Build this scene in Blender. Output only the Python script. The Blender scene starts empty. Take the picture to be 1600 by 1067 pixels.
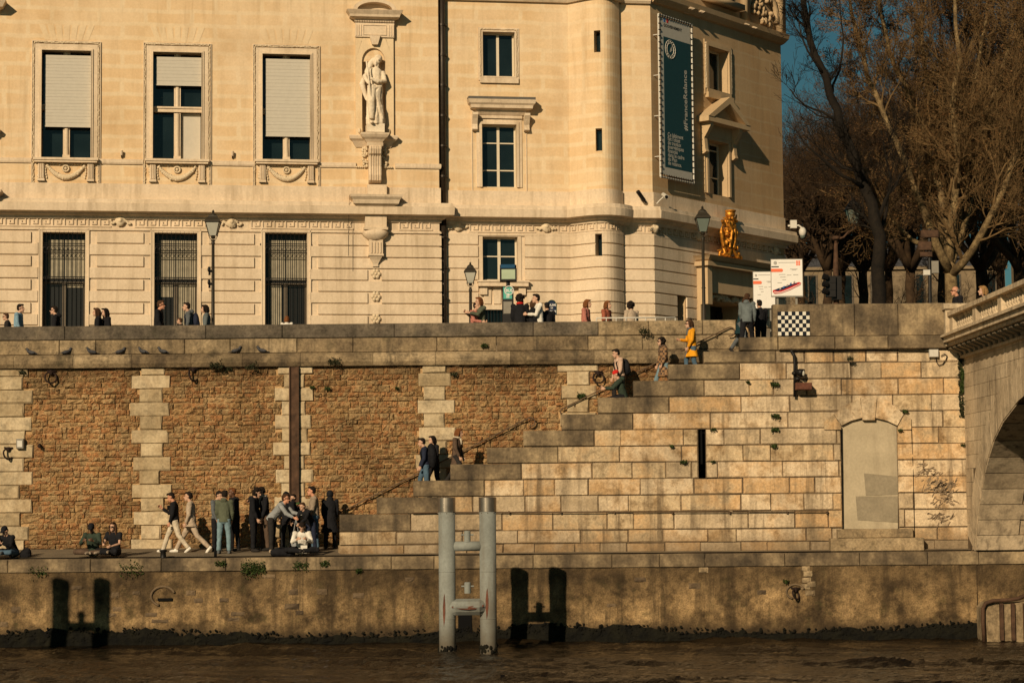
import bpy, math, random
from math import sin, cos, tan, pi, radians, sqrt, atan2, hypot
from mathutils import Vector, Matrix
random.seed(7)
R = random.random
def U(a, b): return a + (b - a) * random.random()
scene = bpy.context.scene
COL = scene.collection
# ------------------------------------------------------------------ camera
F_PX = 3378.0
CAM = Vector((0, -60, 3.82))
ROT = Matrix.Rotation(radians(90 + 4.26), 3, 'X') @ Matrix.Rotation(radians(-0.5), 3, 'Z')
cd = bpy.data.cameras.new('camera'); cam = bpy.data.objects.new('camera', cd); COL.objects.link(cam)
cam.location = CAM; cam.rotation_euler = ROT.to_euler(); cd.sensor_width = 36; cd.lens = 36 * F_PX / 1600
cd.clip_start = 0.5; cd.clip_end = 3000; scene.camera = cam
def ray(px, py): return ROT @ Vector(((px - 800) / F_PX, -(py - 533.5) / F_PX, -1))
def P(px, py, Y=0.0):
    d = ray(px, py); return CAM + d * ((Y - CAM.y) / d.y)
def PX(px, x_py, X):
    d = ray(px, x_py); return CAM + d * ((X - CAM.x) / d.x)
# ------------------------------------------------------------------ light
SUN_AZ, SUN_EL = 24.0, 24.0      # travels towards +y, +x
w = bpy.data.worlds.new('World'); scene.world = w; w.use_nodes = True
nt = w.node_tree; bg = nt.nodes['Background']; sky = nt.nodes.new('ShaderNodeTexSky'); sky.sky_type = 'NISHITA'
sky.sun_disc = False; sky.sun_elevation = radians(SUN_EL); sky.sun_rotation = radians(180 + SUN_AZ)
sky.air_density = 1.0; sky.dust_density = 0.6; sky.ozone_density = 2.0
mx = nt.nodes.new('ShaderNodeMix'); mx.data_type = 'RGBA'; mx.blend_type = 'MULTIPLY'; mx.inputs[0].default_value = 1
mx.inputs[7].default_value = (0.27, 0.50, 0.44, 1)
nt.links.new(sky.outputs[0], mx.inputs[6]); nt.links.new(mx.outputs[2], bg.inputs[0]); bg.inputs[1].default_value = 0.05
sl = bpy.data.lights.new('sun', 'SUN'); so = bpy.data.objects.new('sun', sl); COL.objects.link(so)
sl.energy = 4.55; sl.angle = radians(0.5); sl.color = (1.0, 0.788, 0.535)
TRAV = Vector((sin(radians(SUN_AZ)) * cos(radians(SUN_EL)), cos(radians(SUN_AZ)) * cos(radians(SUN_EL)), -sin(radians(SUN_EL))))
so.rotation_euler = TRAV.to_track_quat('-Z', 'Y').to_euler(); so.location = (-30, -60, 40)
scene.view_settings.view_transform = 'Standard'; scene.view_settings.look = 'None'; scene.view_settings.exposure = 0
scene.cycles.max_bounces = 5; scene.cycles.use_denoising = True
# ------------------------------------------------------------------ materials
def newmat(name, rough=0.85, metal=0.0, spec=0.3):
    m = bpy.data.materials.new(name); m.use_nodes = True
    b = m.node_tree.nodes['Principled BSDF']; b.inputs['Roughness'].default_value = rough
    b.inputs['Metallic'].default_value = metal; b.inputs['Specular IOR Level'].default_value = spec
    return m, m.node_tree, b
def N(nt, t, **kw):
    n = nt.nodes.new(t)
    for k, v in kw.items(): setattr(n, k, v)
    return n
def coords(nt, kind='Object', scale=(1, 1, 1)):
    tc = N(nt, 'ShaderNodeTexCoord'); mp = N(nt, 'ShaderNodeMapping'); mp.inputs['Scale'].default_value = scale
    nt.links.new(tc.outputs[kind], mp.inputs[0]); return mp.outputs[0]
def noise(nt, scale, detail=5, rough=0.6, vec=None):
    n = N(nt, 'ShaderNodeTexNoise'); n.inputs['Scale'].default_value = scale; n.inputs['Detail'].default_value = detail
    n.inputs['Roughness'].default_value = rough
    if vec is not None: nt.links.new(vec, n.inputs['Vector'])
    return n.outputs[0]
def ramp(nt, fac, stops):
    r = N(nt, 'ShaderNodeValToRGB'); e = r.color_ramp.elements
    while len(e) < len(stops): e.new(0.5)
    for i, (p, c) in enumerate(stops):
        e[i].position = p; e[i].color = (*c, 1) if not isinstance(c, (int, float)) else (c, c, c, 1)
    nt.links.new(fac, r.inputs[0]); return r.outputs[0]
def math_(nt, op, a, b):
    n = N(nt, 'ShaderNodeMath', operation=op)
    for i, v in enumerate((a, b)):
        if isinstance(v, (int, float)): n.inputs[i].default_value = v
        else: nt.links.new(v, n.inputs[i])
    return n.outputs[0]
def mix(nt, fac, a, b, mode='MIX'):
    n = N(nt, 'ShaderNodeMix', data_type='RGBA', blend_type=mode)
    for i, v in ((0, fac), (6, a), (7, b)):
        if isinstance(v, (int, float)): n.inputs[i].default_value = v
        elif isinstance(v, tuple): n.inputs[i].default_value = (*v, 1)
        else: nt.links.new(v, n.inputs[i])
    return n.outputs[2]
def bump(nt, b, h, strength=0.5, dist=0.02):
    n = N(nt, 'ShaderNodeBump'); n.inputs['Strength'].default_value = strength; n.inputs['Distance'].default_value = dist
    nt.links.new(h, n.inputs['Height']); nt.links.new(n.outputs[0], b.inputs['Normal']); return n
def plain(name, c, rough=0.7, metal=0.0, var=0.15, scale=8, bmp=0.1, spec=0.3):
    m, nt, b = newmat(name, rough, metal, spec)
    v = coords(nt); f = noise(nt, scale, 4, 0.6, v)
    k = ramp(nt, f, [(0.3, 1 - var), (0.7, 1 + var)])
    nt.links.new(mix(nt, 1.0, tuple(c), k, 'MULTIPLY'), b.inputs['Base Color'])
    if bmp: bump(nt, b, f, bmp, 0.02)
    return m
def stone(name, cols, island=0.5, nscale=0.7, var=0.22, streak=0.0, dark=(0.03, 0.024, 0.018), bstr=0.5, bdist=0.02, bscale=14, moss=0.0, zg=None, blotch=0.0, facbrick=None, spread=1.0, pits=0.0, smear=None, big=0.0, run=0.0):
    m, nt, b = newmat(name, 0.9, 0, 0.2)
    v = coords(nt)
    n1 = noise(nt, nscale, 6, 0.62, v)
    n1 = math_(nt, 'MULTIPLY', math_(nt, 'SUBTRACT', n1, 0.5), 2.2 * spread); n1 = math_(nt, 'ADD', n1, 0.5)
    if island > 0:
        g = N(nt, 'ShaderNodeNewGeometry')
        f = math_(nt, 'ADD', math_(nt, 'MULTIPLY', g.outputs['Random Per Island'], island), math_(nt, 'MULTIPLY', n1, 1 - island))
    else: f = n1
    k = len(cols); c = ramp(nt, f, [(0.08 + 0.84 * i / (k - 1), cols[i]) for i in range(k)])
    n2 = noise(nt, bscale, 8, 0.65, v)
    if facbrick:
        uv = coords(nt, 'UV')
        br = N(nt, 'ShaderNodeTexBrick'); br.offset = 0.5; br.inputs['Scale'].default_value = 1
        br.inputs['Brick Width'].default_value = facbrick[0]; br.inputs['Row Height'].default_value = facbrick[1]
        br.inputs['Mortar Size'].default_value = facbrick[2]; br.inputs['Mortar Smooth'].default_value = 0.6; br.inputs['Bias'].default_value = -0.2
        br.inputs['Color1'].default_value = (0.97, 0.88, 0.74, 1); br.inputs['Color2'].default_value = (1.0, 0.96, 0.88, 1); br.inputs['Mortar'].default_value = (1.03, 1.03, 0.98, 1)
        # wobble the joints a little
        wn = N(nt, 'ShaderNodeTexNoise'); wn.inputs['Scale'].default_value = 1.6; wn.inputs['Detail'].default_value = 3
        nt.links.new(uv, wn.inputs['Vector'])
        vm = N(nt, 'ShaderNodeVectorMath', operation='SUBTRACT'); nt.links.new(wn.outputs[1], vm.inputs[0]); vm.inputs[1].default_value = (0.5, 0.5, 0.5)
        vs = N(nt, 'ShaderNodeVectorMath', operation='SCALE'); nt.links.new(vm.outputs[0], vs.inputs[0]); vs.inputs['Scale'].default_value = 0.14
        va = N(nt, 'ShaderNodeVectorMath', operation='ADD'); nt.links.new(uv, va.inputs[0]); nt.links.new(vs.outputs[0], va.inputs[1])
        nt.links.new(va.outputs[0], br.inputs['Vector'])
        wash = noise(nt, 0.35, 4, 0.6, v)
        c = mix(nt, ramp(nt, wash, [(0.3, 0.25), (0.6, 1.0)]), c, mix(nt, 1.0, c, br.outputs[0], 'MULTIPLY'))
    c = mix(nt, 1.0, c, ramp(nt, n2, [(0.28, 1 - var), (0.72, 1 + var)]), 'MULTIPLY')
    if blotch:
        nb = noise(nt, 1.1, 7, 0.7, v)
        c = mix(nt, math_(nt, 'MULTIPLY', ramp(nt, nb, [(0.50, 0.0), (0.68, 1.0)]), blotch), c, dark)
    if smear:
        sm = noise(nt, 3.6, 8, 0.75, v)
        c = mix(nt, ramp(nt, sm, [(0.46, 0.0), (0.64, 0.45)]), c, smear)
        s2 = noise(nt, 0.45, 4, 0.6, v); c = mix(nt, 1.0, c, ramp(nt, s2, [(0.35, 0.72), (0.65, 1.15)]), 'MULTIPLY')
        s3 = noise(nt, 28, 6, 0.8, v); c = mix(nt, 1.0, c, ramp(nt, s3, [(0.36, 0.45), (0.56, 1.12)]), 'MULTIPLY')
    if streak:
        vv = coords(nt, 'Object', (1.7, 1.7, 0.22)); ns = noise(nt, 1.3, 6, 0.65, vv)
        c = mix(nt, math_(nt, 'MULTIPLY', ramp(nt, ns, [(0.50, 0.0), (0.66, 1.0)]), streak), c, dark)
    if big:    # large uneven weathering
        g1 = noise(nt, 0.28, 6, 0.68, v); c = mix(nt, 1.0, c, ramp(nt, g1, [(0.36, 1 - big), (0.5, 1.0), (0.66, 1 + big * .25)]), 'MULTIPLY')
        g2 = noise(nt, 2.6, 9, 0.78, v); c = mix(nt, 1.0, c, ramp(nt, g2, [(0.38, 1 - big), (0.5, 1.0)]), 'MULTIPLY')
    if run:    # narrow dark water runs
        vr = coords(nt, 'Object', (4.5, 4.5, 0.30)); r1 = noise(nt, 1.0, 5, 0.6, vr); r2 = noise(nt, 0.5, 3, 0.5, v)
        c = mix(nt, math_(nt, 'MULTIPLY', math_(nt, 'MULTIPLY', ramp(nt, r1, [(0.52, 0.0), (0.64, 1.0)]), ramp(nt, r2, [(0.42, 0.0), (0.58, 1.0)])), run), c, dark)
    if moss:
        nm = noise(nt, 2.3, 7, 0.75, v)
        c = mix(nt, math_(nt, 'MULTIPLY', ramp(nt, nm, [(0.54, 0.0), (0.66, 1.0)]), moss), c, (0.035, 0.045, 0.012))
    if pits:
        vo = N(nt, 'ShaderNodeTexVoronoi'); vo.inputs['Scale'].default_value = 9; nt.links.new(v, vo.inputs['Vector'])
        c = mix(nt, math_(nt, 'MULTIPLY', ramp(nt, vo.outputs['Distance'], [(0.08, 1.0), (0.22, 0.0)]), pits), c, dark)
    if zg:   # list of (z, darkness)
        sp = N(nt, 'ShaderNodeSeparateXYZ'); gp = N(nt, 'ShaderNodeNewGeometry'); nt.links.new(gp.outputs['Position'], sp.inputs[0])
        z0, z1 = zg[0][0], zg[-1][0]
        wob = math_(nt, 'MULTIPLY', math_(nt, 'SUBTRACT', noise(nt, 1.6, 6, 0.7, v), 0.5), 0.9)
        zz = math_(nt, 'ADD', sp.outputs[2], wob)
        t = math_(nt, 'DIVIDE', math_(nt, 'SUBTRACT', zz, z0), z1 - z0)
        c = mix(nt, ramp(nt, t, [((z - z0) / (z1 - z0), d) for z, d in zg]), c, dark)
    nt.links.new(c, b.inputs['Base Color'])
    bump(nt, b, n2, bstr, bdist)
    return m
M = {}
M['facade'] = stone('upper facade limestone', [(0.58, 0.43, 0.265), (0.69, 0.54, 0.36), (0.63, 0.475, 0.30)], island=0, nscale=0.5, var=0.07, bstr=0.25, bdist=0.01, facbrick=(1.55, 0.475, 0.10), streak=0.12, run=0.22, dark=(0.3, 0.2, 0.1))
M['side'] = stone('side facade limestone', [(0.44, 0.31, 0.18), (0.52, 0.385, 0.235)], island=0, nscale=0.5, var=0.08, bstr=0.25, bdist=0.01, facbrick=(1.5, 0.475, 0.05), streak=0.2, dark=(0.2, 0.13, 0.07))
M['dress'] = stone('dressed limestone', [(0.58, 0.455, 0.31), (0.71, 0.575, 0.415)], island=0.2, nscale=0.9, var=0.12, bstr=0.35, bdist=0.01, streak=0.32, run=0.35, dark=(0.30, 0.22, 0.13))
M['carved'] = stone('carved limestone', [(0.55, 0.44, 0.29), (0.70, 0.57, 0.39)], island=0.3, nscale=3, var=0.18, bstr=0.8, bdist=0.02, bscale=22, streak=0.2, dark=(0.2, 0.14, 0.08))
M['statue'] = stone('statue stone', [(0.60, 0.49, 0.35), (0.78, 0.68, 0.52)], island=0, nscale=2.5, var=0.12, bstr=0.5, bdist=0.01, bscale=25)
M['lead'] = plain('weathered lead', (0.10, 0.09, 0.075), 0.6)
M['ashlar'] = stone('stair ashlar', [(0.36, 0.23, 0.11), (0.60, 0.46, 0.28), (0.58, 0.37, 0.18), (0.70, 0.55, 0.36), (0.47, 0.36, 0.225), (0.64, 0.48, 0.29)], island=0.62, nscale=1.3, var=0.28, streak=0.5, blotch=0.4, big=0.38, run=0.75, moss=0.10, bstr=0.8, bdist=0.03, dark=(0.12, 0.085, 0.05), zg=[(2.2, 0.8), (2.7, 0.5), (3.1, 0.12), (8.0, 0.0), (9.2, 0.15)])
M['coping'] = stone('weathered coping', [(0.06, 0.046, 0.030), (0.16, 0.118, 0.07), (0.36, 0.27, 0.155)], island=0.2, nscale=1.0, var=0.3, streak=0.6, blotch=0.35, spread=1.5, bstr=0.7, bdist=0.02)
M['parapet'] = stone('dark parapet coping', [(0.06, 0.05, 0.036), (0.13, 0.105, 0.075), (0.22, 0.17, 0.11)], island=0.25, nscale=1.1, var=0.35, streak=0.3, bstr=0.8, bdist=0.02, moss=0.2, big=0.4)
M['course'] = stone('parapet course', [(0.12, 0.085, 0.05), (0.30, 0.22, 0.125), (0.46, 0.35, 0.21)], island=0.5, nscale=1.6, var=0.35, blotch=0.7, big=0.45, run=0.6, bstr=0.8, bdist=0.02, moss=0.2)
M['quoin'] = stone('pale pier stone', [(0.32, 0.24, 0.135), (0.48, 0.38, 0.235), (0.56, 0.455, 0.30)], island=0.6, nscale=2, var=0.26, blotch=0.55, big=0.35, run=0.3, dark=(0.27, 0.175, 0.085), bstr=0.5, bdist=0.015)
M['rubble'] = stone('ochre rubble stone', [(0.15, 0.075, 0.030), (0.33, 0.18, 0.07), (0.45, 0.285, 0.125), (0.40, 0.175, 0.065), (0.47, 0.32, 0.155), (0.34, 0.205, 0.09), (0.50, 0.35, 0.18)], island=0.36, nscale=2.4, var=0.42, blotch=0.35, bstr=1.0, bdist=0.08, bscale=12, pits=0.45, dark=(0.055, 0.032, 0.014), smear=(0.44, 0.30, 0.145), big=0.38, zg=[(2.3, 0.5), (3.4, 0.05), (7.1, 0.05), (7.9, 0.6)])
M['mortar'] = stone('ochre mortar', [(0.36, 0.225, 0.10), (0.52, 0.34, 0.17)], island=0, nscale=2, var=0.3, bstr=0.8)
M['joint'] = stone('dark joint mortar', [(0.05, 0.035, 0.022), (0.20, 0.14, 0.08)], island=0, nscale=0.8, var=0.3)
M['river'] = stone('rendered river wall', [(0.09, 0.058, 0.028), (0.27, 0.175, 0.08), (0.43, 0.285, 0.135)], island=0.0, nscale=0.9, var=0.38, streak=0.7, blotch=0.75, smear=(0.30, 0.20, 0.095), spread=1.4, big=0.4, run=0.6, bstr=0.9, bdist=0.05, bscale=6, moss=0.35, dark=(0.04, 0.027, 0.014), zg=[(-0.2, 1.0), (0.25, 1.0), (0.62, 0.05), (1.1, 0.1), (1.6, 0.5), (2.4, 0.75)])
M['algae'] = stone('wet algae', [(0.002, 0.002, 0.0015), (0.010, 0.009, 0.004)], island=0, nscale=3, var=0.4, bstr=1.0, bdist=0.05)
M['quay'] = stone('quay paving', [(0.14, 0.11, 0.075), (0.24, 0.19, 0.12)], island=0, nscale=1.0, var=0.2)
M['render'] = stone('grey render infill', [(0.36, 0.30, 0.20), (0.46, 0.385, 0.26)], island=0, nscale=1.3, var=0.12, streak=0.3, dark=(0.16, 0.12, 0.08), bstr=0.3)
M['patch'] = stone('grey patched render', [(0.22, 0.185, 0.125), (0.30, 0.25, 0.17)], island=0, nscale=2.3, var=0.14, bstr=0.3)
M['bridge'] = stone('bridge stone', [(0.48, 0.37, 0.235), (0.64, 0.51, 0.34)], island=0.5, nscale=1.2, var=0.18, streak=0.35, big=0.3, run=0.8, dark=(0.12, 0.09, 0.06), bstr=0.4)
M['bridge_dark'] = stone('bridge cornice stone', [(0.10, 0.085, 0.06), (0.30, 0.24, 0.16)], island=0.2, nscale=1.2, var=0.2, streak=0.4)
M['road'] = plain('asphalt', (0.05, 0.048, 0.045), 0.9)
M['pave'] = plain('pavement', (0.17, 0.15, 0.12), 0.9)
M['iron'] = plain('black painted iron', (0.012, 0.011, 0.010), 0.5, 0.3)
M['lampgreen'] = plain('dark green brown painted iron', (0.035, 0.028, 0.018), 0.5, 0.2)
M['rust'] = plain('rusted iron', (0.075, 0.04, 0.022), 0.8, 0.2, 0.5, 5, 0.5)
M['rustring'] = plain('dark rusted ring iron', (0.025, 0.014, 0.010), 0.75, 0.3, 0.3)
M['rail'] = plain('worn handrail iron', (0.11, 0.07, 0.04), 0.6, 0.3)
M['pilegrey'] = stone('grey painted pile steel', [(0.18, 0.19, 0.17), (0.25, 0.265, 0.24)], island=0, nscale=1.4, var=0.14, streak=0.4, blotch=0.2, run=0.5, dark=(0.12, 0.10, 0.07), bstr=0.15, zg=[(0.0, 1.0), (0.25, 0.8), (0.7, 0.25), (1.3, 0.0)])
M['pilerust'] = plain('scraped rusty steel', (0.11, 0.04, 0.022), 0.8, 0.0, 0.4, 7)
M['cap'] = plain('brushed steel cap', (0.30, 0.26, 0.21), 0.38, 0.85, 0.15, 3)
M['drain'] = plain('dark drainpipe', (0.035, 0.026, 0.018), 0.45, 0.4, 0.3)
M['frame'] = plain('cream window frame', (0.62, 0.54, 0.40), 0.5, 0, 0.05)
M['darkframe'] = plain('dark window timber', (0.10, 0.08, 0.055), 0.6, 0, 0.15)
M['blind'] = plain('pale grey roller blind', (0.50, 0.46, 0.38), 0.8, 0, 0.04)
M['curtain'] = plain('net curtain', (0.30, 0.265, 0.19), 0.9, 0, 0.2, 4)
M['white'] = plain('white painted panel', (0.75, 0.72, 0.66), 0.5, 0, 0.03)
M['offwhite'] = plain('dusty white plastic', (0.55, 0.52, 0.45), 0.5, 0, 0.08)
M['bannergrey'] = plain('pale banner cloth', (0.50, 0.47, 0.40), 0.7, 0, 0.05)
M['bannerteal'] = plain('dark teal banner cloth', (0.012, 0.055, 0.065), 0.7, 0, 0.05)
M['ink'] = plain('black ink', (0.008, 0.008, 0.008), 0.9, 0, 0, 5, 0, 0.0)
M['smudge'] = plain('faded spray paint', (0.24, 0.175, 0.11), 0.9, 0, 0.4, 12)
M['greyink'] = plain('grey ink', (0.35, 0.33, 0.30), 0.8, 0, 0, 5, 0)
M['redink'] = plain('red ink', (0.50, 0.03, 0.03), 0.8, 0, 0, 5, 0)
M['orangeink'] = plain('orange ink', (0.80, 0.17, 0.08), 0.8, 0, 0, 5, 0)
M['blueink'] = plain('blue ink', (0.05, 0.15, 0.35), 0.8, 0, 0, 5, 0)
M['whitetile'] = plain('white ceramic tile', (0.66, 0.62, 0.52), 0.35, 0, 0.08)
M['blacktile'] = plain('black ceramic tile', (0.012, 0.013, 0.02), 0.25, 0, 0.2)
M['busgreen'] = plain('jade bus stop panel', (0.08, 0.36, 0.28), 0.4, 0, 0.05)
M['buspale'] = plain('pale green lit panel', (0.36, 0.44, 0.30), 0.4, 0, 0.08)
M['bustop'] = plain('blue translucent top', (0.02, 0.07, 0.14), 0.2, 0, 0.1)
M['signgreen'] = plain('dark green enamel', (0.012, 0.05, 0.035), 0.3, 0, 0.05)
M['signblue'] = plain('dark blue enamel', (0.012, 0.02, 0.05), 0.3, 0, 0.05)
M['pigeon'] = plain('grey pigeon feathers', (0.045, 0.045, 0.05), 0.7, 0, 0.4, 25)
M['grey'] = plain('grey utility box', (0.22, 0.20, 0.16), 0.6, 0, 0.1)
def glassmat(name, c, rough=0.08):
    m, nt, b = newmat(name, rough, 0, 0.5)
    v = coords(nt); f = noise(nt, 1.3, 2, 0.5, v)
    nt.links.new(mix(nt, ramp(nt, f, [(0.35, 0), (0.65, 1)]), tuple(c), tuple(x * 1.5 for x in c)), b.inputs['Base Color'])
    bump(nt, b, f, 0.05, 0.05); return m
M['glass'] = glassmat('dark window glass', (0.006, 0.011, 0.012))
M['glassdark'] = glassmat('dim interior glass', (0.006, 0.006, 0.005), 0.35)
M['lampglass'] = glassmat('milky lantern glass', (0.30, 0.29, 0.24), 0.3)
M['lampglassdark'] = glassmat('dim lantern glass', (0.10, 0.12, 0.10), 0.2)
m, nt_, b_ = newmat('gilded bronze', 0.5, 0.8); v_ = coords(nt_); f_ = noise(nt_, 9, 6, 0.7, v_)
nt_.links.new(ramp(nt_, f_, [(0.35, (0.22, 0.07, 0.01)), (0.62, (0.80, 0.36, 0.05))]), b_.inputs['Base Color']); bump(nt_, b_, f_, 0.6, 0.03); M['gold'] = m
def leafmat(name, a, b2):
    m, nt, b = newmat(name, 0.7, 0, 0.2); g = N(nt, 'ShaderNodeNewGeometry')
    nt.links.new(ramp(nt, g.outputs['Random Per Island'], [(0, a), (1, b2)]), b.inputs['Base Color']); return m
M['weed'] = leafmat('weed leaves', (0.012, 0.022, 0.005), (0.05, 0.075, 0.015))
M['weeddark'] = leafmat('dark moss tuft', (0.015, 0.018, 0.008), (0.05, 0.05, 0.02))
M['deadleaf'] = leafmat('dead leaves and buds', (0.05, 0.024, 0.008), (0.17, 0.085, 0.03))
M['bark'] = stone('plane tree bark', [(0.06, 0.04, 0.02), (0.16, 0.11, 0.052), (0.28, 0.20, 0.095)], island=0, nscale=3.5, var=0.25, bstr=0.8, bdist=0.03)
M['twig'] = stone('brown twigs', [(0.05, 0.031, 0.013), (0.19, 0.118, 0.05)], island=0, nscale=0.6, var=0.3)
M['barkdark'] = stone('dark bark', [(0.006, 0.005, 0.004), (0.018, 0.013, 0.008)], island=0, nscale=3, var=0.3, bstr=0.8, bdist=0.03)  # near-black bark colour of the leaning tree
M['barkfar'] = stone('brown bark', [(0.022, 0.013, 0.007), (0.07, 0.042, 0.02)], island=0, nscale=2, var=0.3)
M['facade_far'] = plain('distant plaster', (0.20, 0.15, 0.09), 0.9, 0, 0.25, 2)
M['roof_far'] = plain('distant zinc roof', (0.07, 0.07, 0.075), 0.5, 0.2)
M['skin'] = plain('skin', (0.50, 0.30, 0.20), 0.55, 0, 0.1, 20, 0.05)
M['skinred'] = plain('flushed skin', (0.52, 0.25, 0.15), 0.55, 0, 0.1, 20, 0.05)
M['skindark'] = plain('brown skin', (0.12, 0.06, 0.035), 0.55, 0, 0.1, 20, 0.05)
_cl = {}
def cloth(c, name='cloth'):
    k = tuple(c)
    if k not in _cl:
        m, nt, b = newmat(name, 0.9, 0, 0.15); v = coords(nt)
        f = noise(nt, 5, 4, 0.6, v); f2 = noise(nt, 60, 2, 0.5, v)
        nt.links.new(mix(nt, 1.0, k, ramp(nt, f, [(0.3, 0.72), (0.7, 1.2)]), 'MULTIPLY'), b.inputs['Base Color'])
        bump(nt, b, f, 0.6, 0.03); _cl[k] = m
    return _cl[k]
m, nt_, b_ = newmat('plaid wool', 0.9); v_ = coords(nt_, 'Object', (1, 1, 1)); wv = N(nt_, 'ShaderNodeTexChecker'); wv.inputs['Scale'].default_value = 14
wv.inputs['Color1'].default_value = (0.30, 0.17, 0.08, 1); wv.inputs['Color2'].default_value = (0.07, 0.045, 0.03, 1)
nt_.links.new(v_, wv.inputs['Vector']); nt_.links.new(wv.outputs[0], b_.inputs['Base Color']); M['plaid'] = m
# water
m, nt_, b_ = newmat('river water', 0.09, 0, 0.5); b_.inputs['IOR'].default_value = 1.33; b_.inputs['Specular IOR Level'].default_value = 0.22; b_.inputs['Specular Tint'].default_value = (0.75, 0.70, 0.6, 1)
v_ = coords(nt_, 'Object', (0.8, 1.0, 1)); f_ = math_(nt_, 'ADD', noise(nt_, 1.5, 6, 0.6, v_), math_(nt_, 'MULTIPLY', noise(nt_, 5.5, 4, 0.6, v_), 0.35)); g_ = noise(nt_, 0.35, 3, 0.5, v_)
nt_.links.new(ramp(nt_, g_, [(0.3, (0.007, 0.005, 0.003)), (0.7, (0.018, 0.012, 0.006))]), b_.inputs['Base Color']); bump(nt_, b_, f_, 0.9, 0.13); M['water'] = m
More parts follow.
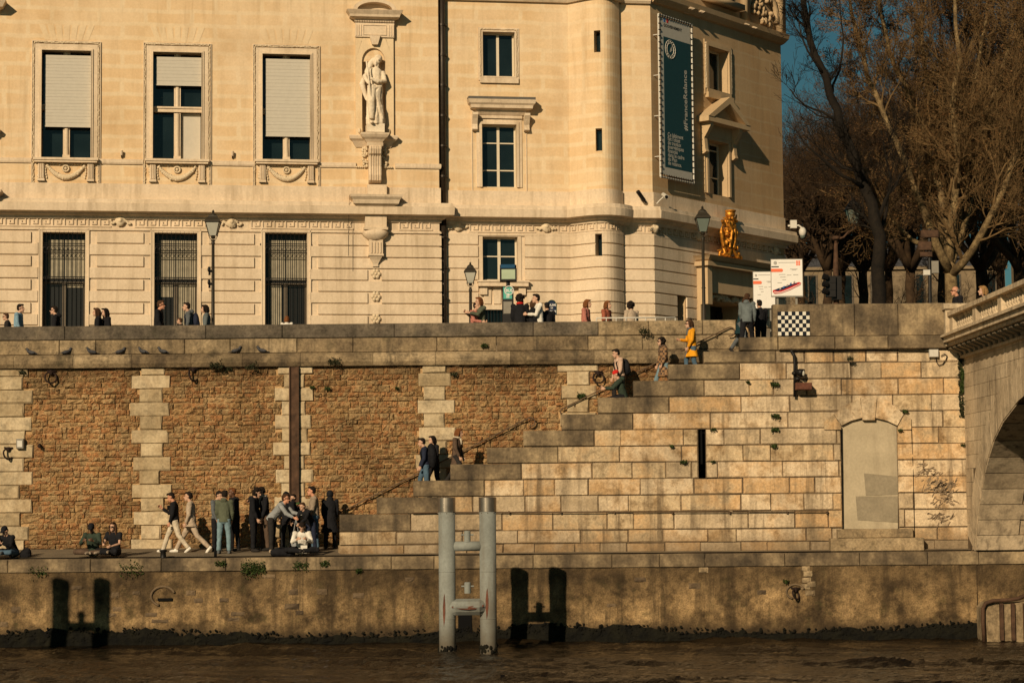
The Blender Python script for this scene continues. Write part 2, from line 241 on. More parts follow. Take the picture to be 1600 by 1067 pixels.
# ------------------------------------------------------------------ mesh builder
class MB:
    def __init__(s): s.v = []; s.f = []; s.uv = []
    def quad(s, a, b, c, d, uv=None):
        i = len(s.v); s.v += [tuple(a), tuple(b), tuple(c), tuple(d)]; s.f.append((i, i + 1, i + 2, i + 3)); s.uv.append(uv or ((0, 0),) * 4)
    def box8(s, p, uv=None):      # p[0..3] bottom loop, p[4..7] top loop
        i = len(s.v); s.v += [tuple(q) for q in p]
        for f in ((0, 3, 2, 1), (4, 5, 6, 7), (0, 1, 5, 4), (1, 2, 6, 5), (2, 3, 7, 6), (3, 0, 4, 7)):
            s.f.append(tuple(i + k for k in f)); s.uv.append(((0, 0),) * 4)
    def box(s, x0, x1, y0, y1, z0, z1):
        s.box8([(x0, y0, z0), (x1, y0, z0), (x1, y1, z0), (x0, y1, z0), (x0, y0, z1), (x1, y0, z1), (x1, y1, z1), (x0, y1, z1)])
    def bbox(s, x0, x1, y0, y1, z0, z1, b=0.012, j=0.0):   # chamfered block whose front (y0) edges are bevelled
        i = len(s.v); jj = lambda: U(-j, j)
        fr = [(x0 + b, z0 + b), (x1 - b, z0 + b), (x1 - b, z1 - b), (x0 + b, z1 - b)]
        s.v += [(x + jj(), y0 + jj(), z + jj()) for x, z in fr]
        s.v += [(x, y0 + b * 1.3, z) for x, z in ((x0, z0), (x1, z0), (x1, z1), (x0, z1))]
        s.v += [(x, y1, z) for x, z in ((x0, z0), (x1, z0), (x1, z1), (x0, z1))]
        fs = [(0, 1, 2, 3)] + [(k + 4, (k + 1) % 4 + 4, (k + 1) % 4, k) for k in range(4)] + [(k + 8, (k + 1) % 4 + 8, (k + 1) % 4 + 4, k + 4) for k in range(4)]
        for f in fs: s.f.append(tuple(i + k for k in f)); s.uv.append(((0, 0),) * 4)
    def rock(s, x0, x1, y0, y1, z0, z1, j=0.02):   # rough stone face, 4x3 grid
        i = len(s.v); nx, nz = 4, 3
        for b in range(nz + 1):
            for a in range(nx + 1):
                e = a in (0, nx) or b in (0, nz); c = (a in (0, nx)) and (b in (0, nz))
                x = x0 + (x1 - x0) * a / nx + (U(-j, j) * 0.5 if not c else (0.25 * j if a == 0 else -0.25 * j)); z = z0 + (z1 - z0) * b / nz + (U(-j, j) * 0.4)
                y = y0 + (U(0.6, 1.5) * j if e else U(-1.2, 0.9) * j)
                s.v.append((x, y, z))
        n0 = len(s.v)
        ring = [(a, 0) for a in range(nx)] + [(nx, b) for b in range(nz)] + [(a, nz) for a in range(nx, 0, -1)] + [(0, b) for b in range(nz, 0, -1)]
        idx = [i + b * (nx + 1) + a for a, b in ring]
        for k in idx: s.v.append((s.v[k][0], y1, s.v[k][2]))
        for b in range(nz):
            for a in range(nx):
                q = i + b * (nx + 1) + a; s.f.append((q, q + 1, q + nx + 2, q + nx + 1)); s.uv.append(((0, 0),) * 4)
        L = len(idx)
        for k in range(L): s.f.append((n0 + k, n0 + (k + 1) % L, idx[(k + 1) % L], idx[k])); s.uv.append(((0, 0),) * 4)
    def tube(s, pts, rad, n=8, cap=True, closed=False):
        pts = [Vector(p) for p in pts]; m = len(pts)
        if not hasattr(rad, '__len__'): rad = [rad] * m
        base = len(s.v); up = None
        for k in range(m):
            if closed: t = pts[(k + 1) % m] - pts[k - 1]
            else: t = pts[min(k + 1, m - 1)] - pts[max(k - 1, 0)]
            if t.length < 1e-9: t = Vector((0, 0, 1))
            t.normalize()
            if up is None: up = t.orthogonal().normalized()
            else:
                up = up - t * up.dot(t)
                up = up.normalized() if up.length > 1e-6 else t.orthogonal().normalized()
            sd = t.cross(up); r = rad[k]
            rx, ry = (r if hasattr(r, '__len__') else (r, r))
            for a in range(n):
                an = 2 * pi * a / n; s.v.append(tuple(pts[k] + up * (cos(an) * rx) + sd * (sin(an) * ry)))
        for k in range(m if closed else m - 1):
            k2 = (k + 1) % m
            for a in range(n):
                b2 = (a + 1) % n; s.f.append((base + k * n + a, base + k * n + b2, base + k2 * n + b2, base + k2 * n + a)); s.uv.append(((0, 0),) * 4)
        if cap and not closed:
            s.f.append(tuple(base + a for a in range(n - 1, -1, -1))); s.uv.append(((0, 0),) * n)
            s.f.append(tuple(base + (m - 1) * n + a for a in range(n))); s.uv.append(((0, 0),) * n)
    def loft(s, rings, cap=True):
        base = len(s.v); n = len(rings[0])
        for r in rings: s.v += [tuple(p) for p in r]
        for k in range(len(rings) - 1):
            for a in range(n):
                b2 = (a + 1) % n; s.f.append((base + k * n + a, base + k * n + b2, base + (k + 1) * n + b2, base + (k + 1) * n + a)); s.uv.append(((0, 0),) * 4)
        if cap:
            s.f.append(tuple(base + a for a in range(n - 1, -1, -1))); s.uv.append(((0, 0),) * n)
            s.f.append(tuple(base + (len(rings) - 1) * n + a for a in range(n))); s.uv.append(((0, 0),) * n)
    def ell(s, c, rx, ry, rz, ax=None, n=12, m=8):   # ellipsoid; ax = 3x3 orientation
        c = Vector(c); base = len(s.v)
        ax = ax or Matrix.Identity(3)
        s.v.append(tuple(c + ax @ Vector((0, 0, -rz))))
        for i in range(1, m):
            t = -pi / 2 + pi * i / m
            for a in range(n):
                an = 2 * pi * a / n; s.v.append(tuple(c + ax @ Vector((rx * cos(t) * cos(an), ry * cos(t) * sin(an), rz * sin(t)))))
        s.v.append(tuple(c + ax @ Vector((0, 0, rz)))); last = len(s.v) - 1
        for a in range(n):
            b2 = (a + 1) % n
            s.f.append((base, base + 1 + b2, base + 1 + a)); s.uv.append(((0, 0),) * 3)
            q = base + 1 + (m - 2) * n; s.f.append((q + a, q + b2, last)); s.uv.append(((0, 0),) * 3)
            for i in range(m - 2):
                q = base + 1 + i * n; s.f.append((q + a, q + b2, q + n + b2, q + n + a)); s.uv.append(((0, 0),) * 4)
    def prism(s, poly, ext):      # poly list of Vectors, ext Vector
        n = len(poly); i = len(s.v); s.v += [tuple(p) for p in poly] + [tuple(Vector(p) + ext) for p in poly]
        s.f.append(tuple(range(i, i + n))); s.uv.append(((0, 0),) * n)
        s.f.append(tuple(range(i + 2 * n - 1, i + n - 1, -1))); s.uv.append(((0, 0),) * n)
        for k in range(n):
            k2 = (k + 1) % n; s.f.append((i + k, i + n + k, i + n + k2, i + k2)); s.uv.append(((0, 0),) * 4)
    def lathe(s, c, prof, n=12, sq=False):
        c = Vector(c); rings = []
        for r, z in prof:
            rr = []
            for a in range(n):
                an = 2 * pi * (a + 0.5) / n; rr.append(c + Vector((r * cos(an), r * sin(an), z)))
            rings.append(rr)
        s.loft(rings)
    def build(s, name, mat, parent=None, smooth=False, kind=None):
        off = WL.get(parent.name, Vector((0, 0, 0))) if parent else Vector((0, 0, 0))
        me = bpy.data.meshes.new(name); me.from_pydata([(x - off[0], y - off[1], z - off[2]) for x, y, z in s.v], [], s.f)
        uvl = me.uv_layers.new(name='UVMap'); data = []
        for u in s.uv:
            for q in u: data += [q[0], q[1]]
        uvl.data.foreach_set('uv', data)
        if smooth: me.polygons.foreach_set('use_smooth', [True] * len(me.polygons))
        me.materials.append(M[mat] if isinstance(mat, str) else mat)
        o = bpy.data.objects.new(name, me); COL.objects.link(o)
        if parent: o.parent = parent
        WL[o.name] = off if parent else Vector((0, 0, 0))
        if kind: o['kind'] = kind
        return o
WL = {}
def thing(name, label, cat, loc=(0, 0, 0), group=None):
    o = bpy.data.objects.new(name, None); COL.objects.link(o); o.location = loc; o.empty_display_size = 0.2
    o['label'] = label; o['category'] = cat
    if group: o['group'] = group
    WL[o.name] = Vector(loc); return o
def tag(o, label, cat, group=None):
    o['label'] = label; o['category'] = cat
    if group: o['group'] = group
    return o
def struct(o): o['kind'] = 'structure'; return o
def dup(root, loc, rotz=0.0, label=None, group=None, scale=None):
    r = root.copy(); COL.objects.link(r); r.location = loc; r.rotation_euler = (0, 0, rotz)
    if scale: r.scale = (scale,) * 3
    if label: r['label'] = label
    if group: r['group'] = group
    for ch in list(root.children):
        c = ch.copy(); COL.objects.link(c); c.parent = r
        for g in list(ch.children):
            d = g.copy(); COL.objects.link(d); d.parent = c
    return r
def remesh(o, vox, smooth_it=0, disp=0.0, dscale=0.12):
    m = o.modifiers.new('Remesh', 'REMESH'); m.mode = 'VOXEL'; m.voxel_size = vox; m.use_smooth_shade = True
    if smooth_it:
        s = o.modifiers.new('Smooth', 'SMOOTH'); s.iterations = smooth_it; s.factor = 0.5
    if disp:
        k = 'folds%g' % dscale
        t = bpy.data.textures.get(k) or bpy.data.textures.new(k, 'CLOUDS'); t.noise_scale = dscale
        d = o.modifiers.new('Folds', 'DISPLACE'); d.texture = t; d.strength = disp; d.mid_level = 0.5
    return o
def text(parent, name, s, size, o, u, v, mat, align='LEFT', ext=0.004, space=1.0):
    c = bpy.data.curves.new('txt', 'FONT'); c.body = s; c.size = size; c.align_x = align; c.resolution_u = 3; c.space_character = space; c.offset = size * 0.02
    t = bpy.data.objects.new('txt', c); COL.objects.link(t); dg = bpy.context.evaluated_depsgraph_get()
    me = bpy.data.meshes.new_from_object(t.evaluated_get(dg)); bpy.data.objects.remove(t); 
    off = WL[parent.name] if parent else Vector((0, 0, 0)); o = Vector(o); u = Vector(u).normalized(); v = Vector(v).normalized()
    for q in me.vertices: q.co = o + u * q.co.x + v * q.co.y - off
    me.materials.clear(); me.materials.append(M[mat]); me.name = name
    ob = bpy.data.objects.new(name, me); COL.objects.link(ob)
    if parent: ob.parent = parent
    WL[ob.name] = off
    return ob
# ------------------------------------------------------------------ ground, water
def sheet(name, mat, xs, ys, zf):
    mb = MB(); 
    for j in range(len(ys) - 1):
        for i in range(len(xs) - 1):
            mb.quad((xs[i], ys[j], zf(xs[i], ys[j])), (xs[i + 1], ys[j], zf(xs[i + 1], ys[j])), (xs[i + 1], ys[j + 1], zf(xs[i + 1], ys[j + 1])), (xs[i], ys[j + 1], zf(xs[i], ys[j + 1])))
    return struct(mb.build(name, mat))
PZ = 8.15           # upper pavement level
def quay_z(y): return 2.37 + 0.21 * max(0, min(y, 3.6)) / 3.6
def water():
    nx, ny = 460, 240; vs = []; fs = []
    ph = [(U(0, 6.28), U(-0.5, 0.5), 2 ** U(0.4, 4.4)) for _ in range(44)]
    xs = [-24 + 48 * i / nx for i in range(nx + 1)]; ys = [-24 + 24.3 * (j / ny) for j in range(ny + 1)]
    xs = [-300, -80] + xs + [80, 300]; ys = [-400, -60] + ys
    for y in ys:
        for x in xs:
            h = 0
            if abs(x) < 24.1 and y > -24.1:
                for p, a, k in ph: h += sin(x * k * 0.75 * (1 + a * 1.6) + y * k * 1.1 * (1 - a * 0.6) + p + 1.6 * sin(0.6 * x * (0.5 + a) + 0.4 * y + p)) * 0.020 / k ** 0.42
                ed = min(1, (24 - abs(x)) / 4, (y + 24) / 4); h *= max(0, ed)
                h *= 0.7 + 0.5 * sin(0.35 * x + 0.9 * y) * sin(0.21 * x - 0.5 * y + 1)
            vs.append((x, y, h))
    W = len(xs)
    for j in range(len(ys) - 1):
        for i in range(W - 1): q = j * W + i; fs.append((q, q + 1, q + W + 1, q + W))
    me = bpy.data.meshes.new('river_water'); me.from_pydata(vs, [], fs); me.materials.append(M['water'])
    me.polygons.foreach_set('use_smooth', [True] * len(fs))
    o = bpy.data.objects.new('river_water', me); COL.objects.link(o); struct(o)
water()
XB = 12.75          # bridge face plane (runs towards the river)
sheet('quay', 'quay', [-90, -30, -15, 0, 15, 90], [0.55, 1, 2, 3, 3.6], lambda x, y: quay_z(y))
XTOP = P(1175, 545, 2).x
sheet('pavement', 'pave', [-300, -60, 0, 60, 300], [3.95, 9.2], lambda x, y: PZ)
sheet('ground', 'road', [-900, -60, 0, 60, 900], [9.2, 40, 1500], lambda x, y: PZ - 0.12)
mb = MB(); mb.box(-300, 300, 9.0, 9.2, PZ - 0.2, PZ + 0.01); struct(mb.build('kerb', 'dress'))
sheet('landing', 'pave', [XTOP, 60], [1.35, 3.95], lambda x, y: PZ - 0.005)
# ------------------------------------------------------------------ river wall
rw = thing('river_wall', 'stained low river wall of the lower quay, dark with algae at the waterline', 'wall', (0, 0, 0))
mb = MB(); ZC = 2.37; zcb = P(800, 888, 0).z
x = -40.0
while x < 40:      # coping stones
    L = U(1.1, 2.6); mb.bbox(x + 0.004, x + L - 0.004, -0.05, 0.56, zcb, ZC + U(-0.004, 0.006), 0.02, 0.004); x += L
mb.build('coping', 'coping', rw)
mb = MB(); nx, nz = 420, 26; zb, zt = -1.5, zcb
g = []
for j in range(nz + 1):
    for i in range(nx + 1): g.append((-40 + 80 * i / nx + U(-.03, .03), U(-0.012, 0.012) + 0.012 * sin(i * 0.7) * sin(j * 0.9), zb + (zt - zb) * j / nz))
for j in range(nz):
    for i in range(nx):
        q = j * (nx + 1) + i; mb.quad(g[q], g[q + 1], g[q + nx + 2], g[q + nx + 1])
# remove cells later: dark shadow patch handled as a black block in front
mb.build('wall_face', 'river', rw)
# broken small stones showing through the render
mb = MB()
for px, py, ww, hh in [(885, 927, 14, 7), (412, 941, 9, 6)]: pass
holes = [(180, 929, 12, 8), (298, 926, 15, 8), (183, 951, 14, 7), (25, 952, 14, 10), (372, 959, 22, 7), (458, 924, 15, 9), (503, 924, 16, 9), (456, 947, 22, 9), (250, 970, 26, 6), (174, 961, 15, 6), (120, 918, 16, 6), (468, 957, 12, 7), (213, 926, 12, 6), (236, 960, 18, 6), (365, 967, 18, 6), (310, 938, 14, 8), (420, 900, 20, 6), (6, 975, 12, 8), (200, 990, 20, 10), (350, 937, 14, 6), (560, 930, 18, 8), (640, 905, 14, 7), (840, 880, 16, 7), (1000, 905, 18, 7), (955, 945, 14, 5), (1085, 915, 18, 9), (1190, 925, 14, 7)]
for px, py, ww, hh in holes:
    a = P(px - ww / 2, py + hh / 2); b = P(px + ww / 2, py - hh / 2); mb.rock(a.x, b.x, -0.022, 0.05, a.z, b.z, 0.012)
mb.build('exposed_stone', 'joint', rw)
mb = MB()
for px, py in [(1260, 888), (1262, 896), (1261, 906), (1259, 916), (1266, 926), (1267, 912), (1100, 890), (1095, 875)]:
    a = P(px - U(5, 8), py + 4); b = P(px + U(5, 8), py - 4); mb.rock(a.x, b.x, -0.03, 0.05, a.z, b.z, 0.01)
mb.build('pale_stone', 'course', rw)
mb = MB(); a = P(716, 1000); b = P(737, 955); mb.box(a.x, b.x, -0.035, 0.1, a.z - 0.2, b.z); mb.build('shadow_block', 'ink', rw)  # black block standing in for a dark shadow on the wall
# hoop recess
def ringrec(px, py, r, th, parent, name='recess_rim'):
    mb = MB(); c = P(px, py); pts = [c + Vector((r * cos(t), -0.02, r * 0.8 * sin(t))) for t in [radians(20 + 230 * k / 22) for k in range(23)]]
    mb.tube(pts, th, 6); mb.build(name, 'joint', parent, True)
ringrec(255, 931, 0.33, 0.035, rw); ringrec(1243, 924, 0.25, 0.03, rw)
mb = MB(); c = P(258, 936); mb.box(c.x - 0.2, c.x + 0.2, -0.05, 0.02, c.z - 0.035, c.z + 0.035); mb.build('slot', 'ink', rw)
# algae skirt
mb = MB(); x = -40.0
prof = []
xs = []; 
while x < 40: xs.append(x); x += U(0.10, 0.22)
rows = []
for x in xs:
    hgt = 0.34 + 0.13 * sin(x * 0.5 + 1) + 0.06 * sin(x * 2.3) + U(-0.06, 0.08); hgt = max(0.16, min(0.56, hgt - .07 + (0.08 if -26 < x < -14 else 0)))
    rows.append([(x, -0.015, hgt + U(0, .03)), (x, -U(0.03, 0.06), hgt * 0.85), (x, -U(0.06, 0.10), hgt * 0.5), (x, -U(0.06, 0.11), hgt * 0.2), (x, -0.10, -0.4)])
for k in range(len(rows) - 1):
    for j in range(4): mb.quad(rows[k][j + 1], rows[k + 1][j + 1], rows[k + 1][j], rows[k][j])
mb.build('algae_band', 'algae', rw)
mb = MB()
for k in range(1600):
    x = U(-18, 18); z = U(0.0, 0.40) + 0.1 * sin(x * .5 + 1); s = U(0.012, 0.035); mb.ell((x, -U(0.03, 0.09), z), s * 1.5, s * .6, s * U(.6, 2), None, 5, 4)
mb.build('algae_clumps', 'algae', rw, kind='stuff')
# ------------------------------------------------------------------ stair wall (ashlar)
YS = 1.0
sw = thing('stair_wall', 'pale limestone wall stepping up beside the quay stairs, with a blocked arched doorway', 'wall', (0, YS, ZC))
rowy = [570, 595.5, 621, 646.5, 672, 697.5, 723, 748.5, 774, 800, 828, 848.5, 864]
steps_x = [1044, 989, 934, 877, 817, 760, 703, 645, 588, 530, 530, 530]
RZ = [P(900, y, YS).z for y in rowy]
def sx(px, py=700, Y=YS): return P(px, py, Y).x
XR = XB + 0.05
doorL, doorR = sx(1315, 740), sx(1403, 740); doorSp = P(1315, 664, YS).z; doorBot = P(1350, 826, YS).z
slitL, slitR = sx(1091), sx(1103); slitB, slitT = P(1097, 723, YS).z, P(1097, 672, YS).z
mb = MB(); mc = MB()
def addblock(mbx, x0, x1, z0, z1, yf=YS, excl=()):
    for (a, b, c, d) in excl:
        if x0 < b and x1 > a and z0 < d - 0.02 and z1 > c + 0.02:
            if x0 < a - 0.03: addblock(mbx, x0, min(x1, a), z0, z1, yf, excl)
            if x1 > b + 0.03: addblock(mbx, max(x0, b), x1, z0, z1, yf, excl)
            return
    mbx.bbox(x0 + U(.005, .016), x1 - U(.005, .016), yf + U(-0.018, 0.012), YS + 0.36, z0 + U(.005, .018), z1 - U(.004, .014), U(.012, .03), 0.010)
EX = [(doorL, doorR, doorBot - 0.3, P(1360, 655, YS).z - 0.02), (slitL, slitR, slitB, slitT)]
for k in range(12):
    z1, z0 = RZ[k], RZ[k + 1]; xl = sx(steps_x[k], rowy[k])
    if k == 11: xl = sx(530, 850)
    x = xl
    if k < 10:
        L = 2.02 if k else 2.02; addblock(mc, x, x + L, z0, z1, YS - 0.015); x += L
    elif k == 10:
        pass
    while x < XR - 0.01:
        L = random.choice([0.8, 1.0, 1.3, 1.6, 2.0]) * U(0.85, 1.15)
        if XR - (x + L) < 0.5: L = XR - x
        addblock(mb, x, x + L, z0, z1, YS, EX); x += L
# top rows above the last step
zt0, zt1 = RZ[0], P(1300, 547, YS).z; x = sx(1099, 560); addblock(mc, x, x + 2.05, zt0, zt1, YS - 0.015); x += 2.05
while x < XR - 0.01:
    L = U(0.7, 1.1)
    if XR - (x + L) < 0.4: L = XR - x
    addblock(mb, x, x + L, zt0, zt1, YS + 0.02, []); x += L
mb.build('ashlar_blocks', 'ashlar', sw); mc.build('stepped_coping', 'coping', sw)
mb = MB(); # joint backing, stepped
for k in range(12):
    xl = sx(steps_x[min(k, 11)], rowy[k]) + 0.03
    pieces = [(xl, XR)]
    for (a, b, c, d) in EX:
        np_ = []
        for (p, q) in pieces:
            if RZ[k + 1] < d - 0.02 and RZ[k] > c + 0.02:
                if p < a: np_.append((p, min(a, q)))
                if b < q: np_.append((max(b, p), q))
            else: np_.append((p, q))
        pieces = np_
    for p, q in pieces: mb.box(p, q, YS + 0.03, YS + 0.30, RZ[k + 1] + 0.001, RZ[k] - 0.012)
mb.box(sx(1099) + 0.05, XR, YS + 0.04, YS + 0.3, zt0, zt1 - 0.02)
mb.build('joint_mortar', 'joint', sw)
# ledge and parapet with the tile panel
lz0, lz1 = P(1340, 546, YS).z, P(1340, 525.5, YS).z; pz1 = P(1340, 474.5, YS).z
mb = MB(); x = sx(1156, 536); xe = sx(1480, 536)
a_ = sx(1216, 536)
mb.bbox(x, a_ - 0.01, YS - 0.02, YS + 0.37, lz0, lz1, 0.02)
for L in (1.6, 1.5, 1.85): mb.bbox(a_, min(a_ + L, xe) - 0.006, YS - 0.14, YS + 0.37, lz0, lz1, 0.03); a_ += L
mb.build('ledge', 'coping', sw)
mb = MB(); xa = sx(1208, 500); xe = sx(1477, 500); cuts = [xa, sx(1336, 500), sx(1404, 500), xe]
for i in range(3): mb.bbox(cuts[i], cuts[i + 1] - 0.004, YS - 0.01, YS + 0.40, lz1, pz1, 0.03)
mb.build('parapet_slab', 'coping', sw)
# voussoirs
mb = MB()
for poly in ([(1345, 621), (1370, 621), (1367, 656), (1348, 656)], [(1318, 635), (1344, 622), (1347.5, 652.5), (1330, 657), (1315, 664.5), (1303, 647)], [(1371, 622), (1398, 634), (1412, 647), (1402, 664.5), (1386, 657), (1368, 652.5)], [(1302, 648), (1314.5, 665.5), (1314.5, 671), (1288, 671), (1288, 660)], [(1413, 648), (1403.5, 665.5), (1403.5, 671), (1424, 671), (1424, 655)]):
    key = poly[0] == (1345, 621)
    pp = [P(a, b, YS - (0.09 if key else 0.055)) for a, b in poly]; mb.prism(pp[::-1], Vector((0, 0.25, 0)))
mb.build('voussoir', 'ashlar', sw)
mb = MB(); yy = YS + 0.07; arc = [(1315, 664.5), (1323, 660), (1335, 655.8), (1347.5, 653.2), (1368, 653.2), (1381, 655.8), (1393, 660), (1403, 664.5)]
pp = [P(1315, 826, yy), P(1403, 826, yy)] + [P(a, b, yy) for a, b in arc[::-1]]; mb.prism(pp, Vector((0, 0.25, 0)))
mb.build('blocked_doorway', 'render', sw)
mb = MB(); q = [P(a, b, yy - 0.012) for a, b in [(1350, 739), (1403, 744), (1403, 772), (1353, 774)]]; mb.prism(q[::-1], Vector((0, 0.01, 0)))
q = [P(a, b, yy - 0.012) for a, b in [(1337, 775), (1403, 775), (1403, 816), (1340, 812)]]; mb.prism(q[::-1], Vector((0, 0.01, 0)))
mb.build('render_patch', 'patch', sw)
mb = MB(); mb.bbox(sx(1307, 830), sx(1425, 830), YS - 0.22, YS + 0.02, P(1360, 840, YS).z, P(1360, 826, YS).z, 0.02)
mb.bbox(sx(1295, 850), sx(1440, 850), YS - 0.42, YS + 0.02, ZC, P(1360, 840, YS).z - 0.002, 0.02); mb.build('door_step', 'course', sw)
mb = MB(); mb.box(slitL - 0.03, slitR + 0.03, YS + 0.2, YS + 0.3, slitB - .03, slitT + .03); c = (slitL + slitR) / 2 - 0.02; mb.box(c - 0.02, c + 0.02, YS - 0.03, YS + 0.05, slitB, slitT)
mb.build('slit_opening', 'ink', sw)
# thin crack line right of doorway
mb = MB(); pts = [P(a, b, YS - 0.006) for a, b in [(1424, 655), (1425, 690), (1427, 740), (1428, 790), (1429, 838)]]; mb.tube(pts, 0.012, 4); pts = [P(a, b, YS - 0.01) for a, b in [(1315, 668), (1316, 740), (1317, 826)]]; mb.tube(pts, 0.014, 4); mb.build('crack', 'ink', sw)
# graffiti marks as irregular dark flecks of paint
mb = MB()
for cx, cy, n_ in [(1450, 735, 34), (1470, 760, 60), (1472, 780, 24), (1466, 806, 34), (1478, 757, 34)]:
    for k in range(n_):
        a, b = random.gauss(cx, 13), random.gauss(cy, 5.5)
        if a > 1498 or a < 1434: continue
        c = P(a, b, YS - 0.022); an = U(-0.6, 1.2); L = U(0.03, 0.12); t = U(0.008, 0.02); d = Vector((cos(an), 0, sin(an))); e = Vector((-sin(an), 0, cos(an)))
        mb.quad(c - d * L - e * t, c + d * L - e * t * .4, c + d * L + e * t, c - d * L * .8 + e * t)
mb.build('sprayed_marks', 'smudge', sw)
# tile panel (plain checked stand-in)
mb = MB(); mw = MB(); tx0, tx1 = sx(1215, 505), sx(1265, 505); tz0, tz1 = P(1240, 524.5, YS).z, P(1240, 487, YS).z
mb.box(tx0, tx1, YS - 0.03, YS - 0.012, tz0, tz1); nx, nz = 9, 6
for i in range(nx):
    for j in range(nz):
        if (i + j) % 2 == 0:
            dx, dz = (tx1 - tx0) / nx, (tz1 - tz0) / nz; e = 0.004
            mw.box(tx0 + dx * i + e, tx0 + dx * (i + 1) - e, YS - 0.037, YS - 0.0295, tz0 + dz * j + e, tz0 + dz * (j + 1) - e)
tp = thing('tile_panel', 'black and white checked ceramic tile panel set on the parapet end above the stairs', 'mosaic', ((tx0 + tx1) / 2, YS - 0.02, tz0))
mb.build('backing', 'blacktile', tp); mw.build('tiles', 'whitetile', tp)
# ------------------------------------------------------------------ stairs
st = thing('quay_stairs', 'long stone flight climbing right from the lower quay to the street', 'stairs', (sx(700), 2.4, 2.5))
X0 = P(532, 840, 2.2).x; NS = 36; tr = (XTOP - X0) / NS; ZB = quay_z(2.3); rs = (PZ - 0.005 - ZB) / NS
mb = MB()
for i in range(NS): mb.box(X0 + tr * i, X0 + tr * (i + 1) if i < NS - 1 else XTOP, YS + 0.37, 3.59, 2.0 if i < 3 else ZB + rs * (i - 3), ZB + rs * (i + 1))
mb.build('step', 'course', st)
def stair_z(x): return ZB + rs * max(0, min(NS, math.floor((x - X0) / tr) + 1))
# ------------------------------------------------------------------ retaining wall
YB = 3.6
rt = thing('retaining_wall', 'tall ochre rubble embankment wall with pale stone piers and dark parapet', 'wall', (0, YB, 2.5))
zP = [P(400, y, YB).z for y in (507, 529, 552, 573)]      # parapet top, course top, ledge top, ledge bottom
XE = P(1150, 510, YB).x
def rowblocks(mb, x0, x1, yf, z0, z1, La, Lb, yb=YB + 0.35, b=0.02, j=0.006):
    x = x0
    while x < x1:
        L = U(La, Lb); L = min(L, x1 - x) if x1 - x - L > 0.3 else x1 - x
        mb.bbox(x + 0.004, x + L - 0.004, yf + U(-0.01, 0.01), yb, z0 + 0.004, z1 - 0.002 + (U(-.006, .006)), b, j); x += L
mb = MB(); rowblocks(mb, -45, P(935, 510, YB).x, YB - 0.03, zP[1], zP[0], 2.0, 4.2); mb.build('parapet_coping', 'parapet', rt)
mb = MB(); rowblocks(mb, P(935, 510, YB).x, XE, YB - 0.02, zP[1], zP[0] + 0.01, 1.2, 2.0); rowblocks(mb, -45, XE, YB + 0.01, zP[2], zP[1], 1.0, 2.8); mb.build('parapet_course', 'course', rt)
mb = MB(); x = -45.0; xe = P(1160, 560, YB).x
while x < xe:      # rounded ledge
    L = min(U(1.5, 2.6), xe - x); h = zP[2] - zP[3]
    pr = [(0.0, h), (-0.06, h * 0.98), (-0.16, h * 0.80), (-0.20, h * 0.55), (-0.19, h * 0.30), (-0.14, 0.03), (-0.12, 0), (0.3, 0), (0.3, h)]
    j = U(-0.008, 0.008); mb.prism([Vector((x + 0.005, YB + a + j, zP[3] + b)) for a, b in pr], Vector((L - 0.01, 0, 0))); x += L
    if L < 0.05: break
mb.build('ledge', 'course', rt)
zb = 2.45
mb = MB(); mb.box(-45, XTOP + 1.0, YB + 0.06, YB + 0.34, zb - 0.4, zP[3] + 0.02); mb.build('mortar_bed', 'mortar', rt)
piers = [(-210, 0), (3, 0), (236, 0), (459, 0), (680, 0), (905, 0), (1125, 0)]
PH = 0.40
pb = []; mb = MB(); nrow = int((zP[3] - zb) / PH + 1)
def pw(k, i): return (30 if (k + i) % 2 == 0 else 17.5) / 53.1
for i, (pc, _) in enumerate(piers):
    cx = P(pc, 720, YB).x
    for k in range(nrow):
        z0 = zb + PH * k; z1 = min(z0 + PH, zP[3]); w2 = pw(k, i); 
        if i == 1: w2 += 0.28
        a, b = cx - w2 * U(.88, 1.08) + U(-.05, .05), cx + w2 * U(.88, 1.08) + U(-.05, .05); pb.append((a, b, z0, z1)); mb.bbox(a, b, YB - 0.03 + U(-.012, .012), YB + 0.2, z0 + 0.005, z1 - 0.005, 0.03, 0.02)
mb.build('quoin_pier', 'quoin', rt)
mb = MB(); z = zb
while z < zP[3] - 0.03:
    h = U(0.12, 0.20); h = min(h, zP[3] - z); x = -24.0
    while x < XTOP + 0.5:
        L = U(0.12, 0.34) if R() < .7 else U(.3, .55); zc = z + h / 2; hit = None
        for (a, b, c, d) in pb:
            if c <= zc < d and x < b - 0.01 and x + L > a: hit = (a, b); break
        if hit:
            if hit[0] - x > 0.08: mb.rock(x + 0.007, hit[0] - 0.012, YB + U(-0.03, 0.02), YB + 0.16, z + 0.006, z + h - 0.006, 0.02)
            x = hit[1] + 0.008; continue
        rr = R()
        if rr < 0.25 and h > 0.17:
            hh = h * U(0.4, 0.6); mb.rock(x + 0.007, x + L - 0.007, YB + U(-0.03, 0.02), YB + 0.16, z + 0.006, z + hh - 0.004, 0.016); mb.rock(x + 0.007, x + L - 0.007, YB + U(-0.03, 0.02), YB + 0.16, z + hh + 0.004, z + h - 0.006, 0.016)
        else: mb.rock(x + 0.007, x + L - 0.007, YB + U(-0.035, 0.03), YB + 0.16, z + U(0.003, 0.014), z + h - U(0.003, 0.014), 0.022)
        x += L
    z += h
mb.build('rubble_stones', 'rubble', rt)
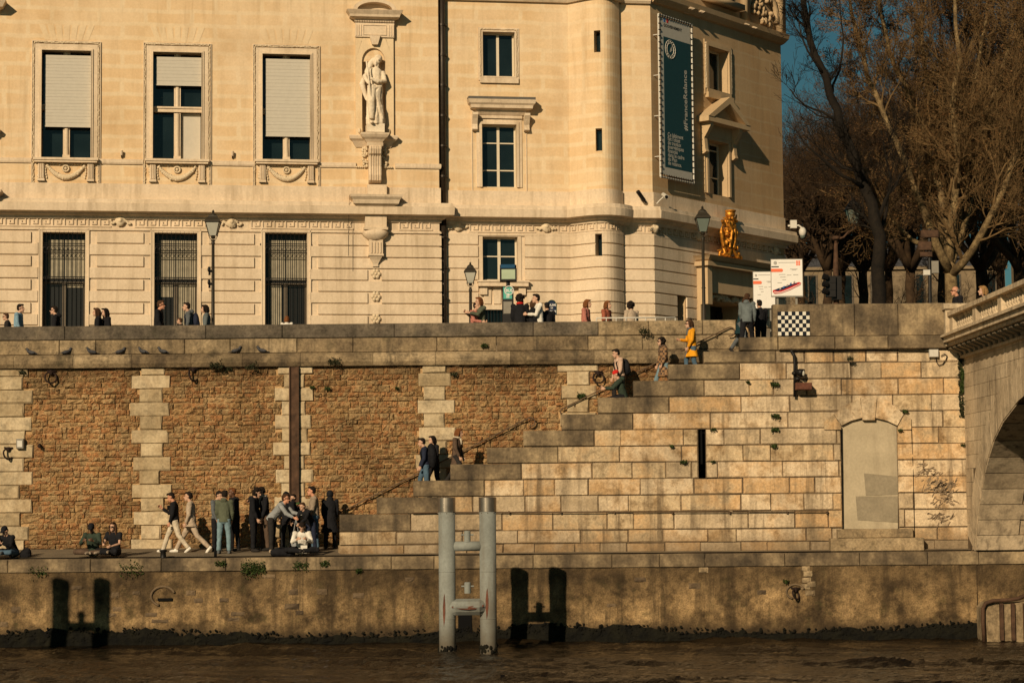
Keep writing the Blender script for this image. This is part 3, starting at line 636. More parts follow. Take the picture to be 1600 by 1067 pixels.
# iron channel in the middle pier
ch = thing('iron_channel', 'rusty dark vertical iron channel fixed on the pale pier behind the standing group', 'iron channel', P(459, 835, YB - 0.05))
a = P(453, 835, YB - .1); b = P(466, 573, YB - .1); mb = MB(); mb.box(a.x, b.x, YB - 0.10, YB - 0.025, a.z, zP[3] - 0.02); mb.build('web', 'rust', ch)
mb = MB(); mb.box(a.x - 0.02, a.x + 0.02, YB - 0.15, YB - 0.03, a.z, zP[3] - 0.02); mb.box(b.x - 0.02, b.x + 0.02, YB - 0.15, YB - 0.03, a.z, zP[3] - 0.02)
mb.build('flange', 'rust', ch)
# fill under the street behind the wall
mb = MB(); mb.box(-300, -45, 3.6, 3.95, -2, PZ + 0.9); mb.box(XTOP + 0.02, 300, 1.36, 3.95, -1, PZ - 0.02); struct(mb.build('embankment_ground', 'course'))
# ------------------------------------------------------------------ mooring piles
def dolphin(label, S0, Y, ztop, spacing, group=None):
    t = thing('mooring_piles', label, 'mooring piles', (S0 + spacing / 2, Y, 0), group)
    r = 0.215
    for k in range(2):
        x = S0 + spacing * k; c = Vector((x, Y, 0))
        mb = MB(); mb.lathe(c, [(r, -2.0), (r, ztop - 0.37)], 28); p = mb.build('pile', 'pilegrey', t, True)
        mb = MB(); mb.lathe(c, [(r + 0.012, ztop - 0.37), (r + 0.012, ztop - 0.01), (r - 0.01, ztop), (0.01, ztop + 0.015)], 28); mb.build('cap', 'cap', p)
        mb = MB()
        for q in range(8): an = 2 * pi * q / 8; mb.ell(c + Vector((cos(an) * (r + .012), sin(an) * (r + .012), ztop - 0.40)), .014, .014, .014, None, 6, 4)
        mb.build('bolt', 'cap', p)
        mb = MB()
        for q in range(60): 
            an = U(0, 6.28); s = U(0.02, 0.05); mb.ell(c + Vector((cos(an) * r, sin(an) * r, U(0.0, 0.2))), s, s, s * 1.3, None, 5, 4)
        mb.build('algae_collar', 'algae', p)
        for zz in (ztop - 1.9, ztop - 3.1): mb = MB(); mb.lathe(c + Vector((0, 0, zz)), [(r, -.012), (r + .006, 0), (r, .012)], 24); mb.build('weld_seam', 'pilegrey', p, True)
        mb = MB(); an = radians(250 if k == 0 else 262)
        for (zz, hh, ww) in ((1.1, 0.42, 0.10),) if k == 0 else ((1.25, 0.40, 0.11),):
            aa = [an + d for d in (-ww * 1.6, -ww * .5, ww * .6, ww * 1.5)]
            zs = [zz - hh * .3, zz - hh, zz - hh * .7, zz - hh * .2]; zt = [zz + hh * .2, zz + hh * .8, zz + hh, zz + hh * .3]
            for i in range(3): mb.quad(*[c + Vector((cos(A) * (r + .006), sin(A) * (r + .006), Z)) for A, Z in ((aa[i], zs[i]), (aa[i + 1], zs[i + 1]), (aa[i + 1], zt[i + 1]), (aa[i], zt[i]))])
        mb.build('scrape', 'pilerust', p)
    xa, xb = S0, S0 + spacing; xm = (xa + xb) / 2
    z1 = ztop - 1.25; mb = MB(); mb.tube([(xa + .1, Y, z1), (xb - .1, Y, z1)], 0.125, 18); cb = mb.build('crossbar', 'pilegrey', t, True)
    for zz, nm in ((z1 + 0.11, 0), (z1 - 1.42 + 0.22, 1)):
        mb = MB(); mb.lathe((xm, Y - (0.0 if nm == 0 else 0.1), zz), [(0.085, 0), (0.085, 0.27), (0.06, 0.285)], 16); b = mb.build('bollard', 'pilegrey', t, False)
        mb = MB(); mb.tube([(xm - 0.16, Y - (0.0 if nm == 0 else 0.1), zz + 0.18), (xm + 0.16, Y - (0.0 if nm == 0 else 0.1), zz + 0.18)], 0.02, 8); mb.build('pin', 'pilegrey', b)
    z2 = z1 - 1.56; mb = MB()
    sec = [(-0.30, -0.10), (-0.36, 0.02), (-0.24, 0.16), (0.0, 0.22), (0.15, 0.1), (0.15, -0.12), (-0.05, -0.20), (-0.2, -0.19)]
    rings = []
    for x, k in ((xa + .05, 0.55), (xa + .22, 1.0), (xb - .22, 1.0), (xb - .05, 0.55)): rings.append([Vector((x, Y + a * k, z2 + b * (0.8 + .2 * k))) for a, b in sec])
    mb.loft(rings); fb = mb.build('fender_beam', 'pilegrey', t)
    mb = MB(); pts = [(xa + .12, .005), (xa + .35, -0.03), (xm, -0.045), (xb - .35, -0.035), (xb - .12, .03), (xb - .12, .075), (xb - .4, .05), (xm, .035), (xa + .3, .05), (xa + .12, .04)]
    # lies on the front slope between (-.36,.02) and (-.24,.16)
    pl = [Vector((x, Y - (0.372 if xa + .2 < x < xb - .2 else 0.30) + (b - 0.02) * 0.86 * (b > .02), z2 + b)) for x, b in pts]; mb.prism(pl, Vector((0, 0.03, 0))); mb.build('scrape', 'pilerust', fb)
    return t
YP = -4.2
zt_ = P(698, 777, YP).z; xa_ = P(698.5, 880, YP).x; sp_ = P(762.5, 880, YP).x - xa_
dolphin('pair of tall grey steel mooring piles joined by crossbars before the stair wall', xa_, YP, zt_, sp_)
S = P(95, 908, 0); dd = 9.4; k = dd / TRAV.y
dolphin('grey steel mooring piles at the far left of the river, casting the H shaped shadow', S.x - TRAV.x * k, -dd, S.z - TRAV.z * k, 1.14)
# ------------------------------------------------------------------ rails
def curl(c, r, a0, a1, n=10): return [c + Vector((r * cos(radians(a0 + (a1 - a0) * i / n)), 0, r * sin(radians(a0 + (a1 - a0) * i / n)))) for i in range(n + 1)]
def handrail(label, p0, p1, sup):
    a, b = P(*p0, YB - 0.11), P(*p1, YB - 0.11); t = thing('handrail', label, 'handrail', (a.x, YB, a.z), 'iron handrails fixed to the embankment wall')
    d = (b - a).normalized(); mb = MB(); nrm = Vector((-d.z, 0, d.x))
    c1 = b - nrm * 0.13; an = math.degrees(atan2(nrm.z, nrm.x)); e = curl(c1, 0.13, an, an - 230)
    c0 = a - nrm * 0.11; s = curl(c0, 0.11, an, an + 200)
    mb.tube(s[::-1] + [a + (b - a) * 0.3, a + (b - a) * .7] + e, 0.019, 8); mb.build('rail', 'rail', t, True)
    for k in range(sup):
        p = a + (b - a) * ((k + 0.5) / sup); mb = MB(); mb.tube([p, p + Vector((0, 0.02, -0.10)), p + Vector((0, 0.12, -0.12))], 0.012, 6); mb.build('bracket', 'rail', t)
handrail('lower iron handrail with curled ends, rising behind the backpackers', (534, 799), (826, 653), 7)
handrail('upper iron handrail with curled ends, rising past the woman in yellow', (879, 638), (1138, 512), 7)
t = thing('wall_pipe', 'thin horizontal rail pipe fixed along the stair wall behind the piles', 'pipe', P(645, 803, YS - .06))
mb = MB(); pts = [P(644, 801, YS - .09), P(700, 800, YS - .09), P(900, 800, YS - .09), P(1294, 799, YS - .09)]; mb.tube([pts[0] + Vector((0, 0.1, 0))] + pts + [pts[-1] + Vector((0, 0.1, 0))], 0.016, 8); mb.build('pipe', 'rail', t, True)
for px in (700, 795, 876, 960, 1050, 1140, 1230, 1292): p = P(px, 800, YS - .09); mb = MB(); mb.box(p.x - .02, p.x + .02, YS - .10, YS + .01, p.z - .035, p.z + .035); mb.build('clamp', 'rail', t)
# ------------------------------------------------------------------ mooring rings and wall fittings
def ring(px, py, Y, r, label, tilt=30):
    c = P(px, py, Y - 0.05); t = thing('mooring_ring', label, 'mooring ring', c, 'iron mooring rings on the embankment walls')
    mb = MB(); mt = Matrix.Rotation(radians(tilt), 3, 'Z') @ Matrix.Rotation(radians(-18), 3, 'X')
    mb.tube([c + Vector((0, -0.06, -r * 0.9)) + mt @ Vector((r * cos(q), 0, r * sin(q))) for q in [2 * pi * i / 20 for i in range(20)]], 0.026, 7, closed=True); mb.build('ring', 'rustring', t, True)
    mb = MB(); mb.lathe(c + Vector((0, 0.0, -0.06)), [(0.05, 0), (0.07, 0.06), (0.05, 0.13)], 10); mb.tube([c + Vector((-.12, 0.03, .05)), c + Vector((0, -.05, .03)), c + Vector((.12, 0.03, .04))], 0.03, 6); mb.build('staple', 'rustring', t)
ring(80, 582, YB, 0.17, 'iron mooring ring high on the rubble wall, first left under the ledge', 20)
ring(302, 578, YB, 0.18, 'rusty mooring ring beside the orange stain, high on the rubble wall above the walkers', 60)
ring(935, 583, YB, 0.16, 'iron mooring ring above the start of the upper handrail', 10)
ring(13, 702, YB, 0.16, 'mooring ring on the pale pier at the far left below the utility box', 55)
ring(1243, 921, 0, 0.14, 'small mooring ring in the river wall recess under the stair wall', 50)
t = thing('utility_box', 'small grey utility box on the pale pier at the far left', 'utility box', P(31, 701, YB - .03))
a = P(25, 701, YB - .15); b = P(37, 685, YB - .15); mb = MB(); mb.bbox(a.x, b.x, YB - 0.16, YB - .02, a.z, b.z, 0.015); mb.build('casing', 'grey', t)
mb = MB(); mb.box(a.x + .04, b.x - .04, YB - 0.175, YB - .155, a.z + .05, b.z - .06); mb.build('door', 'offwhite', t)
t = thing('iron_hook', 'small dark iron hook sticking out of the rubble wall beside the utility box', 'hook', P(62, 697, YB)); c = P(62, 696, YB - .06)
mb = MB(); mb.tube([c + Vector((-.02, .1, .04)), c + Vector((0, -.06, .03)), c + Vector((.03, -.1, -.03)), c + Vector((0, -.12, -.06))], 0.03, 7); mb.ell(c + Vector((0, -.05, -.02)), .06, .05, .045); mb.build('hook_iron', 'rustring', t, True)
t = thing('mooring_bollard', 'short dark iron bollard on the quay edge before the walkers', 'bollard', P(255, 866, 0.3))
c = P(255, 866, 0.3); c.z = ZC; mb = MB(); mb.lathe(c, [(.10, -.01), (.085, .03), (.075, .17), (.11, .20), (.115, .225), (.06, .24)], 16); mb.build('bollard_body', 'iron', t, True)
# lamp/projector post on the stair wall (x 1247)
t = thing('wall_signal', 'black projector post with a rusty box hanging on the stair wall below the parapet', 'wall light', P(1242, 600, YS))
pts = [P(a, b, YS - .12) for a, b in [(1237, 549), (1241, 556), (1242, 570), (1242, 620)]]; mb = MB(); mb.tube(pts, 0.045, 8); mb.tube([P(1237, 549, YS - .12), P(1237, 549, YS + .02)], 0.05, 8); mb.build('post', 'iron', t, True)
c = P(1250, 582, YS - .22); mb = MB(); mb.tube([c + Vector((-.14, .05, 0)), c + Vector((-.02, 0, .01)), c + Vector((.08, -.06, -.02))], [.05, .10, .12], 12); pr = mb.build('projector', 'iron', t, True)
mb = MB(); mb.ell(c + Vector((.085, -.07, -.02)), .04, .03, .08); mb.build('lens', 'lampglass', pr, True)
mb = MB(); c2 = P(1246, 592, YS - .2); mb.ell(c2, .10, .1, .07); mb.ell(c2 + Vector((-.09, 0, .16)), .07, .08, .06); mb.build('housing', 'iron', t, True)
a = P(1243, 609, YS - .3); b = P(1268, 598, YS - .3); mb = MB(); mb.bbox(a.x, b.x, YS - .42, YS - .12, a.z, b.z, .012); mb.build('rusty_box', 'pilerust', t)
t = thing('junction_box', 'white junction box with a looping cable on the stair wall beside the bridge', 'junction box', P(1459, 552, YS))
a = P(1452, 558, YS - .1); b = P(1466, 546, YS - .1); mb = MB(); mb.bbox(a.x, b.x, YS - .15, YS - .02, a.z, b.z, .012); mb.build('casing', 'offwhite', t)
mb = MB(); mb.tube([P(a, b, YS - .05) for a, b in [(1463, 558), (1463, 565), (1467, 571), (1473, 569), (1478, 562), (1480, 556), (1476, 553), (1470, 556)]], 0.013, 6)
mb.tube([P(a, b, YS - .04) for a, b in [(1240, 548.5), (1300, 548.5), (1452, 549)]], 0.014, 6); mb.build('cable', 'ink', t, True)
# ------------------------------------------------------------------ weeds
def tuft(n, spread, size, up=0.3, mat='weed', droop=0.4):
    mb = MB()
    for k in range(n):
        a = U(-1, 1); b = random.gauss(0, 0.4); c = Vector((a * spread * abs(a) ** 0.3, -U(0.0, .10) - 0.02, b * spread * 0.7)); s = size * U(0.6, 1.4)
        d = Vector((U(-1, 1), U(-.8, .2), U(-droop, 1))).normalized() * s; e = d.cross(Vector((U(-1, 1), U(-1, 1), U(-1, 1)))).normalized() * s * 0.45
        mb.quad(c - d * .5, c - e * .6, c + d * .6, c + e * .6)
    return mb
wg = 'weeds rooted in the wall joints'
WE = [(338, 572, .22, 170, 'dark', 'dark weed tuft hanging from the ledge right of the rusty mooring ring'), (35, 582, .13, 60, 'dark', 'dark weed below the ledge beside the far left pier'), (357, 576, .14, 70, 'dark', 'small dark weed just under the ledge right of the hanging tuft'),
 (393, 574, .22, 90, 'dark', 'spreading dark weed under the ledge left of the iron channel'), (512, 607, .10, 60, 'weed', 'round weed on the rubble right of the iron channel'), (488, 605, .08, 36, 'weed', 'small weed close right of the iron channel'),
 (523, 566, .22, 110, 'dark', 'dark weed mat between ledge stones above the middle of the wall'), (595, 558, .07, 40, 'weed', 'upright weed sprouting on the ledge below the pedestal column'), (621, 607, .07, 40, 'weed', 'lone weed on the rubble wall left of the fourth pier'),
 (757, 540, .12, 80, 'weed', 'leafy weed growing on the ledge under the bus stop'), (709, 585, .13, 60, 'dark', 'dark weed right of the fourth pier top'), (908, 619, .14, 110, 'weed', 'green bush growing through the upper handrail start'),
 (1007, 518, .20, 80, 'dark', 'dark weed under the parapet coping near the railing'), (1168, 597, .05, 36, 'weed', 'tiny round weed on the upper stair wall'), (1210, 601, .14, 90, 'weed', 'bushy weed in the joint left of the wall light'), (1211, 650, .14, 80, 'weed', 'weed in the joint below the wall light, upper of three in column'),
 (1211, 671, .13, 70, 'weed', 'weed in the joint below the wall light, middle of three in column'), (1209, 697, .10, 50, 'weed', 'weed in the joint below the wall light, lowest of three in column'), (1068, 722, .11, 70, 'weed', 'ragged weed left of the narrow slit'), (1114, 671, .09, 40, 'weed', 'weed in the joint above right of the narrow slit'),
 (1049, 697, .06, 32, 'weed', 'thin weed left above the ragged weed'), (1114, 721, .07, 32, 'weed', 'small weed right at the foot of the narrow slit'), (1414, 643, .09, 60, 'weed', 'weed at the right end of the blocked arch'), (1406, 672, .07, 32, 'weed', 'small weed under the right springing of the blocked arch'),
 (1328, 561, .10, 60, 'dark', 'dark weed beneath the ledge above the blocked arch'), (1503, 585, .10, 150, 'weed', 'creeper hanging in the corner between stair wall and bridge'), (1502, 605, .08, 120, 'weed', 'lower green end of the creeper in the bridge corner'), (1504, 695, .06, 30, 'weed', 'small weed in the bridge corner beside the blocked door'),
 (396, 888, .40, 420, 'rweed', 'wide green bush on the river wall below the standing group'), (345, 880, .18, 80, 'rweed', 'low weed on the river wall below the walkers'), (205, 890, .40, 120, 'rweed', 'straggling weed strip on the river wall below the seated couple'), (60, 893, .3, 60, 'rweed', 'sparse weed strip on the river wall below the far left sitter'),
 (470, 884, .26, 110, 'rweed', 'weed patch on the river wall below the seated reader'), (508, 880, .16, 70, 'rweed', 'weed patch at the coping right of the seated reader'), (560, 891, .12, 50, 'rweed', 'small weed on the river wall left of the piles'), (1228, 908, .10, 36, 'rweed', 'small weed on the river wall left of the pale stones')]
for px, py, sp, n, kd, lab in WE:
    Y = YS if px > 1150 or (1040 < px < 1120 and py > 600) else YB
    if kd == 'rweed': Y = 0
    if 1500 < px < 1510: n_ = n
    if kd == 'dark' and py < 575: Y -= 0.17
    c = P(px, py, Y - .01); t = thing('weed', lab, 'weed', c, wg)
    mb = tuft(int(n * 1.7), sp * 0.85, 0.055, mat=kd)
    if 'creeper' in lab: mb.v = [(x * .6, y, z * 3.0) for x, y, z in mb.v]
    mb.v = [(x + c.x, y + c.y, z + c.z) for x, y, z in mb.v]
    mb.build('leaves', 'weeddark' if kd == 'dark' else 'weed', t)
# ------------------------------------------------------------------ pigeons
def pigeon(loc, rz, label):
    global PG
    if PG is None:
        t = thing('pigeon', label, 'pigeon', (0, 0, 0), 'pigeons resting on the wall ledge')
        mb = MB(); mb.ell((0, 0, .10), .12, .065, .06, Matrix.Rotation(radians(-18), 3, 'Y')); mb.ell((.10, 0, .17), .04, .035, .05); mb.ell((.125, 0, .215), .036, .03, .032)
        mb.loft([[Vector((-.08, -.04, .10)), Vector((-.08, .04, .10)), Vector((-.08, .03, .07)), Vector((-.08, -.03, .07))], [Vector((-.24, -.035, .06)), Vector((-.24, .035, .06)), Vector((-.24, .03, .045)), Vector((-.24, -.03, .045))]])
        remesh(mb.build('body', 'pigeon', t, True), .012, 2)
        mb = MB(); mb.tube([(.155, 0, .212), (.185, 0, .205)], [.01, .003], 6); mb.build('beak', 'ink', t)
        for s in (-1, 1): mb = MB(); mb.tube([(0.01, s * .025, .06), (0.01, s * .025, .0), (.05, s * .025, .003)], .006, 5); mb.build('leg', 'rust', t); mb = MB(); mb.ell((-.03, s * .055, .105), .12, .018, .045, Matrix.Rotation(radians(-14), 3, 'Y')); mb.build('wing', 'pigeon', t, True)
        PG = t; t.location = loc; t.rotation_euler = (0, 0, rz); return
    dup(PG, loc, rz, label)
PG = None
for px, rz, lab in [(48, 2.9, 'dark pigeon at the far left of the ledge, tail raised'), (104, .3, 'pigeon second from the left on the ledge, below the two brunettes'), (143, 3.4, 'pigeon third from the left on the ledge'), (188, .2, 'pigeon fourth from the left on the ledge'), (223, 2.7, 'pigeon on the ledge below the man in black with sunglasses'), (254, 2.9, 'pigeon on the ledge left of the lantern post'), (369, .1, 'pigeon sitting alone on the ledge right of the lantern post'), (409, 3.1, 'pigeon on the ledge below the last barred window')]:
    q = P(px, 552, YB - .05); pigeon((q.x, q.y, zP[2] - 0.02), rz, lab)
# ------------------------------------------------------------------ the corner building
TH = radians(8.8); AL = radians(53)
MU = Vector((cos(TH), sin(TH), 0)); MN = Vector((sin(TH), -cos(TH), 0)); MO = Vector((0, 14, 0))
SU = Vector((cos(AL), sin(AL), 0)); SN = Vector((sin(AL), -cos(AL), 0))
def hitp(px, py, O, n):
    d = ray(px, py); return CAM + d * ((O - CAM).dot(n) / d.dot(n))
def mu(px, py, d=0.0): q = hitp(px, py, MO + MN * d, MN); return (q - MO).dot(MU), q.z
DL, DT = 0.35, 0.20
uP = mu(684, 250, 0)[0]; uC = mu(890, 250, 0)[0]; uD = mu(970, 250, 0.34)[0]; uE = mu(1019, 250, DT)[0]
u0 = mu(-260, 250, DL)[0]
def MP(u, d): return MO + MU * u + MN * d
pts = [MP(u0, DL), MP(uP, DL), MP(uP, 0), MP(uC, 0)]
NA = 16; arcu = []
for i in range(1, NA + 1):
    s = i / NA; u = uC + (uD - uC) * s; d = 0.95 * sin(pi * 0.86 * s ** 1.15) * (1 - 0.12 * s) if s < 1 else 0.36
    pts.append(MP(u, max(d, 0.0)))
pts.append(MP(uD, DT)); CORN = MP(uE, DT); pts.append(CORN)
farq = hitp(1223, 250, CORN, SN); farL = (farq - CORN).dot(SU); pts.append(CORN + SU * farL); pts.append(CORN + SU * farL + Vector((-3.0, 9, 0)))
class Path:
    def __init__(s, pts):
        s.p = [Vector((q.x, q.y, 0)) for q in pts]; s.c = [0]
        for a, b in zip(s.p, s.p[1:]): s.c.append(s.c[-1] + (b - a).length)
        s.L = s.c[-1]
    def seg(s, t):
        for i in range(len(s.p) - 2, -1, -1):
            if t >= s.c[i] - 1e-7: return i
        return 0
    def n(s, i): d = (s.p[i + 1] - s.p[i]).normalized(); return Vector((d.y, -d.x, 0))
    def at(s, t, d=0.0, z=0.0):
        i = s.seg(min(t, s.L - 1e-6)); dd = (s.p[i + 1] - s.p[i]).normalized(); q = s.p[i] + dd * (t - s.c[i]) + s.n(i) * d; return Vector((q.x, q.y, z))
    def sub(s, a, b):     # (point, mitre normal, s)
        i, j = s.seg(a), s.seg(b - 1e-6); out = [(s.at(a), s.n(i), a)]
        for k in range(i + 1, j + 1):
            n1, n2 = s.n(k - 1), s.n(k); m = (n1 + n2)
            if m.length < 1e-4: m = n1
            m.normalize(); c = max(0.35, m.dot(n1)); out.append((s.p[k], m / c, s.c[k]))
        q = s.p[j] + (s.p[j + 1] - s.p[j]).normalized() * (b - s.c[j]); out.append((q, s.n(j), b)); return out
    def strip(s, mb, a, b, prof):      # prof: closed polygon of (d, z)
        st = s.sub(a, b); m = len(prof); base = len(mb.v)
        for p, nn, t in st:
            for d, z in prof: q = p + nn * d; mb.v.append((q.x, q.y, z))
        per = [0]
        for k in range(m): per.append(per[-1] + hypot(prof[(k + 1) % m][0] - prof[k][0], prof[(k + 1) % m][1] - prof[k][1]))
        for i in range(len(st) - 1):
            for k in range(m):
                k2 = (k + 1) % m; mb.f.append((base + i * m + k, base + i * m + k2, base + (i + 1) * m + k2, base + (i + 1) * m + k))
                z1, z2 = prof[k][1], prof[k2][1]; ta, tb = st[i][2], st[i + 1][2]
                if abs(z1 - z2) < 1e-4: z2 = z1 + 0.001 + prof[k2][0] - prof[k][0]
                mb.uv.append(((ta, z1), (ta, z2), (tb, z2), (tb, z1)))
        mb.f.append(tuple(base + k for k in range(m - 1, -1, -1))); mb.uv.append(((0, 0),) * m)
        mb.f.append(tuple(base + (len(st) - 1) * m + k for k in range(m))); mb.uv.append(((0, 0),) * m)
    def bar(s, mb, a, b, z0, z1, d0, d1): s.strip(mb, a, b, [(d0, z0), (d1, z0), (d1, z1), (d0, z1)])
BP = Path(pts)
iL, iM, iT, iS = 0, 2, len(pts) - 4, len(pts) - 3   # left wing, middle, short flat corner piece, side facade
def sl_(px, py, d=0.0):     # left wing pixel -> (s, z)
    u, z = mu(px, py, DL + d); return u - u0, z
def sm_(px, py, d=0.0): u, z = mu(px, py, d); return BP.c[iM] + u - uP, z
def st_(px, py, d=0.0): u, z = mu(px, py, DT + d); return BP.c[iT] + u - uD, z
def ss_(px, py, d=0.0):
    q = hitp(px, py, CORN + SN * d, SN); return BP.c[iS] + (q - CORN).dot(SU), q.z
def sa_(px, py):            # turret
    best = None
    for i in range(3, iT):
        a, b = BP.p[i], BP.p[i + 1]; n = BP.n(i); q = hitp(px, py, a, n); t = (q - a).dot((b - a).normalized())
        if -0.01 <= t <= (b - a).length + 0.01 and n.dot(q - CAM) < 0: return BP.c[i] + t, q.z
    return BP.c[6], 10
bld = thing('corner_building', 'cream limestone palace building with corner turret, meander frieze and carved windows', 'building', (0, 14, PZ))
Z_GT = sl_(400, 341)[1]     # frieze top
zc0, zc1 = sl_(300, 335)[1], sl_(300, 314)[1]      # cornice bottom / top
zf0, zf1 = sl_(300, 357.5)[1], sl_(300, 340)[1]    # frieze
zband = sl_(300, 289)[1]                            # top of the plain band above the cornice
ZTOP = 23.5
def wall(name, a, b, z0, z1, holes, mat, depth=0.32, d=0.0, kind='x'):
    """flat surface along the path with rectangular openings and reveals"""
    mb = MB(); ss = sorted({a, b} | {c for c in BP.c if a < c < b} | {h[0] for h in holes if a < h[0] < b} | {h[1] for h in holes if a < h[1] < b})
    zs = sorted({z0, z1} | {h[2] for h in holes if z0 < h[2] < z1} | {h[3] for h in holes if z0 < h[3] < z1})
    def nrm(t): i = BP.seg(t); return BP.n(i)
    for i in range(len(ss) - 1):
        x0, x1 = ss[i], ss[i + 1]
        if x1 - x0 < 1e-5: continue
        k = BP.seg((x0 + x1) / 2); dd = (BP.p[k + 1] - BP.p[k]).normalized(); n = BP.n(k)
        def q(t, z, dep=0.0): v = BP.p[k] + dd * (t - BP.c[k]) + n * (d - dep); return (v.x, v.y, z)
        for j in range(len(zs) - 1):
            y0, y1 = zs[j], zs[j + 1]; cx, cz = (x0 + x1) / 2, (y0 + y1) / 2
            hit = [h for h in holes if h[0] < cx < h[1] and h[2] < cz < h[3]]
            if hit: continue
            mb.quad(q(x0, y0), q(x1, y0), q(x1, y1), q(x0, y1), ((x0, y0), (x1, y0), (x1, y1), (x0, y1)))
    for h in holes:
        k = BP.seg((h[0] + h[1]) / 2); dd = (BP.p[k + 1] - BP.p[k]).normalized(); n = BP.n(k); dp = h[4] if len(h) > 4 else depth
        def q(t, z, dep=0.0): v = BP.p[k] + dd * (t - BP.c[k]) + n * (d - dep); return (v.x, v.y, z)
        x0, x1, y0, y1 = h[:4]
        for A, B in (((x0, y0), (x0, y1)), ((x1, y1), (x1, y0)), ((x1, y0), (x0, y0)), ((x0, y1), (x1, y1))):
            mb.quad(q(*A), q(*B), q(*B, dp), q(*A, dp))
    return mb.build(name, mat, bld)
def holeof(f, x0, y0, x1, y1, d=0.0, dep=0.32):
    s0, z1 = f(x0, y0, d) if d else f(x0, y0); s1, z0 = f(x1, y1, d) if d else f(x1, y1); 
    zt = f((x0 + x1) / 2, y0)[1]; zb = f((x0 + x1) / 2, y1)[1]
    s0 = f(x0, (y0 + y1) / 2)[0]; s1 = f(x1, (y0 + y1) / 2)[0]
    return (s0, s1, zb, zt, dep)
LW = [holeof(sl_, x0, y0, x1, y1, 0, 0.42) for x0, y0, x1, y1 in ((65, 80, 142, 247), (239, 83, 315, 249), (410, 86, 485, 250))]
LG = [holeof(sl_, x0, y0, x1, 540, 0, 0.40) for x0, y0, x1 in ((66, 363, 133), (241, 364, 308), (414, 364, 480))]
# extra windows to the left, outside the frame edge are not needed
MW = [holeof(sm_, 754, 51, 804, 120, 0, 0.30), holeof(sm_, 753, 195, 807, 293, 0, 0.32)]
MG = [holeof(sm_, 754, 370, 809, 438, 0, 0.34), holeof(sm_, 757, 484, 797, 540, 0, 0.3)]
nch = holeof(sl_, 565, 97, 602, 210, 0, 0.6)
SW = [holeof(ss_, 1105, 77, 1137, 143, 0, 0.5), holeof(ss_, 1105, 222, 1137, 305, 0, 0.5)]
SG = [holeof(ss_, 1110, 474, 1168, 540, 0, 1.3), holeof(ss_, 1058, 459, 1071, 540, 0, 0.5)]
TS = []
for x0, y0, x1, y1 in ((928, 48, 938, 82), (929, 201, 939, 236)):
    a, b = sa_(x0, 60)[0], sa_(x1, 60)[0]; TS.append((a, b, sa_(933, y1)[1], sa_(933, y0)[1], 0.35))
a, b = sa_(931, 380)[0], sa_(941, 380)[0]; TG = [(a, b, sa_(936, 400)[1], sa_(936, 366)[1], 0.35)]
sB1 = BP.c[1]
wall('left_wing_wall', 0, sB1, zc0, ZTOP, LW + [nch], 'facade')
wall('left_wing_base', 0, sB1, PZ - 0.2, zc0, LG, 'dress')
wall('wing_return', BP.c[1], BP.c[2], PZ - .2, ZTOP, [], 'dress')
wall('middle_wall', BP.c[2], BP.c[3], zc0, ZTOP, MW, 'facade')
wall('middle_base', BP.c[2], BP.c[3], PZ - 0.2, zc0, MG, 'dress')
wall('turret_wall', BP.c[3], BP.c[iT], zc0, ZTOP, TS, 'facade')
wall('turret_base', BP.c[3], BP.c[iT], PZ - 0.2, zc0, TG, 'dress')
wall('corner_wall', BP.c[iT], BP.c[iS], zc0, ZTOP, [], 'facade')
wall('corner_base', BP.c[iT], BP.c[iS], PZ - 0.2, zc0, [], 'dress')
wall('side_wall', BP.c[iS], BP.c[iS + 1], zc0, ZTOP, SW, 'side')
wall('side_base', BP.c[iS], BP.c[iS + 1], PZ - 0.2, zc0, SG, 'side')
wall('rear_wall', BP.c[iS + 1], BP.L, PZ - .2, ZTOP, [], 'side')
mb = MB(); mb.prism([Vector((q.x, q.y, ZTOP - 0.01)) for q in BP.p[:2] + BP.p[2:4] + BP.p[iT:]] + [Vector((BP.p[0].x, 34, ZTOP - .01))], Vector((0, 0, .2))); mb.build('roof', 'lead', bld)
mb = MB(); a, b = BP.p[0], Vector((BP.p[0].x, 34, 0)); mb.quad((a.x, a.y, PZ), (b.x, b.y, PZ), (b.x, b.y, ZTOP), (a.x, a.y, ZTOP)); c = BP.p[-1]; mb.quad((b.x, b.y, PZ), (c.x, c.y, PZ), (c.x, c.y, ZTOP), (b.x, b.y, ZTOP)); mb.build('back_wall', 'side', bld)
# cornice + band, swept the whole length
def cornice(a, b, k=1.0):
    h = zc1 - zc0; mb = MB()
    pr = [(-0.05, zc0 - 0.20), (0.06, zc0 - 0.20), (0.10, zc0 - 0.10), (0.20, zc0 - 0.06), (0.24, zc0), (0.46 * k, zc0 + 0.02), (0.48 * k, zc0 + h * .62), (0.44 * k, zc0 + h * .66), (0.42 * k, zc1 - .03), (0.06, zc1 + .02), (-0.05, zc1 + .02)]
    BP.strip(mb, a, b, pr); return mb
cornice(0, sB1 + 0.05).build('cornice', 'dress', bld); cornice(BP.c[2] + .02, BP.c[iT]).build('cornice', 'dress', bld); cornice(BP.c[iT], BP.c[iS + 1] + 0.4).build('cornice', 'dress', bld)
mb = MB(); BP.bar(mb, 0, sB1 + .03, zc1 + .01, zband, -.03, .05); BP.bar(mb, BP.c[2] + .01, BP.c[iS + 1] + .05, zc1 + .01, zband - .02, -.03, .05); mb.build('plain_band', 'dress', bld)
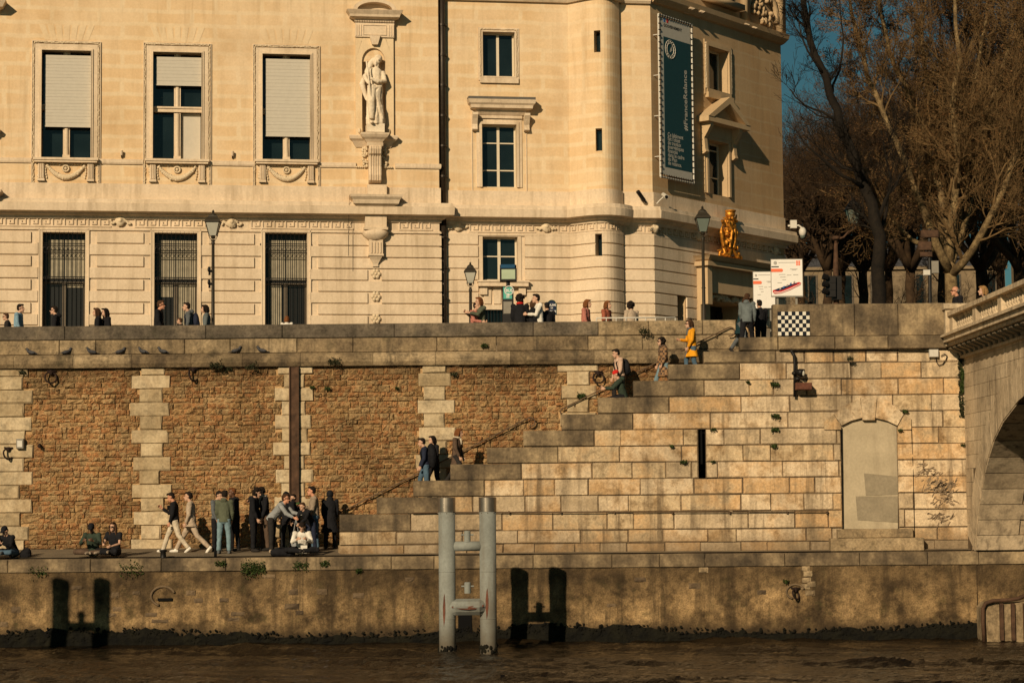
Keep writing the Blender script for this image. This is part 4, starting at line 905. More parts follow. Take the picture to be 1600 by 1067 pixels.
# string course at sill height on the left wing
zs1, zs0 = sl_(190, 249)[1], sl_(190, 257)[1]; mb = MB()
segs = [(0, sl_(49, 250)[0]), (sl_(153, 250)[0], sl_(224, 250)[0]), (sl_(326, 250)[0], sl_(398, 250)[0]), (sl_(496, 250)[0], sl_(556, 250)[0]), (sl_(617, 250)[0], sB1 + .02)]
for a, b in segs:
    mb = MB(); BP.strip(mb, a, b, [(0, zs0), (.05, zs0), (.07, zs0 + .05), (.07, zs1 - .02), (.03, zs1), (0, zs1)]); mb.build('string_course', 'dress', bld)
# frieze frame mouldings
mb = MB()
for a, b in ((0, sB1 + .02), (BP.c[2] + .01, BP.c[iS + 1])):
    BP.bar(mb, a, b, zf0 - .09, zf0 - .03, -.01, .06); BP.bar(mb, a, b, zf0 - .03, zf0 + .0, -.01, .035); BP.bar(mb, a, b, zf1, zf1 + .04, -.01, .04)
mb.build('frieze_moulding', 'dress', bld)
# meander
mb = MB(); kw = 0.385; H = zf1 - zf0 - .04; z0 = zf0 + .02; t = .105
def skip(s): 
    for (a, b) in ex_:
        if a < s < b: return True
    return False
ex_ = []
for px in (188, 362): s = sl_(px, 349)[0]; ex_.append((s - .62, s + .26))
s = sl_(584, 349)[0]; ex_.append((s - .72, s + .5))
for px in (715, 853): s = sm_(px, 352)[0]; ex_.append((s - .55, s + .3))
ex_.append((sB1 - .45, BP.c[2] + .2)); s = BP.c[iS]; ex_.append((s - .3, s + .35))
def meander(a, b):
    n = int((b - a) / kw)
    for i in range(n):
        s = a + i * kw
        if skip(s) : continue
        for (x0, x1, y0, y1) in ((0, t, 0, 1), (t, .80, 1 - t * 1.1, 1), (.70, .80, .25, 1 - t * 1.1), (.36, .70, .25, .36), (.36, .46, .36, .60), (t, 1.0, 0, .11)):
            BP.bar(mb, s + x0 * kw, s + x1 * kw, z0 + y0 * H, z0 + y1 * H, -.005, .04)
for a_, b_ in ((0.1, sB1), (BP.c[2] + .3, BP.c[iT] - .02), (BP.c[iT] + .03, BP.c[iS + 1] - .3)): mb = MB(); meander(a_, b_); mb.build('meander_frieze', 'dress', bld)
# roundels with helmets on the frieze
def boss(s, z, r=0.17, name='frieze_boss'):
    mb = MB(); c = BP.at(s, .06, z); i = BP.seg(s); n = BP.n(i); d = Vector((-n.y, n.x, 0)); ax = Matrix((d, -n, Vector((0, 0, 1)))).transposed()
    mb.ell(c, r * .9, .10, r, ax); mb.ell(c + n * .06 + Vector((0, 0, r * .2)), r * .45, .08, r * .5, ax)
    for k in range(7): a = U(0, 6.28); mb.ell(c + d * cos(a) * r * .8 + Vector((0, 0, sin(a) * r * .7)), .05, .05, .07, ax)
    for sgn in (-1, 1):
        for k in range(4): mb.ell(c + d * sgn * (r + .05 * k) + Vector((0, 0, U(-.08, .04))), .05, .04, .05, ax)
    remesh(mb.build(name, 'carved', bld, True), .016, 1)
for px in (188, 362): boss(sl_(px, 349)[0], (zf0 + zf1) / 2 + .02)
for px in (715, 853): boss(sm_(px, 352)[0], (zf0 + zf1) / 2 + .02)
boss(BP.c[iS] + .05, (zf0 + zf1) / 2); boss(ss_(1090, 360)[0], (zf0 + zf1) / 2); boss(ss_(1210, 390)[0], (zf0 + zf1) / 2 - .05)
# rusticated courses
zr = [sl_(200, y)[1] for y in (363.5, 382, 400.5, 418.5, 437, 455, 473.5, 491.5, 510)]
mb = MB(); g = .035
def course(a, b, k, z=zr, d=.06): BP.strip(mb, a, b, [(-.01, z[k + 1] + g), (d - .015, z[k + 1] + g), (d, z[k + 1] + g + .015), (d, z[k] - .015), (d - .015, z[k] - .002), (-.01, z[k] - .002)])
gaps = [(-60, None), ]
for k in range(8):
    wide = k % 2 == 1
    def ext(px): return 0
    for (xa, xb) in ((-150, 48), (150, 224), (325, 397)):      # panels between windows: right ends
        aL = sl_(xa + (-10 if wide else 1) if xa > 0 else xa, 430)[0]; bR = sl_(xb + (11 if wide else 0), 430)[0]; course(max(0, aL), bR, k)
    xs_ = (485 if wide else 497)
    if k < 3: course(sl_(xs_, 430)[0], sB1 - .02 + .03, k)
    elif wide: course(sl_(xs_, 430)[0], sl_(574, 430)[0], k); course(sl_(596, 430)[0], sB1 + .01, k)
    else: course(sl_(xs_, 430)[0], sB1 + .01, k)
mb.build('rusticated_courses', 'dress', bld); mb = MB()
zm = [sm_(860, y)[1] for y in (365, 385, 404, 422, 440, 458, 475.5, 493, 511)]
for k in range(8):
    a0 = BP.c[2] + .03
    w0, w1 = (sm_(747, 430)[0], sm_(820, 430)[0])
    course(a0, w0, k, zm, .055)
    if k == 0 or k == 1:
        course(w1, TG[0][0], k, zm, .055); course(TG[0][1], BP.c[iT] - .02, k, zm, .055)
    else: course(w1 if k < 4 else sm_(822, 430)[0], BP.c[iT] - .02, k, zm, .055)
    e = BP.c[iS + 1] - .02
    if k <= 1: course(BP.c[iT] + .02, e, k, zm, .055)
    else:
        c0, c1 = ss_(1088, 440)[0], ss_(1184, 440)[0]
        if k < 5: course(BP.c[iT] + .02, c0, k, zm, .055)
        else: course(BP.c[iT] + .02, SG[1][0] - .05, k, zm, .055); course(SG[1][1] + .05, c0, k, zm, .055)
        course(c1, e, k, zm, .055)
mb.build('rusticated_courses', 'dress', bld)
# ------- helpers for windows: local frame on a flat segment
class Fr:
    def __init__(s, h, seg, d=0.0):
        s.k = seg; s.n = BP.n(seg); s.u = Vector((-s.n.y, s.n.x, 0)); s.h = h; s.d = d
    def q(s, t, z, d=0.0): v = BP.p[s.k] + s.u * (t - BP.c[s.k]) + s.n * d; return Vector((v.x, v.y, z))
    def box(s, mb, a, b, z0, z1, d0, d1):
        q = s.q; mb.box8([q(a, z0, d1), q(b, z0, d1), q(b, z0, d0), q(a, z0, d0), q(a, z1, d1), q(b, z1, d1), q(b, z1, d0), q(a, z1, d0)])
    def poly(s, mb, pts, d0, d1): mb.prism([s.q(a, z, d1) for a, z in pts], s.n * (d0 - d1))
    def ax(s): return Matrix((s.u, -s.n, Vector((0, 0, 1)))).transposed()
def corn(f, mb, a, b, prof):      # moulded block with returns; prof rises bottom to top, a/b = full width
    D = max(d for d, z in prof); rings = []
    for d, z in prof: k = D - d; rings.append([f.q(a + k, z, -.01), f.q(a + k, z, d), f.q(b - k, z, d), f.q(b - k, z, -.01)])
    mb.loft(rings)
def frame_ring(f, mb, a, b, z0, z1, w, d0, d1, bottom=True):
    f.box(mb, a - w, a, z0 - (w if bottom else 0), z1 + w, d0, d1); f.box(mb, b, b + w, z0 - (w if bottom else 0), z1 + w, d0, d1)
    f.box(mb, a, b, z1, z1 + w, d0, d1)
    if bottom: f.box(mb, a, b, z0 - w, z0, d0, d1)
def carved_bar(f, mb, a, b, z0, z1, d):
    L = max(b - a, z1 - z0); n = int(L / .055); ax = f.ax()
    for i in range(n):
        t = (i + .5) / n
        if b - a > z1 - z0: c = f.q(a + (b - a) * t, (z0 + z1) / 2 + U(-.012, .012), d); mb.ell(c, .045, .035, (z1 - z0) * U(.35, .62), ax, 6, 4)
        else: c = f.q((a + b) / 2 + U(-.012, .012), z0 + (z1 - z0) * t, d); mb.ell(c, (b - a) * U(.32, .6), .035, .045, ax, 6, 4)
def panes(f, w, a, b, z0, z1, dep, cols=2, rows=(), fw=.05, mat='frame', gm='glass'):
    mb = MB(); fr = mb
    f.box(mb, a, b, z0, z0 + fw, -dep - .02, -dep + .04); f.box(mb, a, b, z1 - fw, z1, -dep - .02, -dep + .04); f.box(mb, a, a + fw, z0 + fw, z1 - fw, -dep - .02, -dep + .04); f.box(mb, b - fw, b, z0 + fw, z1 - fw, -dep - .02, -dep + .04)
    for k in range(1, cols): x = a + (b - a) * k / cols; f.box(mb, x - fw * .9, x + fw * .9, z0 + fw, z1 - fw, -dep - .02, -dep + .05)
    for r in rows:
        for k in range(cols): f.box(mb, a + (b - a) * k / cols + fw * .9, a + (b - a) * (k + 1) / cols - fw * .9, r - .02, r + .02, -dep - .015, -dep + .03)
    o = mb.build('window_frame', mat, w); mb = MB(); f.box(mb, a + .01, b - .01, z0 + .01, z1 - .01, -dep - .05, -dep - .01); mb.build('pane', gm, w); return o
# ------- upper left windows
for k, h in enumerate(LW):
    f = Fr(h, iL); a, b, z0, z1 = h[:4]; mb = MB()
    frame_ring(f, mb, a, b, z0, z1, .07, -.02, .085, False); frame_ring(f, mb, a - .07, b + .07, z0, z1 + .07, .15, -.01, .045, False)
    zo = sl_(190, 288)[1]; frame_ring(f, mb, a - .30, b + .30, zo, z1 + .30, .025, -.01, .05, False)
    # inner roll
    frame_ring(f, mb, a + .0, b - .0, z0, z1, .02, .0, .11, False)
    w = mb.build('window', 'dress', bld)
    mb = MB(); carved_bar(f, mb, a - .29, a - .23, zo, z1 + .24, .03); carved_bar(f, mb, b + .23, b + .29, zo, z1 + .24, .03); carved_bar(f, mb, a - .25, b + .25, z1 + .24, z1 + .30, .035); mb.build('carved_border', 'carved', w, True)
    mb = MB(); f.box(mb, a - .22, b + .22, z0 - .17, z0 - .03, 0, .20); f.box(mb, a - .26, b + .26, z0 - .10, z0 - .02, 0, .24); mb.build('sill', 'dress', w)
    mb = MB(); m_ = (a + b) / 2; hh = .62
    for sg in (-1, 1):
        mb = MB(); c = m_ + sg * (b - a) * .5; f.box(mb, c - .10, c + .10, z0 - .17 - hh, z0 - .17, 0, .10)
        for j in range(3): f.box(mb, c - .075 + .055 * j, c - .045 + .055 * j, z0 - .13 - hh + .06, z0 - .22, .10, .125)
        f.box(mb, c - .12, c + .12, z0 - .17 - hh, z0 - .10 - hh, .0, .13)
        mb.build('bracket', 'dress', w)
    mb = MB(); ax = f.ax()
    for j in range(26):      # garland
        t = -1 + 2 * j / 25; r = .055 + .045 * (1 - t * t); c = f.q(m_ + t * .60, z0 - .28 - .38 * (1 - t * t), .04)
        mb.ell(c, r, r * .9, r, ax, 7, 5); mb.ell(c + Vector((U(-.05, .05), -.03, U(-.06, .06))), r * .5, r * .5, r * .5, ax, 6, 4)
    mb.build('garland', 'carved', w, True)
    for sg in (-1, 1):
        mb = MB()
        for j in range(5): mb.ell(f.q(m_ + sg * (.64 + .02 * sin(j)), z0 - .30 - .09 * j, .03), .03, .03, .05, ax, 6, 4); mb.ell(f.q(m_ + sg * (.90 + U(-.03, .03)), z0 - .25 - .09 * j, .03), .045, .03, .05, ax, 6, 4)
        for j in range(4): mb.ell(f.q(m_ + sg * (.2 + .1 * j), z0 - .22 + U(-.02, .02), .03), .05, .03, .03, ax, 6, 4)
        mb.build('carved_leaves', 'carved', w, True)
    mb = MB()
    mb.tube([f.q(m_ + .10 * cos(q), z0 - .36 + .10 * sin(q), .05) for q in [2 * pi * i / 16 for i in range(16)]], .03, 6, closed=True); mb.ell(f.q(m_, z0 - .36, .05), .055, .05, .055, ax)
    mb.build('rosette', 'carved', w, True)
    # voussoir lines above are subtle; stone cross mullion inside
    mb = MB(); d0, d1 = -.28, -.12; zt = [sl_(190, 170)[1]] ; zz = zt[0]
    mb.tube([f.q(m_, z0, -.2), f.q(m_, z0 + .5, -.2), f.q(m_, zz - .1, -.2)], [.085, .07, .075], 12); f.box(mb, m_ - .11, m_ - .07, z0, z1, -.3, -.2); f.box(mb, m_ + .07, m_ + .11, z0, z1, -.3, -.2)
    f.box(mb, m_ - .12, m_ + .12, z0, z0 + .12, -.3, -.09); mb.tube([f.q(m_, zz + .1, -.2), f.q(m_, z1, -.2)], .065, 12)
    f.box(mb, a, b, zz - .06, zz + .10, -.3, -.14); f.box(mb, a, b, zz + .06, zz + .12, -.3, -.10); mb.build('stone_mullion', 'dress', w)
    mb = MB(); f.box(mb, a, b, z0, z1, -.42, -.40); mb.build('pane', 'glass', w)
    mb = MB(); yb = (198, 130, 207)[k]; zbl = sl_(190, yb)[1]; zz1 = z1 - .13; n = 22 if k != 1 else 8
    for j in range(n): za = zbl + (zz1 - zbl) * j / n; zb2 = zbl + (zz1 - zbl) * (j + 1) / n; f.box(mb, a + .10, b - .01, za + .002, zb2 - .002, -.10, -.085 + (.004 if j % 2 else 0))
    f.box(mb, a + .09, b - .005, zbl - .04, zbl, -.11, -.07); mb.build('blind', 'blind', w)
    if k == 1:
        mb = MB(); f.box(mb, m_ + .14, b - .03, z0 + .05, zz - .08, -.37, -.35); mb.build('curtain', 'blind', w)
# voussoir fans over the upper windows (slightly proud wedges)
for k, h in enumerate(LW):
    mb = MB(); f = Fr(h, iL); m_ = (h[0] + h[1]) / 2; zt = h[3] + .36
    for j in range(-3, 4):
        f.poly(mb, [(m_ + j * .21 - .085, zt), (m_ + j * .21 + .085, zt), (m_ + j * .27 + .10, zt + .52), (m_ + j * .27 - .10, zt + .52)], 0, .008)
    mb.build('flat_arch', 'facade', bld)
# ------- ground floor barred windows
for k, h in enumerate(LG):
    f = Fr(h, iL); a, b, z0, z1 = h[:4]; z0 = PZ + .15; mb = MB(); frame_ring(f, mb, a, b, z0, z1, .09, -.02, .04, False)
    f.box(mb, a - .13, a - .09, z0, z1 + .12, 0, .06); f.box(mb, b + .09, b + .13, z0, z1 + .12, 0, .06); w = mb.build('window', 'dress', bld)
    m_ = (a + b) / 2; zt = sl_(100, 436)[1]
    panes(f, w, a, b, z0, zt - .06, .36, 2, (), .07, 'darkframe', 'glassdark'); 
    mb = MB(); f.box(mb, a, b, zt - .06, z1, -.41, -.36); mb.build('pane', 'glassdark', w)
    mb = MB(); f.box(mb, a + .16, m_ - .02, zt + .02, z1 - .22, -.35, -.33); f.box(mb, m_ + .02, b - .02, zt + .02, z1 - .22, -.35, -.33)
    if k == 1: f.box(mb, m_ + .10, b - .06, z0 + .05, zt - .1, -.35, -.34); f.box(mb, a + .2, m_ - .1, zt - .55, zt - .1, -.35, -.34)
    if k == 2: f.box(mb, a + .2, m_ - .12, z0 + .5, zt - .1, -.35, -.34)
    if k == 0: f.box(mb, m_ + .1, b - .1, zt - .25, zt - .15, -.35, -.34)
    mb.build('curtain', 'curtain', w)
    mb = MB(); gd = .02; n = 11
    for j in range(n):
        x = a - .02 + (b - a + .04) * j / (n - 1); mb.tube([f.q(x, z0, gd), f.q(x, z1 - .05, gd), f.q(x, z1, gd + .01)], .0125, 5); mb.tube([f.q(x, z1 - .02, gd), f.q(x, z1 + .04, gd + .03)], [.014, .002], 5)
    for zz in (z1 - .38, z1 - .45, z1 - .68, zt, zt + .07, z0 + .15, z0 + .42, z0 + .8): mb.tube([f.q(a - .13, zz, gd), f.q(b + .13, zz, gd)], .016, 5)
    for zz in (z1 - .4, zt + .03, z0 + .18): 
        for x in (a - .13, b + .13): mb.ell(f.q(x, zz, gd), .04, .04, .04)
    for j in range(n - 1):
        x = a + (b - a) * (j + .5) / (n - 1)
        for zz, r in ((z1 - .56, .055), (zt + .035, .03), (z0 + .29, .05)): mb.tube([f.q(x + r * cos(q), zz + r * 1.2 * sin(q), gd) for q in [2 * pi * i / 10 for i in range(10)]], .009, 4, closed=True)
    mb.build('grille', 'iron', w)
# ------- middle windows
h = MW[0]; f = Fr(h, iM); a, b, z0, z1 = h[:4]; mb = MB(); frame_ring(f, mb, a, b, z0, z1, .05, -.02, .07); frame_ring(f, mb, a - .05, b + .05, z0 - .05, z1 + .05, .10, -.02, .035)
f.box(mb, a - .1, b + .12, z0 - .24, z0 - .06, 0, .09); w = mb.build('window', 'dress', bld)
mb = MB(); carved_bar(f, mb, a - .11, a - .06, z0, z1 + .1, .045); carved_bar(f, mb, b + .06, b + .11, z0, z1 + .1, .045); carved_bar(f, mb, a - .1, b + .1, z1 + .07, z1 + .12, .045); mb.build('carved_border', 'carved', w, True)
panes(f, w, a, b, z0, z1, .26, 2, (), .05)
h = MW[1]; f = Fr(h, iM); a, b, z0, z1 = h[:4]; mb = MB(); frame_ring(f, mb, a, b, z0, z1, .09, -.02, .07, False); frame_ring(f, mb, a - .09, b + .09, z0, z1 + .09, .10, -.02, .035, False)
frame_ring(f, mb, a - .33, b + .33, z0 - .3, z1 + .3, .03, -.02, .03, False); f.box(mb, a - .19, b + .19, z1 + .20, z1 + .30, 0, .1); w = mb.build('window', 'dress', bld)
panes(f, w, a, b, z0, z1, .28, 2, (z0 + .62, z0 + 1.57), .05)
zq0, zq1 = sm_(780, 178)[1], sm_(780, 160)[1]; mb = MB(); L, Rr = sm_(729, 168)[0], sm_(835, 168)[0]
prof = [(0, zq0 - .06), (.10, zq0 - .06), (.16, zq0 + .06), (.34, zq0 + .10), (.42, zq0 + .24), (.44, zq1), (0, zq1)]; BP.strip(mb, L + .18, Rr - .18, [(0, zq0 - .06), (.05, zq0 - .06), (.05, zq1), (0, zq1)]); corn(f, mb, L, Rr, [(.08, zq0 - .06), (.16, zq0 + .04), (.18, zq0 + .10), (.36, zq0 + .14), (.38, zq0 + .24), (.44, zq0 + .30), (.48, zq1 + .02)]); pd = mb.build('hood', 'dress', w)
mb = MB(); f.box(mb, L + .02, Rr - .02, zq1 + .02, zq1 + .12, 0, .42); mb.build('lead_cover', 'lead', w)
for c in (sm_(741, 190)[0], sm_(822, 190)[0]):
    mb = MB(); zA, zB = zq0 - .02, sm_(741, 205)[1]; pr = [(.0, zA), (.36, zA), (.36, zA - .08), (.26, zA - .2), (.15, zA - .38), (.16, zB + .12), (.20, zB + .04), (.14, zB), (0, zB)]
    mb.prism([f.q(c - .09, z, d) for d, z in pr], f.u * .18); mb.build('console', 'dress', w)
h = MG[0]; f = Fr(h, iM); a, b, z0, z1 = h[:4]; mb = MB(); frame_ring(f, mb, a, b, z0, z1, .12, -.02, .03, False); w = mb.build('window', 'dress', bld); panes(f, w, a, b, z0, z1, .3, 2, (z0 + .85,), .055)
mb = MB(); L, Rr = sm_(746, 446)[0], sm_(824, 446)[0]; zs_ = sm_(780, 446)[1]; f.box(mb, L, Rr, zs_ - .05, zs_ + .09, 0, .26); f.box(mb, L - .03, Rr + .03, zs_ + .09, zs_ + .15, 0, .30)
for c in (L + .2, Rr - .2): f.box(mb, c - .12, c + .12, zs_ - .33, zs_ - .05, 0, .14)
mb.build('sill', 'dress', w)
h = MG[1]; f = Fr(h, iM); a, b, z0, z1 = h[:4]; mb = MB(); f.box(mb, a - .1, b + .25, z1, z1 + .16, 0, .06)
for j in range(3): x = (a + b) / 2 + (j - 1) * .33; f.poly(mb, [(x - .12, z1 + .2), (x + .12, z1 + .2), (x + .14, z1 + .85), (x - .14, z1 + .85)], 0, .05)
w = mb.build('basement_window', 'dress', bld); mb = MB(); f.box(mb, a, b, z0, z1, -.2, -.15); mb.build('pane', 'glass', w); mb = MB()
for j in range(9): x = a + (b - a) * j / 8; mb.tube([f.q(x, z0, -.02), f.q(x, z1, -.02)], .014, 5)
mb.build('grille', 'iron', w)
for h in TS + TG:
    i = BP.seg((h[0] + h[1]) / 2); f = Fr(h, i); mb = MB(); f.box(mb, h[0] - .02, h[1] + .02, h[2], h[3], -.34, -.3); mb.build('slit_window', 'glass', bld)
# top cornice fragments
mb = MB(); zt = sm_(780, 3)[1]; BP.strip(mb, BP.c[2] + .02, BP.c[iT], [(0, zt), (.10, zt), (.16, zt + .08), (.16, zt + .25), (0, zt + .25)])
BP.strip(mb, BP.c[iT], BP.c[iS] - .001, [(0, zt), (.10, zt), (.16, zt + .08), (.16, zt + .25), (0, zt + .25)]); mb.build('upper_string_course', 'dress', bld)
# ------- side facade details
zA = ss_(1150, 42)[1]; mb = MB(); e = BP.c[iS + 1]; s_ = BP.c[iS]
BP.strip(mb, s_ + .02, e + .3, [(0, zA - .15), (.12, zA - .12), (.28, zA + .05), (.32, zA + .22), (.0, zA + .26)]); mb.build('upper_cornice', 'side', bld)
mb = MB(); q0, q1 = ss_(1095, 5)[0], ss_(1150, 20)[0]; f = Fr(None, iS)
f.box(mb, q0, q1, zA + .55, zA + .75, 0, .4); f.box(mb, q1 + .3, q1 + .6, zA + .26, zA + 3, 0, .25); f.box(mb, e - .4, e, zA + .26, zA + 3, 0, .25)
cx = (q1 + .6 + e - .4) / 2; 
mb.tube([f.q(cx + 1.1 * cos(q), zA + 0.6 + 1.2 * sin(q), .1) for q in [pi * i / 14 for i in range(15)]], .12, 8)
for k in range(26): mb.ell(f.q(cx + U(-.7, .7), zA + U(.4, 1.8), .08), U(.06, .14), .12, U(.08, .16), f.ax(), 7, 5)
mb.build('upper_relief', 'side', bld, True)
mb = MB(); f.box(mb, q0 + .2, q1 - .2, zA + .76, zA + 3, 0.0, .04); mb.build('upper_window', 'glass', bld)
# spike clusters under the cornice
for px, py in ((1070, 17), (1086, 22), (1156, 42), (1168, 47)):
    s, z = ss_(px, py); mb = MB()
    for j in range(4): mb.tube([f.q(s - .1 + .08 * j, z - .05, .05), f.q(s - .13 + .08 * j, z + .05, .35)], .018, 5)
    f.box(mb, s - .16, s + .18, z - .11, z - .04, .0, .10); mb.build('bird_spikes', 'dress', bld)
for k, h in enumerate(SW):
    a, b, z0, z1 = h[:4]; mb = MB(); frame_ring(f, mb, a, b, z0, z1, .12, -.02, .08, k == 0); frame_ring(f, mb, a - .12, b + .12, z0 - (.12 if k == 0 else 0), z1 + .12, .10, -.02, .04, k == 0)
    if k == 0: f.box(mb, a - .15, b + .2, z0 - .34, z0 - .14, 0, .14)
    w = mb.build('window', 'side', bld)
    if k == 0: mb = MB(); carved_bar(f, mb, b + .13, b + .2, z0, z1 + .1, .05); carved_bar(f, mb, a - .2, a - .13, z0, z1 + .1, .05); mb.build('carved_border', 'carved', w, True)
    panes(f, w, a, b, z0, z1, .42, 2, () if k == 0 else (z0 + .7, z0 + 1.7), .06, 'frame')
    if k == 1:
        L, Rr = a - .65, b + .85; zl = z1 + .55; mb = MB(); m_ = (L + Rr) / 2
        f.box(mb, L, Rr, zl, zl + .18, 0, .50); f.poly(mb, [(L, zl + .18), (m_, zl + 1.05), (Rr, zl + .18), (Rr - .35, zl + .18), (m_, zl + .80), (L + .35, zl + .18)], 0, .52); f.poly(mb, [(L + .3, zl + .18), (Rr - .3, zl + .18), (m_, zl + .85)], 0, .14)
        f.box(mb, a - .25, b + .25, z1 + .1, zl, 0, .1)
        for c in (a - .30, b + .30):
            pr = [(0, zl), (.42, zl), (.42, zl - .12), (.28, zl - .35), (.14, zl - .55), (.18, zl - .95), (.22, zl - 1.05), (.12, zl - 1.12), (0, zl - 1.12)]; mb.prism([f.q(c - .1, z, d) for d, z in pr], f.u * .2)
        mb.build('pediment', 'side', w)
# door
c0, c1 = ss_(1086, 440)[0], ss_(1190, 460)[0]; h = SG[0]; a, b, z0, z1 = h[:4]
mb = MB(); zc = ss_(1083, 416)[1]; f.box(mb, c0 + .1, c1 - .3, z1 + .25, zc, 0, .35); f.box(mb, c0 - .1, c1 - .1, zc, zc + .16, 0, .62); corn(f, mb, c0 - .2, c1, [(.5, zc + .16), (.62, zc + .22), (.70, zc + .30), (.78, zc + .36)])
for c in (c0 + .2, c1 - .6): f.box(mb, c - .15, c + .15, z1 - .2, zc, .0, .5); f.box(mb, c - .17, c + .17, PZ, z1 - .2, 0, .2)
dr = mb.build('doorcase', 'side', bld); mb = MB()
for k in range(46): mb.ell(f.q(U(a - .3, b + .3), z1 + U(.05, .22), .12), U(.05, .12), .1, U(.05, .09), f.ax(), 6, 4)
mb.build('carved_garland', 'carved', dr, True)
mb = MB(); f.box(mb, a, b, PZ, z1, -1.2, -1.1)
for k in range(5): f.box(mb, a + .1 + k * (b - a) / 5, a + (k + 1) * (b - a) / 5 - .03, PZ + .2, z1 - .2, -1.1, -1.05)
mb.build('door_leaf', 'iron', dr)
h = SG[1]; mb = MB(); f.box(mb, h[0], h[1], PZ, h[3], -.45, -.4); mb.build('side_door', 'iron', bld)
# iron gate standing open by the door
gt = thing('iron_gate', 'small open iron gate with curved bars beside the building entrance', 'gate', f.q(ss_(1074, 480)[0], PZ, .3)); mb = MB()
s0 = ss_(1068, 480)[0]
for k in range(6): x = s0 + .14 * k; top = PZ + 2.1 - .09 * k * k * .6; mb.tube([f.q(x, PZ, .3), f.q(x, top, .3), f.q(x + .1, top - .2, .34)], .018, 5)
for zz in (PZ + .3, PZ + 1.0, PZ + 1.5): mb.tube([f.q(s0, zz, .3), f.q(s0 + .75, zz, .3)], .02, 5)
mb.build('bars', 'iron', gt)
# drainpipe
sp = sB1 + .03; mb = MB(); c = MP(uP + .16, .16); mb.lathe((c.x, c.y, 0), [(.105, PZ), (.105, zc0 - .1)], 14); mb.lathe((c.x, c.y, 0), [(.105, zc1 - .1), (.105, ZTOP)], 14); mb.lathe((c.x, c.y, 0), [(.10, zc0 - .2), (.10, zc1)], 14)
dp = mb.build('drainpipe', 'drain', bld, True); mb = MB()
z = PZ + .5
while z < ZTOP: mb.lathe((c.x, c.y, z), [(.125, 0), (.125, .07)], 14); mb.box(c.x - .15, c.x + .15, c.y - .02, c.y + .18, z + .01, z + .06); z += 1.05
mb.build('pipe_collar', 'drain', dp)
